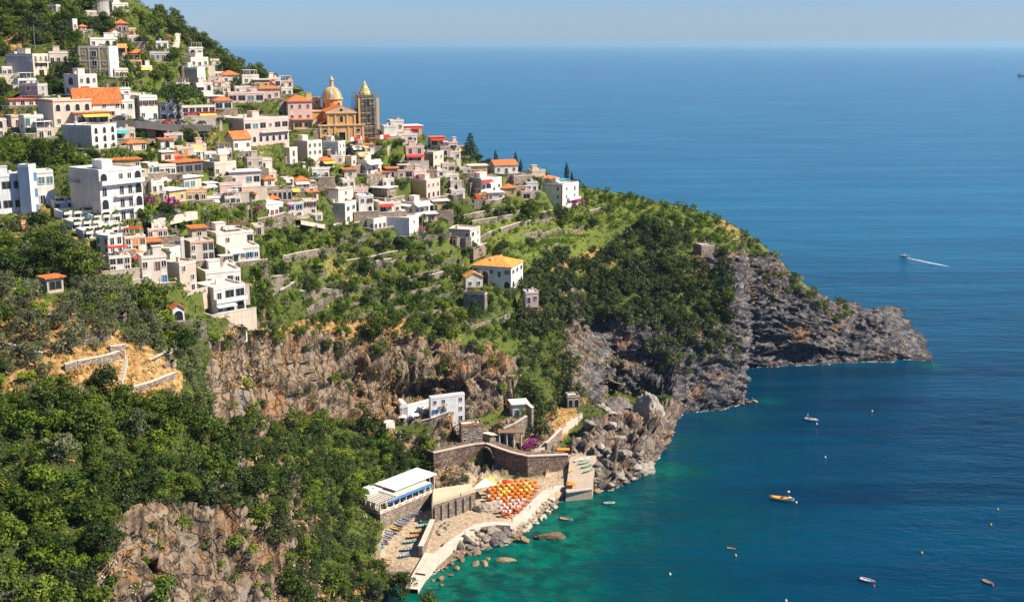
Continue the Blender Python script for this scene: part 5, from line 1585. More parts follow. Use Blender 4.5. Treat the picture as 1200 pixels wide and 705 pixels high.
# restaurant on its tall stone wall
A = at_z(446, 622, 2.6); s_ = F / proj(A)[2]
phi = math.radians(44); al = math.atan2(A.x, A.y); yw = phi - al
rt = thing('beach_restaurant', 'white roofed restaurant with blue awning on a tall stone wall above the boat ramp', 'restaurant', A, yw)
LR, LL = 24.0, 8.5
hw = z_at_v(A, 602) - A.z
MB().box(0, LR, 0, LL, -4, hw).build('stone_base', wall('S'), rt)
f0 = hw + .003
b = MB(); b.box(-.2, LR + .2, -.2, .0, f0, f0 + 1.0); b.box(-.2, .0, .001, LL, f0, f0 + 1.0); b.build('parapet', wall('W'), rt)
for k in range(7): MB().box(1.2 + k * 3.3, 3.2 + k * 3.3, -.26, -.21, f0 + .25, f0 + .8).build('sign_panel', plain('pale red sign', (.62, .30, .25), .7), rt)
MB().box(-.26, -.21, 1.2, LL - 1.2, f0 + .2, f0 + .85).build('sign_board', plain('red sign', (.5, .06, .05), .7), rt)
for k in range(9):
    x = .15 + k * 2.93
    MB().box(x - .12, x + .12, -.1, .14, f0 + 1.0, f0 + 3.1).build('pillar', wall('W'), rt)
for y in (2.2, 4.4, 6.6, LL - .2): MB().box(-.1, .14, y - .12, y + .12, f0 + 1.0, f0 + 3.1).build('pillar', wall('W'), rt)
MB().box(.6, LR - .2, 2.5, LL - .3, f0, f0 + 3.0).build('back_room', wall('B'), rt)
for k in range(6): put('window', winmesh('G', 2.6, 1.8), rt, (3.5 + 3.3 * k, 2.5, f0 + .8))
MB().box(8, LR + .3, .35, LL + .3, f0 + 3.105, f0 + 3.4).build('roof', M_ROOF, rt)
lo = [(3.5, .34, f0 + 3.2), (LR, .34, f0 + 3.2), (LR, -.55, f0 + 2.75), (3.5, -.55, f0 + 2.75)]
MB().hexa(lo[::-1], [(x, y, z + .08) for x, y, z in lo[::-1]]).build('awning', plain('blue awning', (.03, .14, .36), .7), rt)
for k in range(9): MB().box(.0 + k * .9, .14 + k * .9, -.3, LL + .2, f0 + 3.1, f0 + 3.25).build('pergola_beam', wall('W'), rt)
for k in range(7): MB().box(-.3, 7.9, .2 + k * 1.3, .3 + k * 1.3, f0 + 3.253, f0 + 3.35).build('pergola_slat', wall('W'), rt)
MB().box(2, 14, LL + .3, LL + 6, f0 - 3, f0 + 3.6).build('rear_wing', wall('W'), rt)
MB().box(10, LR + 6, 3, LL + 4, f0 + 4.0, f0 + 4.3).build('upper_roof', M_ROOFW, rt)
MB().box(11, LR + 5, LL - 1.0, LL + 3.5, f0 - 4, f0 + 3.997).build('upper_room', wall('W'), rt)
for k in range(3): MB().box(LR + .5 + k * 2.2, LR + .7 + k * 2.2, 3.4, 3.6, f0 - 4, f0 + 3.99).build('pillar', wall('W'), rt)
q = MB()
for k in range(9):
    x = 1.6 + 2.5 * k
    q.box(x, x + .9, .7, 1.6, f0 + .7, f0 + .76); q.box(x + .4, x + .5, 1.1, 1.2, f0, f0 + .7)
    put_x = None
q.build('dining_tables', M_YEL, rt)['kind'] = 'stuff'
PROT.append((430, 503, 556, 622, proj(A)[2], A.copy(), 10))

# stone patio with buttressed wall
pA, pB, pC, pD = at_z(506, 618, 2.6), at_z(557, 594, 2.6), at_z(553, 572, 3), at_z(508, 588, 3)
zt = z_at_v(pA, 591)
zt = 9.0
pa = thing('patio', 'broad sunlit patio on a grey buttressed wall between restaurant and parasols', 'terrace', pA)
C4 = [at_z(506, 592, zt), at_z(557, 576, zt), at_z(551, 567, zt), at_z(508, 573, zt)]
L4 = [local(pa, x) for x in C4]
MB().hexa([(x.x, x.y, -4) for x in L4], [(x.x, x.y, x.z) for x in L4]).build('wall', stone('grey buttress stone', (.20, .17, .14), (.30, .26, .21), (.38, .33, .27)), pa)
MB().hexa([(x.x * 1, x.y, x.z + .004) for x in L4], [(x.x, x.y, x.z + .2) for x in L4]).build('paving', paint('warm paving', (.66, .53, .34), .3, .9), pa)
d = (L4[1] - L4[0]); d.z = 0; dn = Vector((d.y, -d.x, 0)).normalized()
for k in range(6):
    b0 = L4[0] + d * (k + .25) / 6 ; b1 = L4[0] + d * (k + .6) / 6
    lo = [b0 + dn * .5, b1 + dn * .5, b1 + dn * .002, b0 + dn * .002]
    MB().hexa([(x.x, x.y, -3) for x in lo], [(x.x, x.y, L4[0].z - .7) for x in lo]).build('buttress', wall('S'), pa)
r = MB(); railing(r, (L4[0].x, L4[0].y, L4[0].z + .2), (L4[1].x, L4[1].y, L4[1].z + .2), 1.0, 1.2); r.build('railing', M_METAL, pa)
lp = MB(); lp.tube((L4[0] + d * .02 + Vector((0, 0, .2))), (L4[0] + d * .02 + Vector((0, 0, 5))), .08, 5); lp.build('lamp_post', M_METAL, pa)
wall_line('rough stone wing wall running down from the patio to the boat ramp', [], 0, 0, 1.2, None, 'wing_wall', 'wall', True, [at_z(507, 618, 2.4), at_z(498, 640, 2.2), at_z(493, 652, 1.8)], 5.2)
# thatched and white sailcloth canopy
cp_ = at_z(570, 588, 3.2)
cn = thing('canopy', 'peaked white and straw canopy behind the beach parasols', 'canopy', cp_)
zc = 8.4
tops = [at_z(553, 573, zc), at_z(582, 568, zc), at_z(578, 559, zc + .6), at_z(560, 562, zc + .6), at_z(568, 560, zc + 2.6)]
T_ = [local(cn, x) for x in tops]
for (i, j, mt) in ((0, 1, M_WHITE), (1, 2, M_YEL), (2, 3, plain('straw thatch', (.42, .24, .09), .95)), (3, 0, M_YEL)):
    lo = [T_[i], T_[j], T_[4]]
    MB().add(lo + [x + Vector((0, 0, .12)) for x in lo], [(0, 2, 1), (3, 4, 5), (0, 1, 4, 3), (1, 2, 5, 4), (2, 0, 3, 5)]).build('sail', mt, cn)
for i in range(4): MB().tube((T_[i].x, T_[i].y, -1), (T_[i].x, T_[i].y, T_[i].z), .1, 6).build('post', M_WOOD, cn)

# arched retaining wall carrying the coast path
top = [(508, 531), (522, 528), (540, 524), (556, 521), (569, 520), (582, 525), (600, 531), (618, 535), (640, 534), (666, 533)]
zs = [13.5, 13.5, 13.5, 13.5, 13.5, 13, 12.2, 11.5, 10.8, 10]
pts = [at_z(u, v, z) for (u, v), z in zip(top, zs)]
va = thing('retaining_wall', 'long curved rubble wall with an arched cave carrying the coast path', 'wall', pts[0])
for i in range(len(pts) - 1):
    a, b_ = local(va, pts[i]), local(va, pts[i + 1])
    nn = Vector((-(b_ - a).y, (b_ - a).x, 0)).normalized()
    lo = [a, b_, b_ + nn * 5, a + nn * 5]
    base = lo[:]; base[0] = a - nn * .8; base[1] = b_ - nn * .8
    MB().hexa([(x.x, x.y, -12) for x in base], [(x.x, x.y, x.z if k < 2 else (a, b_)[1 if k == 2 else 0].z) for k, x in enumerate(lo)]).build('wall', stone('rubble red brown', (.13, .085, .065), (.23, .16, .12), (.33, .255, .195)), va)
    k = nn * .3
    cpv = [a - k, b_ - k, b_ + nn * 1.0, a + nn * 1.0]
    MB().hexa([x + Vector((0, 0, .004)) for x in (a - k, b_ - k, Vector((*(b_ + nn * 1.0).xy, b_.z)), Vector((*(a + nn * 1.0).xy, a.z)))], [x + Vector((0, 0, .4)) for x in (a - k, b_ - k, Vector((*(b_ + nn * 1.0).xy, b_.z)), Vector((*(a + nn * 1.0).xy, a.z)))]).build('coping', wall('B'), va)
a, b_ = local(va, pts[4]), local(va, pts[5])
nn = Vector((-(b_ - a).y, (b_ - a).x, 0)).normalized()
mid = a.lerp(b_, .2) - nn * .95
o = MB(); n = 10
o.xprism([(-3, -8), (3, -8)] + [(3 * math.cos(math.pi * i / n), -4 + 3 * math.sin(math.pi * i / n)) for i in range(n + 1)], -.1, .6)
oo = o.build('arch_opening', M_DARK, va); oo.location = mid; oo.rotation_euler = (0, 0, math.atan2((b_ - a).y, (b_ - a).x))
o = MB()
o.xprism([(3.0 * math.cos(math.pi * i / n), -4 + 3.0 * math.sin(math.pi * i / n)) for i in range(n + 1)] + [(3.6 * math.cos(math.pi * i / n), -4 + 3.6 * math.sin(math.pi * i / n)) for i in range(n, -1, -1)], -.3, .3)
oo = o.build('arch_ring', wall('S'), va); oo.location = mid; oo.rotation_euler = (0, 0, math.atan2((b_ - a).y, (b_ - a).x))
# wall and steps below the cave house and the little house
wall_line('sunlit terrace wall with pale coping under the cave houses', [(463, 506), (475, 505), (490, 503), (508, 500), (525, 496), (538, 494)], 1.6, 6, 1.0, None, 'terrace_wall', 'wall', True, [at(463, 503, 437), at(478, 501, 436), at(492, 498, 436), at(508, 494, 436), at(520, 489, 437), at(527, 486, 438)])
wall_line('white sunshade kiosk wall left of the vaulted shelter', [(452, 501), (462, 500)], 2.2, 2, .8, wall('W'), 'kiosk', 'kiosk')
wall_line('tall pillar wall right of the little white house', [(617, 500), (624, 506)], 9.5, 4, 1.2, None, 'pillar_wall', 'wall')
wall_line('stone terrace wall under the little white house', [(590, 520), (603, 514), (617, 505)], 6.0, 3, 1.0)
wall_line('sloping stair wall left of the little white house', [], 0, 0, .8, None, 'stair_wall', 'wall', True, [at(580, 512, 450), at(590, 500, 451), at(599, 488, 452)], None)
wall_line('square stone block under the stair wall', [(569, 522), (580, 521)], 4.4, 3, 4.0, None, 'stone_block', 'wall')
# pergola under the little white house
pg = thing('pergola', 'garden pergola on pale columns with pink flowers under the little white house', 'pergola', cast(598, 522))
for x in (-4, -1.3, 1.3, 4): MB().tube((x, -1, -1), (x, -1, 5.2), .3, 8).build('column', M_CONC, pg); 
MB().box(-4.6, 4.6, -1.4, 3, 5.2, 5.5).build('beam_deck', M_WOOD, pg)
# coast path
ribbon('path', [(618, 534), (630, 527), (640, 521), (652, 510), (664, 500), (674, 490), (680, 484)], 2.6, M_CONC, 2.5, .4)
ribbon('path', [(600, 470), (596, 458), (603, 446), (606, 434), (600, 424), (607, 414)], 1.8, wall('S'), 1.5, .3)
wall_line('pale wall along the coast path above the canoes', [(640, 527), (648, 519), (658, 509)], 2.6, 4, .8)
# concrete landing with canoes
LZ = lambda v: 3.5 + (575 - v) * .12
Lp = [at_z(663, 576, 3.5), at_z(694, 572, 3.8), at_z(699, 533, 8.6), at_z(668, 535, 8.4)]
la = thing('landing', 'pale concrete landing with beached canoes beside the rocks', 'landing', Lp[0])
q = [local(la, x) for x in Lp]
MB().hexa([(x.x, x.y, -9) for x in q], [(x.x, x.y, x.z) for x in q]).build('slab', paint('sandy concrete', (.46, .37, .27), .4, .9, .4), la)
wall_line('low sea wall at the edge of the landing', [], 0, 0, .8, M_CONC, 'sea_wall', 'wall', False, [at_z(664, 577, 3.4), at_z(694, 573, 3.4)], 3.9)
# walkway along the parasols
wk = [at_z(493, 672, 2.2), at_z(507, 655, 2.6), at_z(525, 640, 2.9), at_z(542, 627, 3.1), at_z(560, 616, 3.2), at_z(580, 613, 3.3), at_z(596, 614, 3.3), at_z(612, 604, 3.3), at_z(628, 588, 3.4), at_z(640, 577, 3.4), at_z(652, 571, 3.4), at_z(668, 568, 3.4)]
ribbon('path', None, 3.0, M_CONC, 3.5, .2, pts=wk)
ribbon('path', None, 4, M_CONC, 2.5, .15, pts=[at_z(482, 690, 1.2), at_z(494, 668, 1.9), at_z(505, 648, 2.4)])

# rocks
def rockmesh(seed, sub=3, flat=.75, amp=.35):
    bm_ = bmesh.new()
    bmesh.ops.create_icosphere(bm_, subdivisions=sub, radius=1)
    V = np.array([v.co for v in bm_.verts])
    Fq = [[v.index for v in f.verts] for f in bm_.faces]
    bm_.free()
    n = fbm(V * 1.1 + seed * 7.7, 4, .5, seed=seed) * amp + fbm(V * 2.6 + seed, 3, .5, seed=seed + 9, ridged=True) * amp * .4
    # chop with a few planes so faces read as broken stone
    rr = np.random.RandomState(seed)
    V = V * (1 + n)[:, None]
    for _ in range(12):
        d = rr.normal(size=3); d /= np.linalg.norm(d)
        h = .55 + .25 * rr.rand()
        k = V @ d - h
        V = V - np.clip(k, 0, None)[:, None] * d * .9
    V *= np.array([1, .8 + .3 * rr.rand(), flat])
    return V, np.array(Fq)
def rockmat(name, c1, c2, c3):
    m = NT(name, .95, .15)
    oi = m.n('ObjectInfo')
    g = m.coord('Object')
    n = m.noise(g, 1.6, 6, .62)
    k = m.math('ADD', m.math('MULTIPLY', n, .75), m.math('MULTIPLY', oi.outputs['Random'], .25))
    m.col(m.ramp(k, [(.35, c1), (.55, c2), (.75, c3)]))
    m.bump(m.noise(g, 5, 4), .8, .15)
    return m.m
M_R1 = rockmat('pale limestone boulder', (.24, .19, .14), (.46, .39, .30), (.64, .57, .48))
M_R2 = rockmat('brown sea rock', (.12, .08, .05), (.27, .18, .11), (.42, .29, .17))
M_R3 = rockmat('grey limestone', (.10, .088, .08), (.29, .25, .21), (.50, .44, .37))
RM = {}
for nm, mt in (('pale', M_R1), ('brown', M_R2), ('grey', M_R3)):
    RM[nm] = [npmesh('boulder', *rockmesh(k + len(nm) * 10, 3 if nm != 'grey' else 3), [mt]) for k in range(5)]
def rocks(poly, n, kind, smin, smax, name, label, group, z=None, seed=1, dmax=None):
    rr = random.Random(seed)
    us_, vs2 = [p[0] for p in poly], [p[1] for p in poly]
    k = tries = 0
    got = []
    while k < n and tries < n * 40:
        tries += 1
        u, v = rr.uniform(min(us_), max(us_)), rr.uniform(min(vs2), max(vs2))
        if not inpoly(np.array([u]), np.array([v]), poly)[0]: continue
        p = cast(u, v) if z is None else at_z(u, v, z)
        s = smin + (smax - smin) * rr.random() ** 1.8
        o = put(name, RM[kind][rr.randrange(5)], None, p + Vector((0, 0, s * .15)))
        o.scale = (s, s, s * rr.uniform(.7, 1.1))
        o.rotation_euler = (rr.uniform(-.4, .4), rr.uniform(-.4, .4), rr.uniform(0, 6.28))
        got.append((o, u, v, s))
        k += 1
    say_where([(o, u, v, s, label, '') for o, u, v, s in got], 'boulder', group)
rocks([(601, 616), (618, 604), (632, 588), (645, 580), (653, 584), (650, 596), (638, 610), (622, 622), (606, 626)], 85, 'pale', .55, 1.6, 'boulder', 'pale limestone boulder in the breakwater heap below the parasols', 'breakwater boulders', seed=3)
rocks([(642, 581), (655, 580), (654, 594), (640, 608)], 14, 'brown', .5, 1.2, 'boulder', 'brown wet boulder at the foot of the breakwater', 'wet breakwater boulders', .1, seed=4)
rocks([(520, 640), (545, 622), (600, 616), (606, 630), (590, 642), (560, 640), (530, 655)], 45, 'grey', .7, 2.4, 'boulder', 'grey boulder in the heap beside the curved walkway', 'boulders beside the curved walkway', seed=5)
rocks([(500, 672), (520, 655), (545, 640), (560, 648), (535, 668), (515, 688)], 26, 'brown', .6, 1.8, 'boulder', 'brown boulder at the waterline below the curved walkway', 'waterline boulders', .1, seed=6)
rocks([(508, 628), (520, 612), (530, 612), (520, 626)], 16, 'grey', .5, 1.1, 'boulder', 'grey boulder piled against the patio wall', 'boulders against the patio wall', seed=7)
rocks([(690, 520), (720, 510), (745, 520), (760, 545), (745, 562), (715, 572), (695, 560)], 40, 'grey', .9, 3.0, 'boulder', 'jagged grey boulder on the rocky point', 'boulders of the rocky point', seed=8)
rocks([(655, 520), (690, 470), (720, 475), (735, 505), (700, 530), (670, 545)], 24, 'grey', .9, 3.0, 'boulder', 'grey boulder on the slope above the landing', 'boulders above the landing', seed=9)
rocks([(870, 466), (893, 466), (890, 471), (868, 474)], 12, 'brown', .6, 1.5, 'boulder', 'low brown rock awash at the tip of the near cliff', 'rocks at the near cliff tip', .05, seed=10)
rocks([(560, 652), (580, 655), (575, 662), (555, 662)], 5, 'brown', .8, 1.6, 'boulder', 'flat brown rock awash off the walkway', 'rocks awash off the walkway', -.25, seed=12)
def bigrock(name, label, u, v, rx, ry, rz, kind, seed, zoff=0.0, t=None, rot=0.0):
    p = at(u, v, t) if t else at_z(u, v, 0)
    V, Q = rockmesh(seed, 5, 1, .3)
    V = V + (V / np.linalg.norm(V, axis=1, keepdims=True)) * (fbm(V * 5, 5, .6, seed=seed + 3, ridged=True) * .13 + fbm(V * np.array([2.5, 2.5, 8]), 3, .5, seed=seed + 5, ridged=True) * .09)[:, None]
    o = put(name, npmesh(name, V * np.array([rx, ry, rz]), Q, [{'grey': M_R3, 'brown': M_R2, 'pale': M_R1}[kind]]), None, p + Vector((0, 0, zoff)), rot)
    return tag(o, label, 'rock')
rocks([(660, 577), (698, 571), (700, 578), (664, 585)], 18, 'brown', .6, 1.7, 'boulder', 'brown boulder at the foot of the landing', 'boulders at the foot of the landing', .1, seed=14)
rocks([(694, 535), (704, 535), (704, 570), (696, 572)], 12, 'grey', .8, 2.0, 'boulder', 'grey boulder along the landing edge', 'boulders along the landing edge', seed=15)
bigrock('sea_rock', 'great rounded grey rock rising from the water at the point', 762, 512, 10.5, 9, 17, 'grey', 61, 0, rot=.4)
bigrock('sea_rock', 'long grey rock with dark cleft left of the great rounded rock', 728, 505, 13, 8, 10, 'grey', 62, 3, rot=.2)
bigrock('sea_rock', 'hunched grey rock with hollow above the rocky point', 708, 535, 8, 6, 8, 'grey', 63, 3)
bigrock('sea_rock', 'low broken rock shelf at the tip of the rocky point', 748, 553, 8, 5, 4, 'grey', 64, 0)
bigrock('sea_rock', 'large brown rock lying in shallow water beside the breakwater', 643, 630, 4.6, 2.4, 1.8, 'brown', 65, .1)
bigrock('sea_rock', 'rounded grey rock between walkway and water', 582, 634, 4.2, 3.2, 3.4, 'grey', 66, .4)
bigrock('sea_rock', 'flat brown rock just breaking the surface off the walkway', 590, 657, 3.4, 1.6, .7, 'brown', 67, 0)
bigrock('sea_rock', 'great pale slab leaning beside the patio wall', 572, 607, 4.6, 3.2, 4.4, 'pale', 68, 2.4)
bigrock('sea_rock', 'brown rock at the end of the breakwater', 613, 634, 2.6, 1.8, 1.5, 'brown', 69, .2)

# broken white wash where the swell meets the rocks
V, fs = [], []
nn_ = vnoise(np.stack([np.arange(NC) * .23, np.zeros(NC), np.zeros(NC)], 1), 5)
prev = None
for i in range(NC):
    if ui[i] < 445: continue
    z_ = G2[i, :, 2]
    k = int(np.argmax(z_ > .06))
    if k < 2: continue
    p = G2[i, k]; q = G2[i, k - 1]
    d = np.array([p[0] - q[0], p[1] - q[1], 0]); d /= np.linalg.norm(d) + 1e-6
    w_ = max(.15, .9 + 1.5 * nn_[i])
    a_, b_ = p + d * .5, p - d * w_
    V += [(a_[0], a_[1], .05), (b_[0], b_[1], .035)]
    if prev is not None and np.linalg.norm(prev - p) < 9: fs.append((len(V) - 4, len(V) - 3, len(V) - 1, len(V) - 2))
    prev = p
M_FOAM = NT('shore foam', .8, .2)
M_FOAM.col((.80, .84, .85))
tr = M_FOAM.n('BsdfTransparent'); mx = M_FOAM.n('MixShader')
M_FOAM.l(M_FOAM.ramp(M_FOAM.noise(M_FOAM.coord('Object'), .8, 5, .65), [(.47, (0, 0, 0)), (.62, (.9, .9, .9))]), mx.inputs[0]); M_FOAM.l(tr.outputs[0], mx.inputs[1]); M_FOAM.l(M_FOAM.b.outputs[0], mx.inputs[2]); M_FOAM.l(mx.outputs[0], M_FOAM.out.inputs[0])
MB().add(V, fs).build('shore_foam', M_FOAM.m, kind='stuff')
# parasols and sunbeds
def parasol(label, mats, group):
    root = thing('parasol', label, 'parasol', (0, 0, 0), 0, group)
    MB().tube((0, 0, -.5), (0, 0, 2.5), .05, 5).build('pole', M_METAL, root)
    q = MB(); q.lathe([(.92, 1.85), (.9, 2.02), (.7, 2.4), (.05, 2.6)], 8, alt=1 if len(mats) > 1 else None); q.build('canopy', mats, root)
    return root
M_PAR = plain('orange parasol cloth', (.66, .19, .02), .8, .2)
M_PAR2 = plain('red orange parasol cloth', (.60, .10, .02), .8, .2)
par_a = parasol('yellow orange parasol in the back rows of the beach', [M_PAR], 'beach parasols')
par_b = parasol('orange and white striped parasol in the front rows of the beach', [M_PAR2, M_WHITE], 'beach parasols')
par_c = parasol('ochre yellow parasol between the orange back rows', [M_YEL], 'beach parasols')
def sunbed(mat, label):
    root = thing('sunbed', label, 'sunbed', (0, 0, 0), 0, 'sunbeds on the beach')
    q = MB(); q.box(-.33, .33, -.6, .9, .28, .36); q.hexa([(-.33, .9, .28), (.33, .9, .28), (.33, 1.4, .62), (-.33, 1.4, .62)], [(-.33, .9, .36), (.33, .9, .36), (.33, 1.4, .7), (-.33, 1.4, .7)]); q.build('mattress', mat, root)
    for x in (-.28, .28):
        for y in (-.5, .8): MB().tube((x, y, -.2), (x, y, .28), .03, 4).build('leg', M_WHITE, root)
    return root
bed_a = sunbed(M_RED, 'red sunbed between the beach parasols')
bed_b = sunbed(M_ORANGE, 'orange sunbed between the beach parasols')
o_ = at_z(594, 611, 3); ex = (at_z(623, 574, 3.2) - o_); ey = (at_z(568, 586, 3.2) - o_)
exn, eyn = ex.normalized(), ey.normalized()
AREA = [(567, 588), (574, 577), (588, 568), (623, 567), (632, 574), (612, 595), (598, 611), (588, 606), (584, 598)]
rr = random.Random(5)
used = {}
ang = math.atan2(exn.y, exn.x)
nb_ = 0
for i in range(-3, 30):
    for j in range(-6, 20):
        p = o_ + exn * (i * 3.1 + 1) + eyn * (j * 2.7 + .8) + Vector((rr.uniform(-.16, .16), rr.uniform(-.16, .16), 0))
        p.z = drop(p.x, p.y) + .1
        u, v, _ = proj(p)
        if not inpoly(np.array([u]), np.array([v]), AREA)[0]: continue
        src = par_b if v > 590 + rr.uniform(-5, 5) else (par_a if rr.random() < .75 else par_c)
        kind_ = {par_a: 'yellow orange', par_b: 'orange and white striped', par_c: 'ochre yellow'}[src]
        ORD = ('first second third fourth fifth sixth seventh eighth ninth tenth eleventh twelfth thirteenth fourteenth fifteenth sixteenth seventeenth eighteenth nineteenth twentieth'.split() + ['outer'] * 20)
        where = f'{ORD[j + 6]} in the {ORD[i + 3]} row from the walkway corner'
        if src.name not in used: used[src.name] = 1; src.location = p; ob = src
        else: ob = clone(src, p, rr.random())
        ob['label'] = f'{kind_} beach parasol {where}'
        for k in (-1, 1):
            q = p + eyn * (k * .75) + exn * .4
            sb = bed_a if rr.random() < .55 else bed_b
            if sb.name not in used: used[sb.name] = 1; sb.location = q; sb.rotation_euler = (0, 0, ang + math.pi); ob = sb
            else: ob = clone(sb, q, ang + math.pi + rr.uniform(-.2, .2))
            ob['label'] = ('red' if sb is bed_a else 'orange') + f' sunbed on the {"seaward" if k < 0 else "landward"} side of the parasol ' + where.replace(' from the walkway corner', '')
rp = thing('parasol', 'large plain red parasol behind the orange rows', 'parasol', cast(593, 571))
MB().tube((0, 0, -.5), (0, 0, 2.6), .06, 5).build('pole', M_METAL, rp); MB().lathe([(1.7, 2.0), (1.65, 2.3), (.8, 2.7), (.05, 2.9)], 8).build('canopy', M_RED, rp)
op = thing('beach_tent', 'small orange awning on the landing', 'awning', at_z(669, 573, 3.3)); op.location.z = 3.3
for x in (-1.3, 1.3):
    for y in (-1, 1): MB().tube((x, y, 0), (x, y, 2.1), .05, 4).build('post', M_METAL, op)
MB().hip(-1.5, 1.5, -1.2, 1.2, 2.1, .7, .1).build('cover', M_ORANGE, op)
op = thing('garden_awning', 'flat orange awning beside the coast path', 'awning', cast(660, 533))
for x in (-2, 2):
    for y in (-1, 1): MB().tube((x, y, -2), (x, y, 2.3), .05, 4).build('post', M_METAL, op)
MB().box(-2.4, 2.4, -1.3, 1.3, 2.3, 2.42).build('cover', M_ORANGE, op)
for k, (u, v) in enumerate(((455, 497), (472, 491), (486, 489))):
    p = cast(u, v + 6)
    w_ = thing('parasol', ['white square parasol left of the kiosk', 'white parasol beside the vaulted shelter', 'white parasol before the cave rooms'][k], 'parasol', p)
    MB().tube((0, 0, -1), (0, 0, 3.4), .06, 5).build('pole', M_METAL, w_); MB().lathe([(2.1, 2.9), (2.0, 3.1), (.05, 3.7)], 4, off=.5).build('canopy', M_WHITE, w_)

# a few bathers, each one continuous skinned body
def figure_mesh(seed, pose):
    J = {'pelvis': (0, 0, .95), 'waist': (0, 0, 1.12), 'chest': (0, 0, 1.36), 'neck': (0, 0, 1.5), 'head': (0, -.02, 1.6), 'crown': (0, -.01, 1.74),
         'shl': (.19, 0, 1.42), 'ell': (.27, .02, 1.14), 'wrl': (.28, -.1, .9), 'hal': (.28, -.13, .8), 'shr': (-.19, 0, 1.42), 'elr': (-.27, .02, 1.14), 'wrr': (-.28, -.1, .9), 'har': (-.28, -.13, .8),
         'hil': (.1, 0, .9), 'knl': (.12, -.03, .5), 'anl': (.13, .02, .09), 'tol': (.14, -.15, .03), 'hir': (-.1, 0, .9), 'knr': (-.12, -.02, .5), 'anr': (-.13, .05, .09), 'tor': (-.14, -.12, .03)}
    if pose: J.update({'anl': (.14, -.22, .1), 'knl': (.12, -.2, .52), 'tol': (.15, -.4, .04), 'anr': (-.13, .3, .12), 'knr': (-.12, .05, .5), 'tor': (-.13, .16, .03), 'wrl': (.27, .12, .92), 'hal': (.27, .16, .84), 'wrr': (-.27, -.25, .95), 'har': (-.27, -.32, .9)})
    E = [('pelvis', 'waist'), ('waist', 'chest'), ('chest', 'neck'), ('neck', 'head'), ('head', 'crown'), ('chest', 'shl'), ('shl', 'ell'), ('ell', 'wrl'), ('wrl', 'hal'), ('chest', 'shr'), ('shr', 'elr'), ('elr', 'wrr'), ('wrr', 'har'),
         ('pelvis', 'hil'), ('hil', 'knl'), ('knl', 'anl'), ('anl', 'tol'), ('pelvis', 'hir'), ('hir', 'knr'), ('knr', 'anr'), ('anr', 'tor')]
    Rr = {'pelvis': .14, 'waist': .125, 'chest': .15, 'neck': .055, 'head': .095, 'crown': .07, 'shl': .065, 'shr': .065, 'ell': .043, 'elr': .043, 'wrl': .03, 'wrr': .03, 'hal': .035, 'har': .035, 'hil': .095, 'hir': .095, 'knl': .06, 'knr': .06, 'anl': .04, 'anr': .04, 'tol': .035, 'tor': .035}
    nm = list(J); me = bpy.data.meshes.new('person')
    me.from_pydata([J[n] for n in nm], [(nm.index(a), nm.index(b)) for a, b in E], [])
    ob = bpy.data.objects.new('person', me); COL.objects.link(ob)
    ob.modifiers.new('skin', 'SKIN')
    for i, n in enumerate(nm):
        sv = me.skin_vertices[0].data[i]; sv.radius = (Rr[n], Rr[n]); sv.use_root = n == 'pelvis'
    ob.modifiers.new('sub', 'SUBSURF').levels = 1
    bpy.context.view_layer.update()
    dg = bpy.context.evaluated_depsgraph_get()
    out = bpy.data.meshes.new_from_object(ob.evaluated_get(dg))
    bpy.data.objects.remove(ob)
    return out
SKIN = plain('tanned skin', (.42, .24, .15), .6)
fm = [figure_mesh(0, False), figure_mesh(1, True)]
for f_ in fm: f_.materials.clear(); f_.materials.append(SKIN)
for k, (u, v, z, c, lab) in enumerate(((600, 612, 3.5, M_RED, 'person in red trunks standing on the walkway by the parasols'), (621, 597, 3.6, M_BLUE, 'person in blue trunks walking along the seaward walkway'), (545, 628, 3.3, M_YEL, 'person in yellow trunks walking on the curved walkway'),
                     (676, 560, 3.6, M_ORANGE, 'person in orange trunks standing on the landing'), (540, 583, 9.3, M_RED, 'person in red shorts standing on the patio'), (470, 640, 2.4, M_WHITE, 'person in white shorts standing on the boat ramp'), (648, 573, 3.6, M_GREEN, 'person in green trunks at the end of the walkway'))):
    p = at_z(u, v, z); g_ = drop(p.x, p.y)
    o = put('person', fm[k % 2], None, p, rr.uniform(0, 6)); tag(o, lab, 'person')
    h_ = MB(); h_.lathe([(.155, .80), (.175, .92), (.16, 1.06)], 10); h_.build('shorts', c, o)
    h_ = MB(); h_.lathe([(.105, 1.62), (.11, 1.68), (.09, 1.76), (0, 1.80)], 10); h_.build('hair', M_DARK, o)
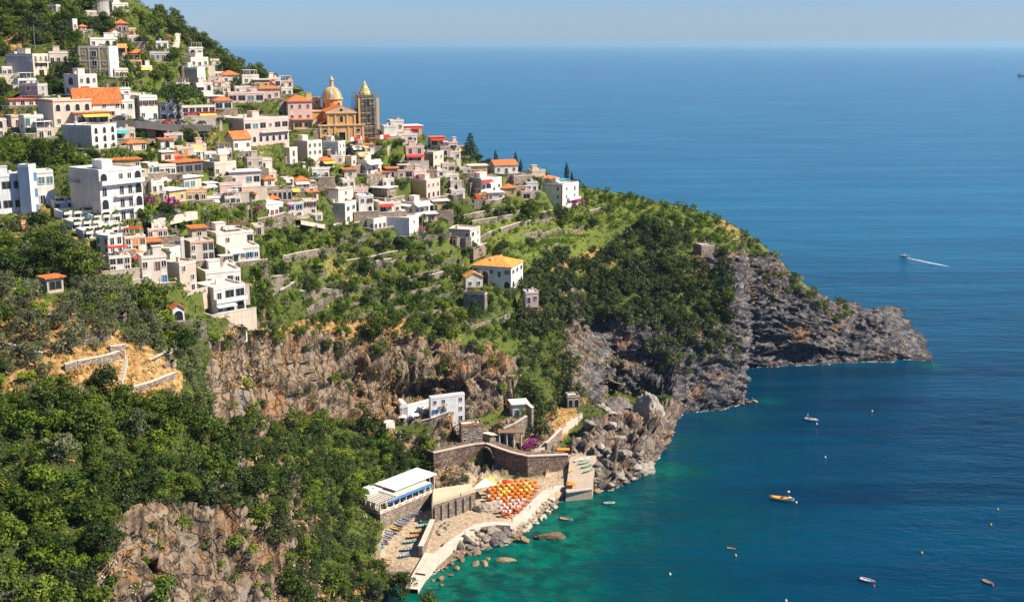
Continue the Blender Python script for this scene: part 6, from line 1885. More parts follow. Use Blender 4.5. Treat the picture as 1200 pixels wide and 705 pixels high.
# boats
def hull_mesh(mb, L, B, H, sheer=.3, mi=(0, 1, 2), transom=True, deck=.0, n=10):
    """open boat along +x (bow); outside mi0, inside mi1, gunwale mi2"""
    def sec(f):
        w = B / 2 * (1 - max(0, (f - .45) / .55) ** 2.2) * (.82 + .18 * min(1, f / .3) if transom else min(1, (f / .35)) ** .6 if f < .35 else 1)
        w = max(w, .02)
        zt = H + sheer * (2 * f - .8) ** 2
        return w, zt
    rows_o = []
    for i in range(n + 1):
        f = i / n
        x = L * (f - .5)
        w, zt = sec(f)
        kz = .0 + .5 * H * max(0, (f - .7) / .3) ** 2
        rows_o.append([(x, -w, zt), (x, -w * .82, H * .35 + kz * .5), (x, -w * .25, -.15 * H + kz), (x, w * .25, -.15 * H + kz), (x, w * .82, H * .35 + kz * .5), (x, w, zt)])
    V = [p for r in rows_o for p in r]
    fs = [(i * 6 + k, i * 6 + k + 1, i * 6 + 7 + k, i * 6 + 6 + k) for i in range(n) for k in range(5)]
    fs.append(tuple(range(6)))
    mb.add(V, fs, mi[0])
    ti = .9
    V2, f2 = [], []
    for i in range(n + 1):
        x = L * (i / n - .5) * .985
        w, zt = sec(i / n)
        V2 += [(x, -w * ti, zt + .02), (x, -w * ti * .8, H * .42), (x, w * ti * .8, H * .42), (x, w * ti, zt + .02)]
    f2 = [(i * 4 + k + 1, i * 4 + k, i * 4 + 4 + k, i * 4 + 5 + k) for i in range(n) for k in range(3)]
    mb.add(V2, f2, mi[1])
    for s in (0, 1):
        V3, f3 = [], []
        for i in range(n + 1):
            x = L * (i / n - .5)
            w, zt = sec(i / n)
            sg = -1 if s == 0 else 1
            V3 += [(x, sg * w * 1.04, zt - .02), (x, sg * w * 1.04, zt + .07), (x, sg * w * .86, zt + .07), (x, sg * w * .86, zt - .0)]
        f3 = [(i * 4 + k, i * 4 + (k + 1) % 4, i * 4 + 4 + (k + 1) % 4, i * 4 + 4 + k) for i in range(n) for k in range(4)]
        mb.add(V3, f3, mi[2])
    return sec
def rowboat(name, label, L, mats, group=None, motor=True, cat='boat'):
    root = thing(name, label, cat, (0, 0, 0), 0, group)
    q = MB(); sec = hull_mesh(q, L, L * .36, L * .12, L * .03); h_ = q.build('hull', mats, root)
    for f in (.25, .48, .68):
        w, zt = sec(f)
        MB().box(L * (f - .5) - .14, L * (f - .5) + .14, -w * .86, w * .86, zt * .78, zt * .84).build('thwart', M_WOOD, root)
    if motor:
        q = MB(); q.box(-L * .5 - .35, -L * .5 - .05, -.16, .16, L * .1, L * .1 + .5); q.tube((-L * .5 - .2, 0, L * .1), (-L * .5 - .2, 0, -.4), .07, 5); q.build('outboard_motor', plain('motor grey', (.08, .08, .09), .4), root)
    return root
PW = plain('white boat paint', (.78, .77, .74), .35)
PC = plain('cream boat paint', (.62, .55, .42), .4)
# orange fishing boat
bo = thing('fishing_boat', 'long orange and white wooden fishing boat with a mast at anchor', 'boat', at_z(916, 586, 0), math.radians(-22))
q = MB(); sec = hull_mesh(q, 8.6, 2.5, 1.0, .35, transom=False); q.build('hull', [PW, M_ORANGE, M_ORANGE], bo)
q = MB()
V, fs = [], []
for i in range(9):
    f = .12 + .66 * i / 8
    w, zt = sec(f)
    V += [(8.6 * (f - .5), -w * .8, zt + .05), (8.6 * (f - .5), 0, zt + .42), (8.6 * (f - .5), w * .8, zt + .05)]
fs = [(i * 3 + k, i * 3 + 3 + k, i * 3 + 4 + k, i * 3 + 1 + k) for i in range(8) for k in range(2)] + [(0, 1, 2), (24, 26, 25)]
q.add(V, fs); q.build('tarpaulin', plain('yellow orange tarpaulin', (.80, .42, .04), .8), bo)
MB().box(2.3, 3.2, -.5, .5, 1.1, 1.6).build('locker', PW, bo)
MB().tube((2.2, 0, .8), (2.2, 0, 4.4), .07, 6).build('mast', plain('red brown mast', (.4, .13, .07), .6), bo)
MB().lathe([(0, 3.1), (.42, 3.3), (.5, 3.5), (.42, 3.75), (0, 3.9)], 10, (2.2, 0)).build('lamp_globe', PW, bo)
MB().tube((-3.2, 0, 1), (-2.9, 0, 2.0), .06, 5).build('tiller_post', M_WOOD, bo)
MB().box(2.6, 3.9, -.35, .35, 1.32, 1.4).build('foredeck', M_RED, bo)
# white motorboat with frame
mo = thing('motorboat', 'white motorboat with a steel arch and dark seat at anchor in the bay', 'boat', at_z(951, 493, 0), math.radians(-30))
q = MB(); sec = hull_mesh(q, 5.6, 2.2, .85, .2); q.build('hull', [PW, PW, PW], mo)
q = MB(); q.hexa([(.9, -.85, .85), (2.4, -.3, .95), (2.4, .3, .95), (.9, .85, .85)], [(1.1, -.6, 1.15), (2.3, -.2, 1.1), (2.3, .2, 1.1), (1.1, .6, 1.15)]); q.build('foredeck', PW, mo)
MB().box(-.6, .1, -.35, .35, .4, 1.35).build('console', PW, mo)
MB().hexa([(-.1, -.4, 1.35), (.1, -.4, 1.35), (.1, .4, 1.35), (-.1, .4, 1.35)], [(-.3, -.35, 1.8), (-.22, -.35, 1.8), (-.22, .35, 1.8), (-.3, .35, 1.8)]).build('windscreen', M_GLASS, mo)
q = MB()
for y in (-.8, .8): q.tube((-1.9, y, .8), (-1.7, y * .9, 2.5), .05, 5)
q.tube((-1.7, -.72, 2.5), (-1.7, .72, 2.5), .05, 5); q.tube((-1.7, 0, 2.5), (-1.7, 0, 3.6), .03, 5); q.build('arch', PW, mo)
MB().box(-1.5, -1.0, -.6, .6, .45, .9).build('seat', M_DARK, mo)
q = MB(); q.box(-3.2, -2.8, -.2, .2, .5, 1.2); q.build('outboard_motor', plain('motor grey', (.08, .08, .09), .4), mo)
for u, v, L, ang_, mats, lab in ((1017, 681, 4.6, -35, [PW, PW, PW], 'white rowing boat with a small raised motor beside a pink buoy'), (1158, 683, 3.6, -60, [PC, M_YEL, PC], 'small cream dinghy with yellowish inside near the far corner of the bay'),
                                 (857, 643, 2.6, -15, [PC, PC, M_ORANGE], 'tiny round dinghy with orange rim and a buoy beside it'), (664, 609, 4.2, -20, [PW, PC, M_ORANGE], 'white and orange pedal boat off the breakwater'), (714, 590, 4.0, 12, [PW, M_TURQ, PW], 'pale turquoise rowing boat in the shallows'),
                                 (686, 580, 2.6, 5, [PW, M_RED, PW], 'little white dinghy with red inside near the landing'), (716, 575, 2.4, 20, [PC, M_RED, PC], 'little cream dinghy under the rocky point')):
    b_ = rowboat('rowing_boat', lab, L, mats, None, u != 857)
    b_.location = at_z(u, v, 0.02); b_.rotation_euler = (0, 0, math.radians(ang_))
# speeding motor boat and its wake
sp = thing('speedboat', 'distant white speedboat pulling a foaming wake', 'boat', at_z(1060, 301, .1), math.radians(158))
q = MB(); sec = hull_mesh(q, 7.5, 2.6, 1.1, .3); q.build('hull', [PW, PW, PW], sp)
MB().hexa([(-1, -.9, 1.1), (2, -.6, 1.2), (2, .6, 1.2), (-1, .9, 1.1)], [(-.6, -.6, 2), (1, -.45, 1.9), (1, .45, 1.9), (-.6, .6, 2)]).build('cabin', PW, sp)
MB().box(-2.4, -1.2, -.6, .6, .9, 1.5).build('seat', M_RED, sp)
a, b_ = at_z(1063, 302, .0), at_z(1112, 313, .0)
d = b_ - a; nn = Vector((-d.y, d.x, 0)).normalized()
V, fs = [], []
for i in range(40):
    f = i / 39
    c = a + d * f + nn * (math.sin(i * 1.7) * .3 + 2 * f * f)
    w = (.9 + 2.0 * f) * (1 + .25 * math.sin(i * 2.3)) * (1 - f ** 3)
    V += [c + nn * w + Vector((0, 0, .02)), c + Vector((0, 0, .3 * (1 - f) + .03)), c - nn * w + Vector((0, 0, .02))]
fs = [(i * 3 + k, i * 3 + 1 + k, i * 3 + 4 + k, i * 3 + 3 + k) for i in range(39) for k in range(2)]
m = NT('foam', .8, .2); m.col((.85, .87, .88))
tr = m.n('BsdfTransparent'); mx = m.n('MixShader')
g = m.coord('Object'); m.l(m.ramp(m.noise(g, 1.1, 5, .65), [(.42, (0, 0, 0)), (.6, (1, 1, 1))]), mx.inputs[0]); m.l(tr.outputs[0], mx.inputs[1]); m.l(m.b.outputs[0], mx.inputs[2]); m.l(mx.outputs[0], m.out.inputs[0])
MB().add(V, fs).build('wake', m.m, kind='stuff')
# far ship on the horizon side
shp = thing('ship', 'dark far off ship at the edge of the sea', 'ship', at_z(1199, 90, 0), .3)
q = MB(); hull_mesh(q, 60, 12, 6, 1); q.build('hull', [plain('dark ship paint', (.05, .06, .09), .6)] * 3, shp)
MB().box(-24, -8, -5, 5, 6, 15).build('superstructure', plain('grey ship paint', (.2, .21, .23), .6), shp)
# buoys
for u, v, c, lab in ((933, 589, PW, 'white buoy at the bow of the orange fishing boat'), (957, 497, PW, 'white buoy below the white motorboat'), (1024, 687, plain('pink buoy', (.7, .05, .2), .5), 'pink buoy beside the white rowing boat'),
                     (1163, 686, plain('pink buoy', (.7, .05, .2), .5), 'pink buoy beside the small cream dinghy'), (862, 651, M_YEL, 'yellow buoy below the tiny round dinghy'), (967, 536, PW, 'white buoy alone in the middle of the bay'), (1022, 482, PW, 'white buoy alone off the cape'),
                     (1169, 597, M_YEL, 'yellow buoy furthest from the shore'), (1161, 615, M_YEL, 'yellow buoy just below the furthest one'), (1080, 648, M_YEL, 'yellow buoy between the two anchored dinghies'), (785, 673, PW, 'white buoy off the rocky shallows'), (921, 704, PW, 'white buoy at the bottom edge')):
    b_ = tag(MB().lathe([(0, -.3), (.3, -.1), (.4, .15), (.3, .45), (.12, .6), (.1, .75), (0, .78)], 10).build('buoy', c, None, True), lab, 'buoy'); b_.location = at_z(u, v, 0)
# boats on the ramp, canoes on the landing
cols = {'white': PW, 'blue': plain('blue boat paint', (.05, .25, .5), .4), 'yellow': plain('yellow boat paint', (.7, .42, .03), .4), 'green': M_GREENB, 'turquoise': M_TURQ, 'red': plain('red boat paint', (.5, .05, .03), .4)}
srcs = {}
ramp = [(452, 633, 'white'), (456, 629, 'white'), (459, 626, 'blue'), (465, 621, 'yellow'), (469, 616, 'white'), (473, 613, 'white'), (477, 609, 'white'), (480, 606, 'blue'), (484, 603, 'white'), (488, 600, 'white'), (448, 638, 'blue'), (443, 644, 'turquoise'),
        (500, 612, 'green'), (496, 617, 'turquoise'), (490, 624, 'yellow'), (485, 630, 'red'), (481, 636, 'turquoise'), (478, 645, 'blue'), (476, 652, 'blue')]
seen = {}
for u, v, c in ramp:
    row = 'along the restaurant wall' if u < 489 and v < 640 and (u, v) not in ((485, 630), (481, 636)) else 'by the patio side of the ramp'
    lab = f'{c} boat drawn up on the ramp {row}'
    if c not in srcs:
        srcs[c] = rowboat('beached_boat', lab, 4.2, [cols[c], PC if c != 'white' else cols['blue'], cols[c]], 'boats on the ramp', False); o = srcs[c]
    else: o = clone(srcs[c], (0, 0, 0), 0, None, lab)
    p = cast(u, v); o.location = p + Vector((0, 0, .25)); o.rotation_euler = (rr.uniform(-.1, .1), 0, math.radians(rr.uniform(-35, -20)) if 'along' in row else math.radians(rr.uniform(5, 30)))
can = {}
for k, (u, v, c) in enumerate(((684, 543, 'turquoise'), (687, 547, 'green'), (689, 552, 'green'), (686, 538, 'white'), (678, 539, 'white'), (670, 551, 'yellow'))):
    cn_ = thing('canoe', f'{c} canoe lying on the landing, ' + ['uppermost coloured one', 'middle green one', 'lowest of the row', 'by the rocks', 'beside the coast path', 'apart on its own'][k], 'canoe', at_z(u, v, LZ(v) + .12), math.radians(25 + 6 * k))
    q = MB(); hull_mesh(q, 4.4, .9, .35, .25, transom=False); q.build('hull', [cols[c], PC, cols[c]], cn_)
    MB().box(-.3, .3, -.34, .34, .22, .28).build('seat', M_WOOD, cn_)
# ------------------------------------------------------------------ vegetation
def crown_mesh(name, seed, blobs, leaf, per, mat, flat=1.0):
    """many small leaf faces set on the outside of clumps; blobs: (x, y, z, rx, ry, rz)"""
    rr = np.random.RandomState(seed)
    Vs, n = [], 0
    for (x, y, z, rx, ry, rz) in blobs:
        k = int(per * (rx * ry + rx * rz + ry * rz) / 3)
        d = rr.normal(size=(k, 3)); d /= np.linalg.norm(d, axis=1, keepdims=True)
        d[:, 2] = np.where(d[:, 2] < -.6, -d[:, 2] * .6, d[:, 2])
        rad = rr.uniform(.72, 1.08, (k, 1)) ** .7
        c = np.array([x, y, z]) + d * rad * np.array([rx, ry, rz])
        nrm = d + rr.normal(scale=.4, size=(k, 3)) + np.array([0, 0, .22]); nrm /= np.linalg.norm(nrm, axis=1, keepdims=True)
        a = np.cross(nrm, rr.normal(size=(k, 3))); a /= np.linalg.norm(a, axis=1, keepdims=True)
        b = np.cross(nrm, a)
        s = leaf * rr.uniform(.6, 1.3, (k, 1))
        q = np.stack([c - a * s, c - b * s * .6 + nrm * s * .15, c + a * s, c + b * s * .6 + nrm * s * .15], 1)
        Vs.append(q.reshape(-1, 3)); n += k
    V = np.concatenate(Vs)
    return npmesh(name, V, np.arange(n * 4).reshape(-1, 4), [mat])
def trunk_mesh(seed, h, r, limbs, mat, spread=1.0, lean=.15):
    rr = random.Random(seed)
    q = MB()
    pts = [Vector((0, 0, -1.2))]
    for i in range(3): pts.append(Vector((rr.uniform(-lean, lean) * (i + 1), rr.uniform(-lean, lean) * (i + 1), h * (i + 1) / 3)))
    for i in range(3): q.tube(pts[i], pts[i + 1], r * (1.25 - .3 * i), 6, 0, r * (1.25 - .3 * (i + 1)))
    for k in range(limbs):
        a = 2 * math.pi * (k + rr.random() * .6) / limbs
        s = pts[2].lerp(pts[3], rr.random())
        e = s + Vector((math.cos(a) * spread, math.sin(a) * spread, spread * rr.uniform(.5, 1.0)))
        q.tube(s, e, r * .5, 5, 0, r * .2)
    o = q.build('trunk', mat); me = o.data; bpy.data.objects.remove(o)
    return me
M_BARK = plain('bark', (.13, .09, .06), .95, .1, 0, 3, .4)
LM = {
 'oak': leafmat('evergreen oak leaves', [(.014, .032, .003), (.050, .086, .007), (.135, .18, .014)]),
 'olive': leafmat('olive leaves', [(.055, .070, .030), (.115, .135, .058), (.20, .22, .11)]),
 'garden': leafmat('fresh green leaves', [(.035, .078, .004), (.105, .175, .008), (.25, .31, .022)]),
 'maquis': leafmat('grey green maquis leaves', [(.020, .036, .009), (.058, .085, .02), (.135, .165, .04)]),
 'bright': leafmat('yellow green shrub leaves', [(.07, .115, .010), (.15, .22, .018), (.26, .32, .045)]),
 'dark': leafmat('cypress needles', [(.008, .018, .007), (.018, .034, .012), (.035, .058, .020)]),
 'pine': leafmat('pine needles', [(.016, .038, .007), (.040, .080, .012), (.085, .135, .025)]),
 'gold': leafmat('dry golden brush', [(.22, .12, .04), (.42, .25, .08), (.58, .40, .17)]),
 'magenta': leafmat('bougainvillea flowers', [(.20, .01, .13), (.42, .02, .28), (.60, .07, .40)]),
 'red': leafmat('red flowers', [(.2, .02, .02), (.45, .03, .04), (.6, .1, .08)]),
}
def blobset(seed, R, Hc, n, rb, zs=.75, bottom=0.0, flat=False):
    rr = np.random.RandomState(seed)
    out = []
    for k in range(n):
        d = rr.normal(size=3); d /= np.linalg.norm(d)
        if bottom == 0 and d[2] < -.75: d[2] *= -.5
        f = rr.uniform(.66, 1.06)
        r = rb * rr.uniform(.55, 1.15)
        out.append((d[0] * R * f, d[1] * R * f, Hc + d[2] * R * zs * f, r, r, r * rr.uniform(.7, .95)))
    return out
TK = {}   # kind -> list of (crown mesh, trunk mesh)
TK['oak'] = [(crown_mesh('crown', 100 + k, blobset(k, 3.3, 3.5, 21 + k, 1.3, .95) + [(0, 0, 3.0, 2.4, 2.4, 2.3)], .27, 60, LM['oak']), trunk_mesh(k, 3.2, .28, 5, M_BARK, 1.8)) for k in range(5)]
TK['olive'] = [(crown_mesh('crown', 200 + k, blobset(20 + k, 2.4, 2.4, 18, .85, .85) + [(0, 0, 2.1, 1.5, 1.5, 1.4)], .20, 75, LM['olive']), trunk_mesh(20 + k, 2.0, .24, 5, M_BARK, 1.4, .3)) for k in range(5)]
TK['garden'] = [(crown_mesh('crown', 300 + k, blobset(40 + k, 2.1, 2.3, 16, .95, .95) + [(0, 0, 2.0, 1.5, 1.5, 1.5)], .24, 62, LM['garden']), trunk_mesh(40 + k, 2.0, .16, 4, M_BARK, 1.1)) for k in range(5)]
TK['maquis'] = [(crown_mesh('crown', 400 + k, blobset(60 + k, 2.6, 2.1, 20, 1.0, .85) + [(0, 0, 1.8, 2.0, 2.0, 1.7)], .24, 62, LM['maquis']), trunk_mesh(60 + k, 1.8, .2, 5, M_BARK, 1.4)) for k in range(5)]
TK['bright'] = [(crown_mesh('crown', 500 + k, blobset(80 + k, 1.5, 1.2, 10, .75, .7) + [(0, 0, .7, 1.3, 1.3, .8)], .22, 70, LM['bright']), trunk_mesh(80 + k, .8, .1, 4, M_BARK, .7)) for k in range(4)]
TK['shade'] = [(crown_mesh('crown', 520 + k, blobset(90 + k, 1.5, 1.2, 10, .75, .7) + [(0, 0, .7, 1.3, 1.3, .8)], .21, 70, LM['maquis' if k % 2 else 'garden']), trunk_mesh(90 + k, .8, .1, 4, M_BARK, .7)) for k in range(4)]
TK['gold'] = [(crown_mesh('crown', 540 + k, blobset(95 + k, 1.1, .8, 8, .55, .6), .2, 80, LM['gold']), trunk_mesh(95 + k, .5, .06, 4, M_BARK, .5)) for k in range(3)]
def cyp(seed, H_, R):
    rr = np.random.RandomState(seed)
    return [(rr.uniform(-.15, .15), rr.uniform(-.15, .15), z, R * w, R * w, H_ * .12) for z, w in zip(np.linspace(.8, H_ * .92, 9), (.7, .95, 1, 1, .95, .85, .7, .5, .28))]
TK['cypress'] = [(crown_mesh('crown', 600 + k, cyp(k, 9, 1.25), .22, 150, LM['dark']), trunk_mesh(100 + k, 2.0, .2, 0, M_BARK)) for k in range(2)]
TK['conifer'] = [(crown_mesh('crown', 620 + k, [(rr_.uniform(-.4, .4) + math.cos(a) * 1.9 * w, math.sin(a) * 1.9 * w, z, 1.0 * w + .3, 1.0 * w + .3, .55) for z, w in zip(np.linspace(1.2, 8.2, 8), np.linspace(1.25, .15, 8)) for a in np.linspace(0, 5.2, 5)], .26, 55, LM['pine' if k else 'dark']), trunk_mesh(110 + k, 7.5, .24, 0, M_BARK)) for k, rr_ in enumerate((random.Random(1), random.Random(2)))]
rr = np.random.RandomState(4)
TK['stone_pine'] = [(crown_mesh('crown', 640, [(math.cos(a) * R_, math.sin(a) * R_, 7.3 + z_ + rr.uniform(-.2, .3), 1.7, 1.7, .95) for R_, n_, z_ in ((5.2, 15, -.5), (3.4, 10, .5), (1.5, 5, 1.1)) for a in np.linspace(0, 6.28 * (1 - 1 / n_), n_)] + [(0, 0, 7.4, 4.5, 4.5, 1.0)], .26, 75, LM['pine']), trunk_mesh(120, 6.2, .45, 8, M_BARK, 2.6, .25))]
TK['palm'] = None

SPEC = {'oak': ('evergreen_oak', 'oak tree', 'dark evergreen oak'), 'olive': ('olive_tree', 'olive tree', 'grey olive tree'), 'garden': ('fruit_tree', 'fruit tree', 'green fruit tree'), 'maquis': ('carob_tree', 'carob tree', 'bushy carob tree'),
        'bright': ('broom_bush', 'bush', 'yellow green bush'), 'shade': ('myrtle_bush', 'bush', 'mid green bush'), 'gold': ('dry_bush', 'bush', 'dry golden bush'), 'cypress': ('cypress', 'cypress', 'dark slim cypress'), 'conifer': ('conifer', 'conifer', 'dark layered conifer'), 'stone_pine': ('stone_pine', 'pine', 'umbrella pine')}
RAD = {'oak': (4.3, 8), 'olive': (3.0, 5.6), 'garden': (2.8, 5.6), 'maquis': (3.3, 5.4), 'bright': (2.1, 2.8), 'shade': (2.1, 2.8), 'gold': (1.5, 1.8), 'cypress': (1.3, 10), 'conifer': (2.6, 9), 'stone_pine': (6.8, 9.3)}
trr = random.Random(99)
COUNT = {}
def plant(kind, p, s, label, group, zs=1.0):
    nm, cat, _ = SPEC[kind]
    crown, trunk = trr.choice(TK[kind])
    COUNT[kind] = COUNT.get(kind, 0) + 1
    if kind in ('bright', 'shade', 'gold'):
        o = put(nm, crown, None, p, trr.uniform(0, 6.28)); o.scale = (s, s, s * zs)
        tag(o, label, cat, group)
        put('stem', trunk, o)
        return o
    root = thing(nm, label, cat, p, trr.uniform(0, 6.28), group)
    root.scale = (s, s, s * zs)
    put('trunk', trunk, root); put('crown', crown, root)
    return root
def blocked(u, v, d, rp, hp):
    for (uL, uR, vT, vB, t, p, w) in PROT:
        if d < t + 1.5:
            if u + rp * .6 > uL + 1 and u - rp * .6 < uR - 1 and v > vT and v - hp < vB - (vB - vT) * .45: return True
        elif d < t + w * .9 and uL - 1 < u < uR + 1 and vT - 2 < v < vB: return True
    return False
STUFFPOS = {}
LIMIT = {'oak': 270, 'olive': 200, 'garden': 295, 'maquis': 295, 'bright': 200, 'shade': 290, 'gold': 120}
def scatter(region, poly, n, mix, smin, smax, seed, zs=1.0):
    rr = random.Random(seed)
    us_, vs2 = [p[0] for p in poly], [p[1] for p in poly]
    kinds, ws = list(mix), list(mix.values())
    got, tries, made = [], 0, {}
    while len(got) < n and tries < n * 14:
        tries += 1
        u, v = rr.uniform(min(us_), max(us_)), rr.uniform(min(vs2), max(vs2))
        if not inpoly(np.array([u]), np.array([v]), poly)[0]: continue
        p = cast(u, v)
        if p.z < 1.5: continue
        k = rr.choices(kinds, ws)[0]
        s = rr.uniform(smin, smax) * rr.uniform(.85, 1.15)
        d = proj(p)[2]
        R_, H_ = RAD[k]
        sc_ = F / d * s
        if blocked(u, v, d, R_ * sc_, H_ * sc_): continue
        mind = R_ * s * .62
        if any((p - q).length < mind + m2 for q, m2 in got): continue
        got.append((p, R_ * s * .62 if k not in ('bright', 'shade', 'gold') else R_ * s * .45))
        if COUNT.get(k, 0) >= LIMIT.get(k, 300):
            continue
        lb = SPEC[k][2]
        o = plant(k, p + Vector((0, 0, -.15 * s)), s, lb, None, zs * rr.uniform(.85, 1.15))
        made.setdefault(k, []).append((o, u, v, s, f'{lb} {region}', ''))
    for k, it in made.items(): say_where(it, SPEC[k][1], (SPEC[k][0].replace('_', ' ') + ('es ' if SPEC[k][0].endswith(('bush', 'ss')) else 's ') + region))
    return len(got)
# single trees first
def single(kind, u, v, s, label, zs=1.0):
    p = cast(u, v); d = proj(p)[2]
    plant(kind, p, s, label, None, zs)
    R_, H_ = RAD[kind]
single('stone_pine', 211, 147, 1.3, 'great umbrella pine with flat dark crown above the parking road', 1.25)
single('stone_pine', 345, 112, .62, 'low flat umbrella pine against the sea left of the church', .5)
single('stone_pine', 410, 140, .62, 'flat dark pine crown between the church and its tower', .6)
single('cypress', 187, 168, .85, 'dark pointed cypress below the umbrella pine')
single('cypress', 581, 186, 1.05, 'dark rounded cypress against the sea, first from the church')
single('conifer', 551, 186, 1.35, 'dark full conifer at the sea edge beyond the town')
single('cypress', 604, 193, 1.0, 'short dark cypress behind the orange roofed house at the sea edge')
single('cypress', 610, 194, .85, 'second short dark cypress behind the orange roofed house')
single('cypress', 664, 211, 1.1, 'slim dark cypress behind the square white villa')
single('cypress', 670, 214, .7, 'small dark cypress touching the slim one behind the square villa')
single('conifer', 88, 90, 1.15, 'tall dark conifer left of the ochre block')
single('conifer', 79, 92, .9, 'smaller dark conifer below the cream wing')
single('conifer', 150, 85, .8, 'dark conifer right of the orange house')
single('oak', 620, 256, 1.25, 'large round dark tree below the square white villa')
single('oak', 660, 262, .8, 'dark round tree right of the large one below the square villa')
single('oak', 165, 82, 1.05, 'broad dark tree beside the grey roofed house')
single('garden', 636, 204, 1.35, 'thin tall tree with open crown against the sea', 1.7)
single('conifer', 555, 375, 1.0, 'dark layered conifer in front of the roofless ruin')
single('cypress', 535, 232, .8, 'dark cypress in the gardens below the white porch house', .9)
single('oak', 442, 395, 1.25, 'big round grey green tree on the cliff edge', .95)
single('olive', 597, 350, 1.0, 'pale olive tree before the cliff villa')
single('oak', 98, 330, 1.35, 'big bright crowned tree in front of the stepped hotel')
single('oak', 70, 318, 1.3, 'big dark crowned tree left of the lower hamlet', 1.0)
single('oak', 470, 702, 1.25, 'large dark tree at the water end of the slope')
single('garden', 503, 712, 1.3, 'bright green tree at the waterline below the walkway', 1.0)
single('garden', 186, 712, 1.6, 'bright yellow green tree at the foot of the near cliff')
single('garden', 613, 488, .9, 'bright green tree beside the little house with green doors')
for u, v, s, lab in ((570, 344, .8, 'round bush under the yellow tiled annex'), (584, 347, .9, 'bush under the long wall of the cliff villa'), (603, 349, .7, 'small bush at the corner of the cliff villa'), (556, 346, .8, 'bush before the annex of the cliff villa')): single('garden', u, v, s, 'green ' + lab)
for k, (u, v, s) in enumerate(((515, 532, .8), (530, 566, .9), (545, 563, 1.0), (552, 528, .7), (585, 531, .8), (590, 545, .7), (606, 560, .8), (628, 538, .7), (640, 538, .8), (650, 536, .6), (520, 562, .8), (538, 527, .6))): single('shade', u, v, s, 'green bush growing on the curved retaining wall, ' + ('first', 'second', 'third', 'fourth', 'fifth', 'sixth', 'seventh', 'eighth', 'ninth', 'tenth', 'eleventh', 'twelfth')[k] + ' along it')
# bougainvillea
for u, v, s, lab in ((173, 240, 1.1, 'magenta bougainvillea right of the apartment house'), (200, 240, 1.0, 'purple bougainvillea beside the ochre house'), (207, 243, .7, 'small magenta bougainvillea below the ochre house'), (304, 246, .6, 'magenta bougainvillea on the roof of the long white house'),
                     (343, 243, 1.0, 'magenta bougainvillea hanging over the white terrace'), (492, 272, .9, 'magenta bougainvillea right of the dark arches house'), (489, 205, 1.0, 'upper magenta bougainvillea beside the dark stone house'), (487, 210, .8, 'lower magenta bougainvillea beside the dark stone house'),
                     (677, 240, 1.2, 'magenta bougainvillea right of the square villa'), (232, 184, .8, 'magenta bougainvillea behind the brown pavilion'), (620, 524, 1.0, 'magenta bougainvillea by the coast path'), (625, 518, .8, 'pink bougainvillea above the coast path'), (588, 512, .7, 'pink flowers along the stair wall'),
                     (582, 334, .9, 'red bougainvillea at the cliff villa wall'), (24, 122, .9, 'purple bougainvillea over the low pink house'), (158, 49, .9, 'purple bougainvillea on the pink house near the ridge'), (85, 78, .5, 'small magenta shrub below the dark conifer'), (432, 508, .5, 'red shrub below the kiosk'), (196, 47, .7, 'red violet shrub by the steep upper road')):
    p = cast(u, v + 2)
    key = 'red' if lab.startswith('red ') else 'magenta'
    if ('b', key) not in TK: TK[('b', key)] = crown_mesh('flowers', 700, blobset(7, 1.4, 1.0, 12, .6, .65), .2, 80, LM[key])
    o = put('bougainvillea', TK[('b', key)], None, p + Vector((0, -1.5, .6)), trr.uniform(0, 6)); o.scale = (s * 1.9, s * 1.9, s * 1.3)
    tag(o, lab, 'flowering shrub'); put('stem', TK['shade'][0][1], o)
# regions
S = scatter
S('in the dense wood on the near lower slope', [(-40, 500), (60, 470), (140, 480), (235, 470), (240, 520), (330, 570), (300, 600), (230, 590), (150, 596), (128, 625), (120, 720), (-60, 720)], 150, {'oak': 5, 'garden': 2.2, 'maquis': 2, 'olive': .8, 'shade': 1, 'bright': .5}, .75, 1.4, 1)
S('on the dry olive terraces', [(-20, 330), (50, 350), (130, 345), (185, 370), (230, 395), (232, 430), (150, 405), (110, 412), (60, 425), (0, 440), (-40, 440)], 70, {'olive': 7, 'garden': .5, 'oak': .6}, .8, 1.15, 2)
S('below the golden slope wall', [(0, 435), (70, 445), (140, 468), (215, 468), (240, 500), (120, 510), (0, 510)], 34, {'oak': 3, 'olive': 2, 'garden': 2}, .7, 1.0, 3)
S('between the stepped hotel and the lower hamlet', [(0, 265), (60, 262), (118, 285), (125, 325), (165, 345), (200, 350), (225, 392), (150, 375), (90, 345), (40, 322), (0, 330)], 48, {'oak': 2, 'olive': 3, 'garden': 3}, .8, 1.2, 4)
S('in the wooded gully under the great cliff', [(255, 500), (320, 505), (345, 500), (420, 498), (465, 508), (500, 520), (515, 545), (470, 555), (430, 590), (400, 600), (360, 590), (320, 570), (260, 530)], 120, {'oak': 3, 'maquis': 3, 'garden': 2, 'bright': .5}, .75, 1.25, 5)
S('on the spur above the boat ramp', [(215, 545), (290, 560), (345, 590), (400, 600), (438, 640), (440, 668), (470, 690), (480, 720), (330, 720), (335, 650), (290, 605), (215, 590)], 120, {'maquis': 4, 'oak': 2, 'garden': 1.2, 'shade': 2, 'gold': 1}, .7, 1.05, 6)
S('along the brink of the great cliff', [(245, 400), (290, 385), (330, 380), (400, 388), (470, 385), (540, 395), (600, 405), (590, 420), (500, 405), (400, 408), (330, 405), (260, 412)], 52, {'maquis': 3, 'garden': 2, 'shade': 2, 'gold': 1.3}, .65, 1.0, 7)
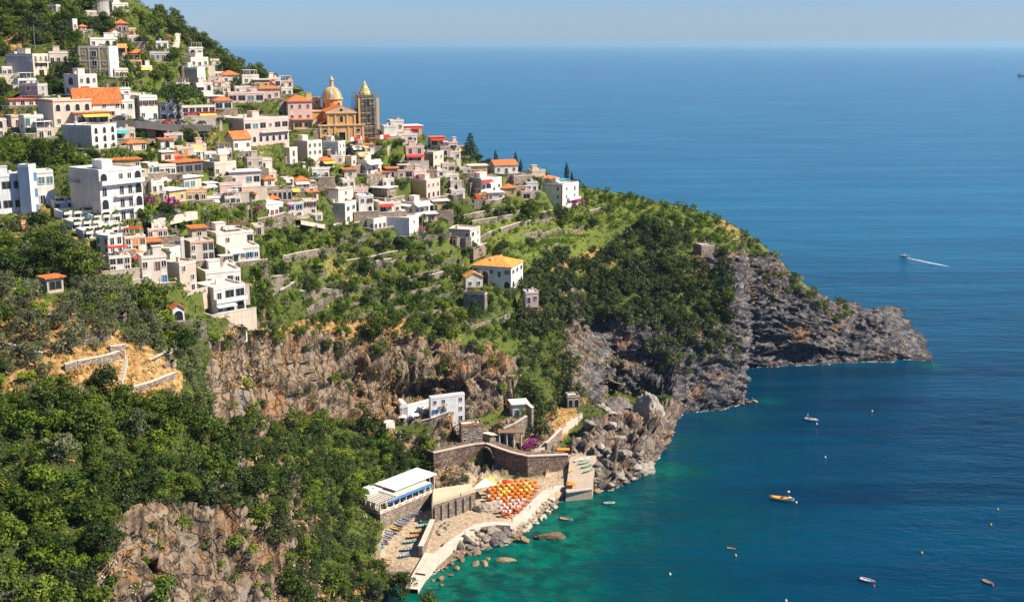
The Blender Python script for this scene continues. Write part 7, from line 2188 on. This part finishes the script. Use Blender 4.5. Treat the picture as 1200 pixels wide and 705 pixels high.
S('in the terraced gardens above the great cliff', [(300, 300), (340, 280), (420, 285), (500, 290), (540, 300), (545, 345), (610, 385), (600, 405), (540, 395), (440, 385), (330, 380), (290, 372), (285, 340)], 165, {'garden': 5, 'oak': 1.6, 'bright': 2, 'olive': 1, 'shade': 1}, .6, 1.0, 8)
S('in the gardens between the lower houses', [(300, 262), (380, 265), (430, 280), (540, 245), (560, 300), (420, 290), (300, 300)], 52, {'garden': 4, 'oak': 1, 'bright': 2}, .6, .95, 9)
S('in the green heart of the village', [(160, 262), (235, 240), (290, 240), (302, 265), (300, 290), (240, 275), (165, 275)], 40, {'garden': 4, 'oak': 1, 'bright': 1}, .7, 1.1, 10)
S('among the middle houses', [(150, 185), (240, 180), (345, 190), (440, 195), (540, 205), (545, 250), (440, 245), (340, 240), (240, 236), (160, 230)], 85, {'garden': 4, 'oak': 2, 'shade': 2, 'bright': 1}, .5, .9, 11)
S('in the tree belt above the apartment house', [(0, 165), (70, 168), (110, 178), (165, 180), (165, 190), (90, 195), (40, 195), (0, 190)], 60, {'garden': 3, 'oak': 2, 'bright': 1}, .6, 1.0, 12)
S('around the umbrella pine road', [(150, 150), (250, 152), (300, 160), (340, 190), (250, 185), (150, 170)], 42, {'garden': 3, 'oak': 2}, .6, 1.0, 13)
S('on the wooded upper slope', [(-20, -5), (60, 0), (110, 10), (130, 40), (75, 55), (40, 55), (-20, 45)], 46, {'oak': 4, 'maquis': 3}, .9, 1.35, 14)
S('on the upper gardens below the ridge', [(75, 15), (130, 20), (190, 20), (205, 55), (205, 100), (170, 110), (130, 100), (100, 95), (75, 60)], 62, {'garden': 4, 'bright': 2, 'oak': 1.5}, .6, 1.0, 15)
S('between the topmost houses at the left', [(-10, 60), (80, 62), (110, 110), (60, 118), (20, 130), (-10, 135)], 48, {'garden': 3, 'oak': 2}, .65, 1.0, 16)
S('on the wooded ridge falling to the sea', [(178, 5), (202, 22), (240, 48), (290, 82), (340, 104), (330, 110), (270, 104), (235, 70), (205, 45)], 60, {'oak': 2, 'maquis': 3, 'garden': 1}, .6, .95, 17)
S('on the slope below the spur houses', [(205, 95), (262, 88), (310, 105), (262, 118), (230, 115)], 30, {'garden': 3, 'oak': 2}, .6, .95, 18)
S('below the church terrace', [(325, 185), (410, 172), (470, 180), (480, 215), (440, 222), (405, 205), (340, 200)], 32, {'garden': 3, 'oak': 2, 'bright': 1}, .5, .85, 19)
S('at the sea edge of the town', [(500, 172), (545, 182), (610, 192), (690, 218), (680, 232), (610, 225), (545, 210), (515, 195)], 46, {'garden': 2, 'oak': 2, 'bright': 2}, .5, .9, 20)
S('around the lawn terraces', [(505, 225), (560, 240), (625, 240), (690, 248), (700, 272), (620, 262), (545, 265), (500, 250)], 34, {'garden': 3, 'oak': 2, 'bright': 1}, .5, .85, 21)
S('beside the vineyard terraces', [(560, 295), (610, 285), (700, 292), (720, 300), (650, 312), (615, 325), (560, 305)], 36, {'garden': 3, 'maquis': 2, 'bright': 1}, .6, .9, 22)
S('in the dark wood above the cove cliffs', [(610, 330), (640, 305), (690, 310), (740, 265), (800, 270), (850, 300), (860, 345), (850, 370), (800, 385), (720, 375), (680, 380), (640, 395), (610, 390)], 190, {'maquis': 5, 'oak': 2.5}, .75, 1.15, 23)
S('on the green back of the cape', [(680, 222), (760, 232), (830, 250), (880, 278), (905, 300), (880, 300), (820, 280), (760, 262), (690, 262)], 125, {'bright': 4, 'garden': 2, 'maquis': 1, 'shade': 1}, .6, 1.0, 24)
S('on the wooded slope above the little house', [(605, 385), (660, 390), (690, 470), (665, 470), (640, 500), (625, 510), (612, 470), (610, 430)], 62, {'maquis': 4, 'garden': 2, 'shade': 1}, .7, 1.0, 25)
S('clinging to the cove cliffs', [(680, 370), (860, 372), (865, 425), (790, 440), (690, 430)], 70, {'maquis': 3, 'shade': 2, 'gold': .6}, .75, 1.4, 26)
S('on the crest of the far cape', [(885, 280), (935, 320), (985, 352), (1000, 368), (985, 378), (930, 348), (890, 322)], 80, {'shade': 3, 'bright': 1, 'maquis': 1.5, 'gold': .5}, .9, 1.6, 27)
S('on the ledges of the great cliff', [(250, 405), (470, 398), (600, 415), (600, 470), (470, 465), (330, 490), (260, 480)], 70, {'gold': 1.5, 'shade': 3, 'maquis': 1.5}, .7, 1.5, 28)
S('around the cave house terraces', [(440, 505), (500, 505), (560, 515), (640, 500), (660, 520), (610, 530), (520, 525), (450, 520)], 26, {'shade': 3, 'garden': 2, 'gold': 1}, .45, .75, 29)
S('on the near cliff', [(130, 600), (330, 630), (340, 705), (130, 705)], 42, {'gold': 2, 'shade': 3, 'maquis': 1}, .6, 1.2, 30)
S('at the lower left edge', [(-60, 640), (60, 640), (120, 700), (110, 760), (-60, 760)], 26, {'oak': 1}, .9, 1.3, 31)
S('on the dry golden terraces', [(60, 350), (175, 398), (215, 440), (140, 462), (70, 440), (100, 390)], 26, {'gold': 1}, .6, 1.1, 32)
S('left of the village between the roofs', [(-10, 95), (20, 95), (60, 118), (60, 135), (0, 135)], 12, {'garden': 2, 'oak': 1}, .6, .9, 33)

# the wood between the trees that can be singled out: understory joined per wood
LOW = {}
for k, (R_, Hc, n_, rb, leaf) in {'oak': (2.6, 2.3, 12, 1.3, .42), 'maquis': (2.3, 1.8, 11, 1.1, .38), 'garden': (1.8, 1.6, 9, .95, .36), 'olive': (2.0, 1.8, 9, .9, .34), 'bright': (1.8, 1.3, 9, .9, .34)}.items():
    LOW[k] = []
    for j in range(3):
        cm = crown_mesh('low', 800 + j, blobset(200 + j, R_, Hc, n_, rb, .85), leaf, 22, LM[k])
        a_ = np.empty(len(cm.vertices) * 3, np.float32); cm.vertices.foreach_get('co', a_)
        LOW[k].append(a_.reshape(-1, 3)); bpy.data.meshes.remove(cm)
def fill(name, poly, n, kind, smin, smax, seed):
    rr = random.Random(seed)
    us_, vs2 = [p[0] for p in poly], [p[1] for p in poly]
    Vs, k, tries = [], 0, 0
    while k < n and tries < n * 8:
        tries += 1
        u, v = rr.uniform(min(us_), max(us_)), rr.uniform(min(vs2), max(vs2))
        if not inpoly(np.array([u]), np.array([v]), poly)[0]: continue
        p = cast(u, v)
        if p.z < 2: continue
        s = rr.uniform(smin, smax); d = proj(p)[2]
        if blocked(u, v, d, 2.6 * F / d * s, 4.2 * F / d * s): continue
        b_ = rr.choice(LOW[kind]); th = rr.uniform(0, 6.28)
        R_ = np.array([[math.cos(th), -math.sin(th), 0], [math.sin(th), math.cos(th), 0], [0, 0, rr.uniform(.8, 1.2)]])
        Vs.append(b_ @ R_.T * s + np.array(p)); k += 1
    V = np.concatenate(Vs)
    put(name, npmesh(name, V, np.arange(len(V)).reshape(-1, 4), [LM[kind]]), kind='stuff')
fill('headland_thicket', [(610, 325), (650, 300), (700, 305), (745, 262), (800, 262), (850, 295), (862, 345), (855, 378), (800, 392), (720, 382), (680, 388), (640, 400), (608, 392)], 330, 'maquis', .8, 1.3, 1)
fill('cape_scrub', [(680, 222), (760, 232), (830, 250), (880, 278), (905, 300), (880, 305), (820, 285), (760, 265), (690, 262)], 120, 'garden', .5, .9, 2)
fill('cape_broom', [(640, 235), (690, 222), (760, 232), (830, 248), (885, 278), (905, 300), (880, 305), (820, 285), (760, 265), (690, 270), (640, 268)], 190, 'bright', .5, 1.0, 22)
fill('terrace_scrub', [(500, 228), (560, 240), (640, 235), (700, 270), (700, 300), (640, 312), (560, 305), (520, 262)], 130, 'garden', .3, .75, 23)
fill('gully_thicket', [(250, 505), (345, 500), (420, 498), (465, 508), (500, 525), (510, 548), (440, 580), (410, 600), (360, 592), (320, 570), (260, 530)], 70, 'oak', .6, .9, 3)
fill('slope_thicket', [(215, 548), (290, 560), (345, 590), (400, 600), (436, 640), (440, 668), (470, 690), (480, 720), (335, 720), (335, 650), (290, 605), (215, 590)], 120, 'maquis', .6, .95, 4)
fill('lower_wood', [(-40, 470), (60, 470), (140, 480), (240, 480), (300, 560), (230, 585), (150, 592), (128, 625), (118, 720), (-60, 720)], 70, 'oak', .6, .9, 5)
fill('ridge_thicket', [(178, 3), (202, 22), (240, 48), (290, 82), (345, 106), (330, 114), (270, 108), (235, 75), (205, 48)], 110, 'maquis', .7, 1.1, 6)
fill('upper_thicket', [(-20, -10), (130, 5), (190, 20), (200, 100), (120, 100), (75, 55), (-20, 60)], 130, 'oak', .6, 1.0, 7)
fill('cove_slope_thicket', [(602, 388), (662, 388), (692, 470), (668, 472), (640, 500), (624, 510), (612, 470)], 90, 'maquis', .6, .95, 8)
fill('village_greenery', [(0, 60), (130, 60), (215, 95), (262, 95), (340, 120), (450, 175), (545, 195), (545, 250), (430, 290), (300, 300), (165, 270), (0, 200)], 420, 'garden', .35, .9, 9)
fill('buttress_thicket', [(735, 372), (862, 378), (864, 425), (810, 436), (750, 412)], 70, 'maquis', .6, 1.1, 15)
fill('villa_thicket', [(440, 330), (520, 325), (548, 345), (612, 352), (612, 400), (540, 395), (440, 385)], 110, 'garden', .4, .85, 16)
fill('belt_thicket', [(0, 165), (70, 168), (110, 178), (165, 180), (165, 190), (90, 195), (40, 195), (0, 190)], 60, 'garden', .6, 1.0, 13)
fill('cave_thicket', [(440, 505), (500, 498), (560, 510), (640, 500), (655, 515), (610, 528), (520, 525), (450, 520)], 26, 'maquis', .4, .7, 14)
fill('garden_greenery', [(240, 370), (300, 300), (430, 285), (545, 290), (610, 385), (600, 405), (440, 390), (330, 385)], 190, 'garden', .5, .9, 10)
fill('olive_thicket', [(-20, 265), (118, 290), (165, 345), (230, 395), (235, 470), (215, 440), (150, 380), (60, 350), (-20, 350)], 90, 'olive', .7, 1.1, 11)
fill('sea_edge_thicket', [(500, 172), (610, 190), (690, 218), (700, 270), (620, 262), (545, 240), (510, 200)], 90, 'garden', .5, .9, 12)

# undergrowth over everything that is not rock, sand or building
rr = np.random.RandomState(8)
w = (1 - np.clip(rock * 1.15, 0, 1)) * (1 - np.clip(bm * 2, 0, 1)) * (NFOOT > 1.5) * (P2[:, 2] > 2) * (Rf < 11.6) * (pu > -40) * (pu < 1100) * (pv > -30) * (pv < 760)
w = w + (.12 + .5 * (steep2 > .45)) * (rock > .5) * (P2[:, 2] > 8) * (Rf < 11) * (Un < 985) * np.where((Un > 660) & (Rf < 4.2), 0, 1) * sstep(-.05, .3, fbm(P * .07, 3, seed=95)) * 1.6
e1 = np.linalg.norm(np.gradient(G2, axis=0), axis=2).ravel() * np.linalg.norm(np.gradient(G2, axis=1), axis=2).ravel()
w = w * e1 * (380 / np.clip(pd, 150, 900)) ** .7
NU = 34000
pick = rr.choice(len(P2), NU, p=w / w.sum())
M_ = 15
c0 = P2[pick] + rr.normal(scale=.5, size=(NU, 3)) * np.array([1, 1, .1])
dryp = np.clip(dry[pick], 0, 1); rockp = rock[pick]; lushp = lush[pick]
size = rr.uniform(.5, 1.2, NU) * np.where(dryp > .6, .6, 1) * np.where(lushp > .95, .45, 1)
d = rr.normal(size=(NU, M_, 3)); d /= np.linalg.norm(d, axis=2, keepdims=True); d[..., 2] = np.abs(d[..., 2])
c = c0[:, None, :] + d * size[:, None, None] * np.array([1.15, 1.15, .8]) * rr.uniform(.6, 1.05, (NU, M_, 1))
nrm = d + rr.normal(scale=.6, size=d.shape); nrm /= np.linalg.norm(nrm, axis=2, keepdims=True)
a = np.cross(nrm, rr.normal(size=d.shape)); a /= np.linalg.norm(a, axis=2, keepdims=True)
b = np.cross(nrm, a)
s = (.26 * rr.uniform(.6, 1.3, (NU, M_, 1))) * (.6 + .4 * size[:, None, None])
q = np.stack([c - a * s, c - b * s * .7, c + a * s, c + b * s * .7], 2).reshape(-1, 3)
isdry = (rr.rand(NU) < np.clip(dryp * 1.35 - .38, .04, .97)) | ((rockp > .5) & (rr.rand(NU) < .75))
gcol = np.array([[.035, .065, .010], [.075, .125, .016], [.13, .185, .028], [.06, .08, .032]])[rr.randint(0, 4, NU)]
gcol = np.where((lushp > .95)[:, None], np.array([.16, .22, .03]), gcol)
dcol = np.array([[.42, .23, .07], [.56, .38, .15], [.34, .15, .05], [.48, .40, .24]])[rr.randint(0, 4, NU)]
col_ = np.where(isdry[:, None], dcol, gcol) * rr.uniform(.7, 1.25, (NU, 1))
vc = np.repeat(col_, M_ * 4, axis=0)
m = NT('undergrowth leaves', .75, .15)
at_ = m.n('Attribute', attribute_name='tone'); m.l(at_.outputs['Color'], m.b.inputs['Base Color'])
put('undergrowth', npmesh('undergrowth', q, np.arange(len(q)).reshape(-1, 4), [m.m], {'tone': vc}), kind='stuff')
# vineyard rows on the bright terrace
V = []
vy = [(618, 292), (690, 281)]
k = 0
rr = np.random.RandomState(5)
for i in range(7):
    a = cast(614 + i * 5, 297 - i * 3.5); b_ = cast(664 + i * 4.5, 291 - i * 2.6)
    n = 220
    f = rr.rand(n, 1)
    c = np.array(a) + (np.array(b_) - np.array(a)) * f
    for j in range(n): c[j, 2] = drop(c[j, 0], c[j, 1])
    c = c + rr.normal(scale=.35, size=(n, 3)) + np.array([0, 0, .8])
    aa = rr.normal(size=(n, 3)); aa /= np.linalg.norm(aa, axis=1, keepdims=True); bb = np.cross(aa, rr.normal(size=(n, 3))); bb /= np.linalg.norm(bb, axis=1, keepdims=True)
    V.append(np.stack([c - aa * .3, c - bb * .25, c + aa * .3, c + bb * .25], 1).reshape(-1, 3))
V = np.concatenate(V)
put('vineyard', npmesh('vineyard', V, np.arange(len(V)).reshape(-1, 4), [LM['bright']]), kind='stuff')

# ------------------------------------------------------------------ the air: a thin haze over sea and land
mb = MB().box(sx[0] - 3000, sx[-1] + 3000, sy[0] - 3000, sy[-1] + 3000, -12, float(P2[:, 2].max()) + 14)
hz = bpy.data.materials.new('sea haze')
hz.use_nodes = True
ht = hz.node_tree
ht.nodes.remove(ht.nodes['Principled BSDF'])
pv_ = ht.nodes.new('ShaderNodeVolumePrincipled')
pv_.inputs['Color'].default_value = (0.46, 0.78, 1.0, 1)
pv_.inputs['Density'].default_value = 3.2e-5
pv_.inputs['Anisotropy'].default_value = 0.2
ht.links.new(pv_.outputs[0], ht.nodes['Material Output'].inputs['Volume'])
hb = mb.build('haze', hz, kind='stuff')
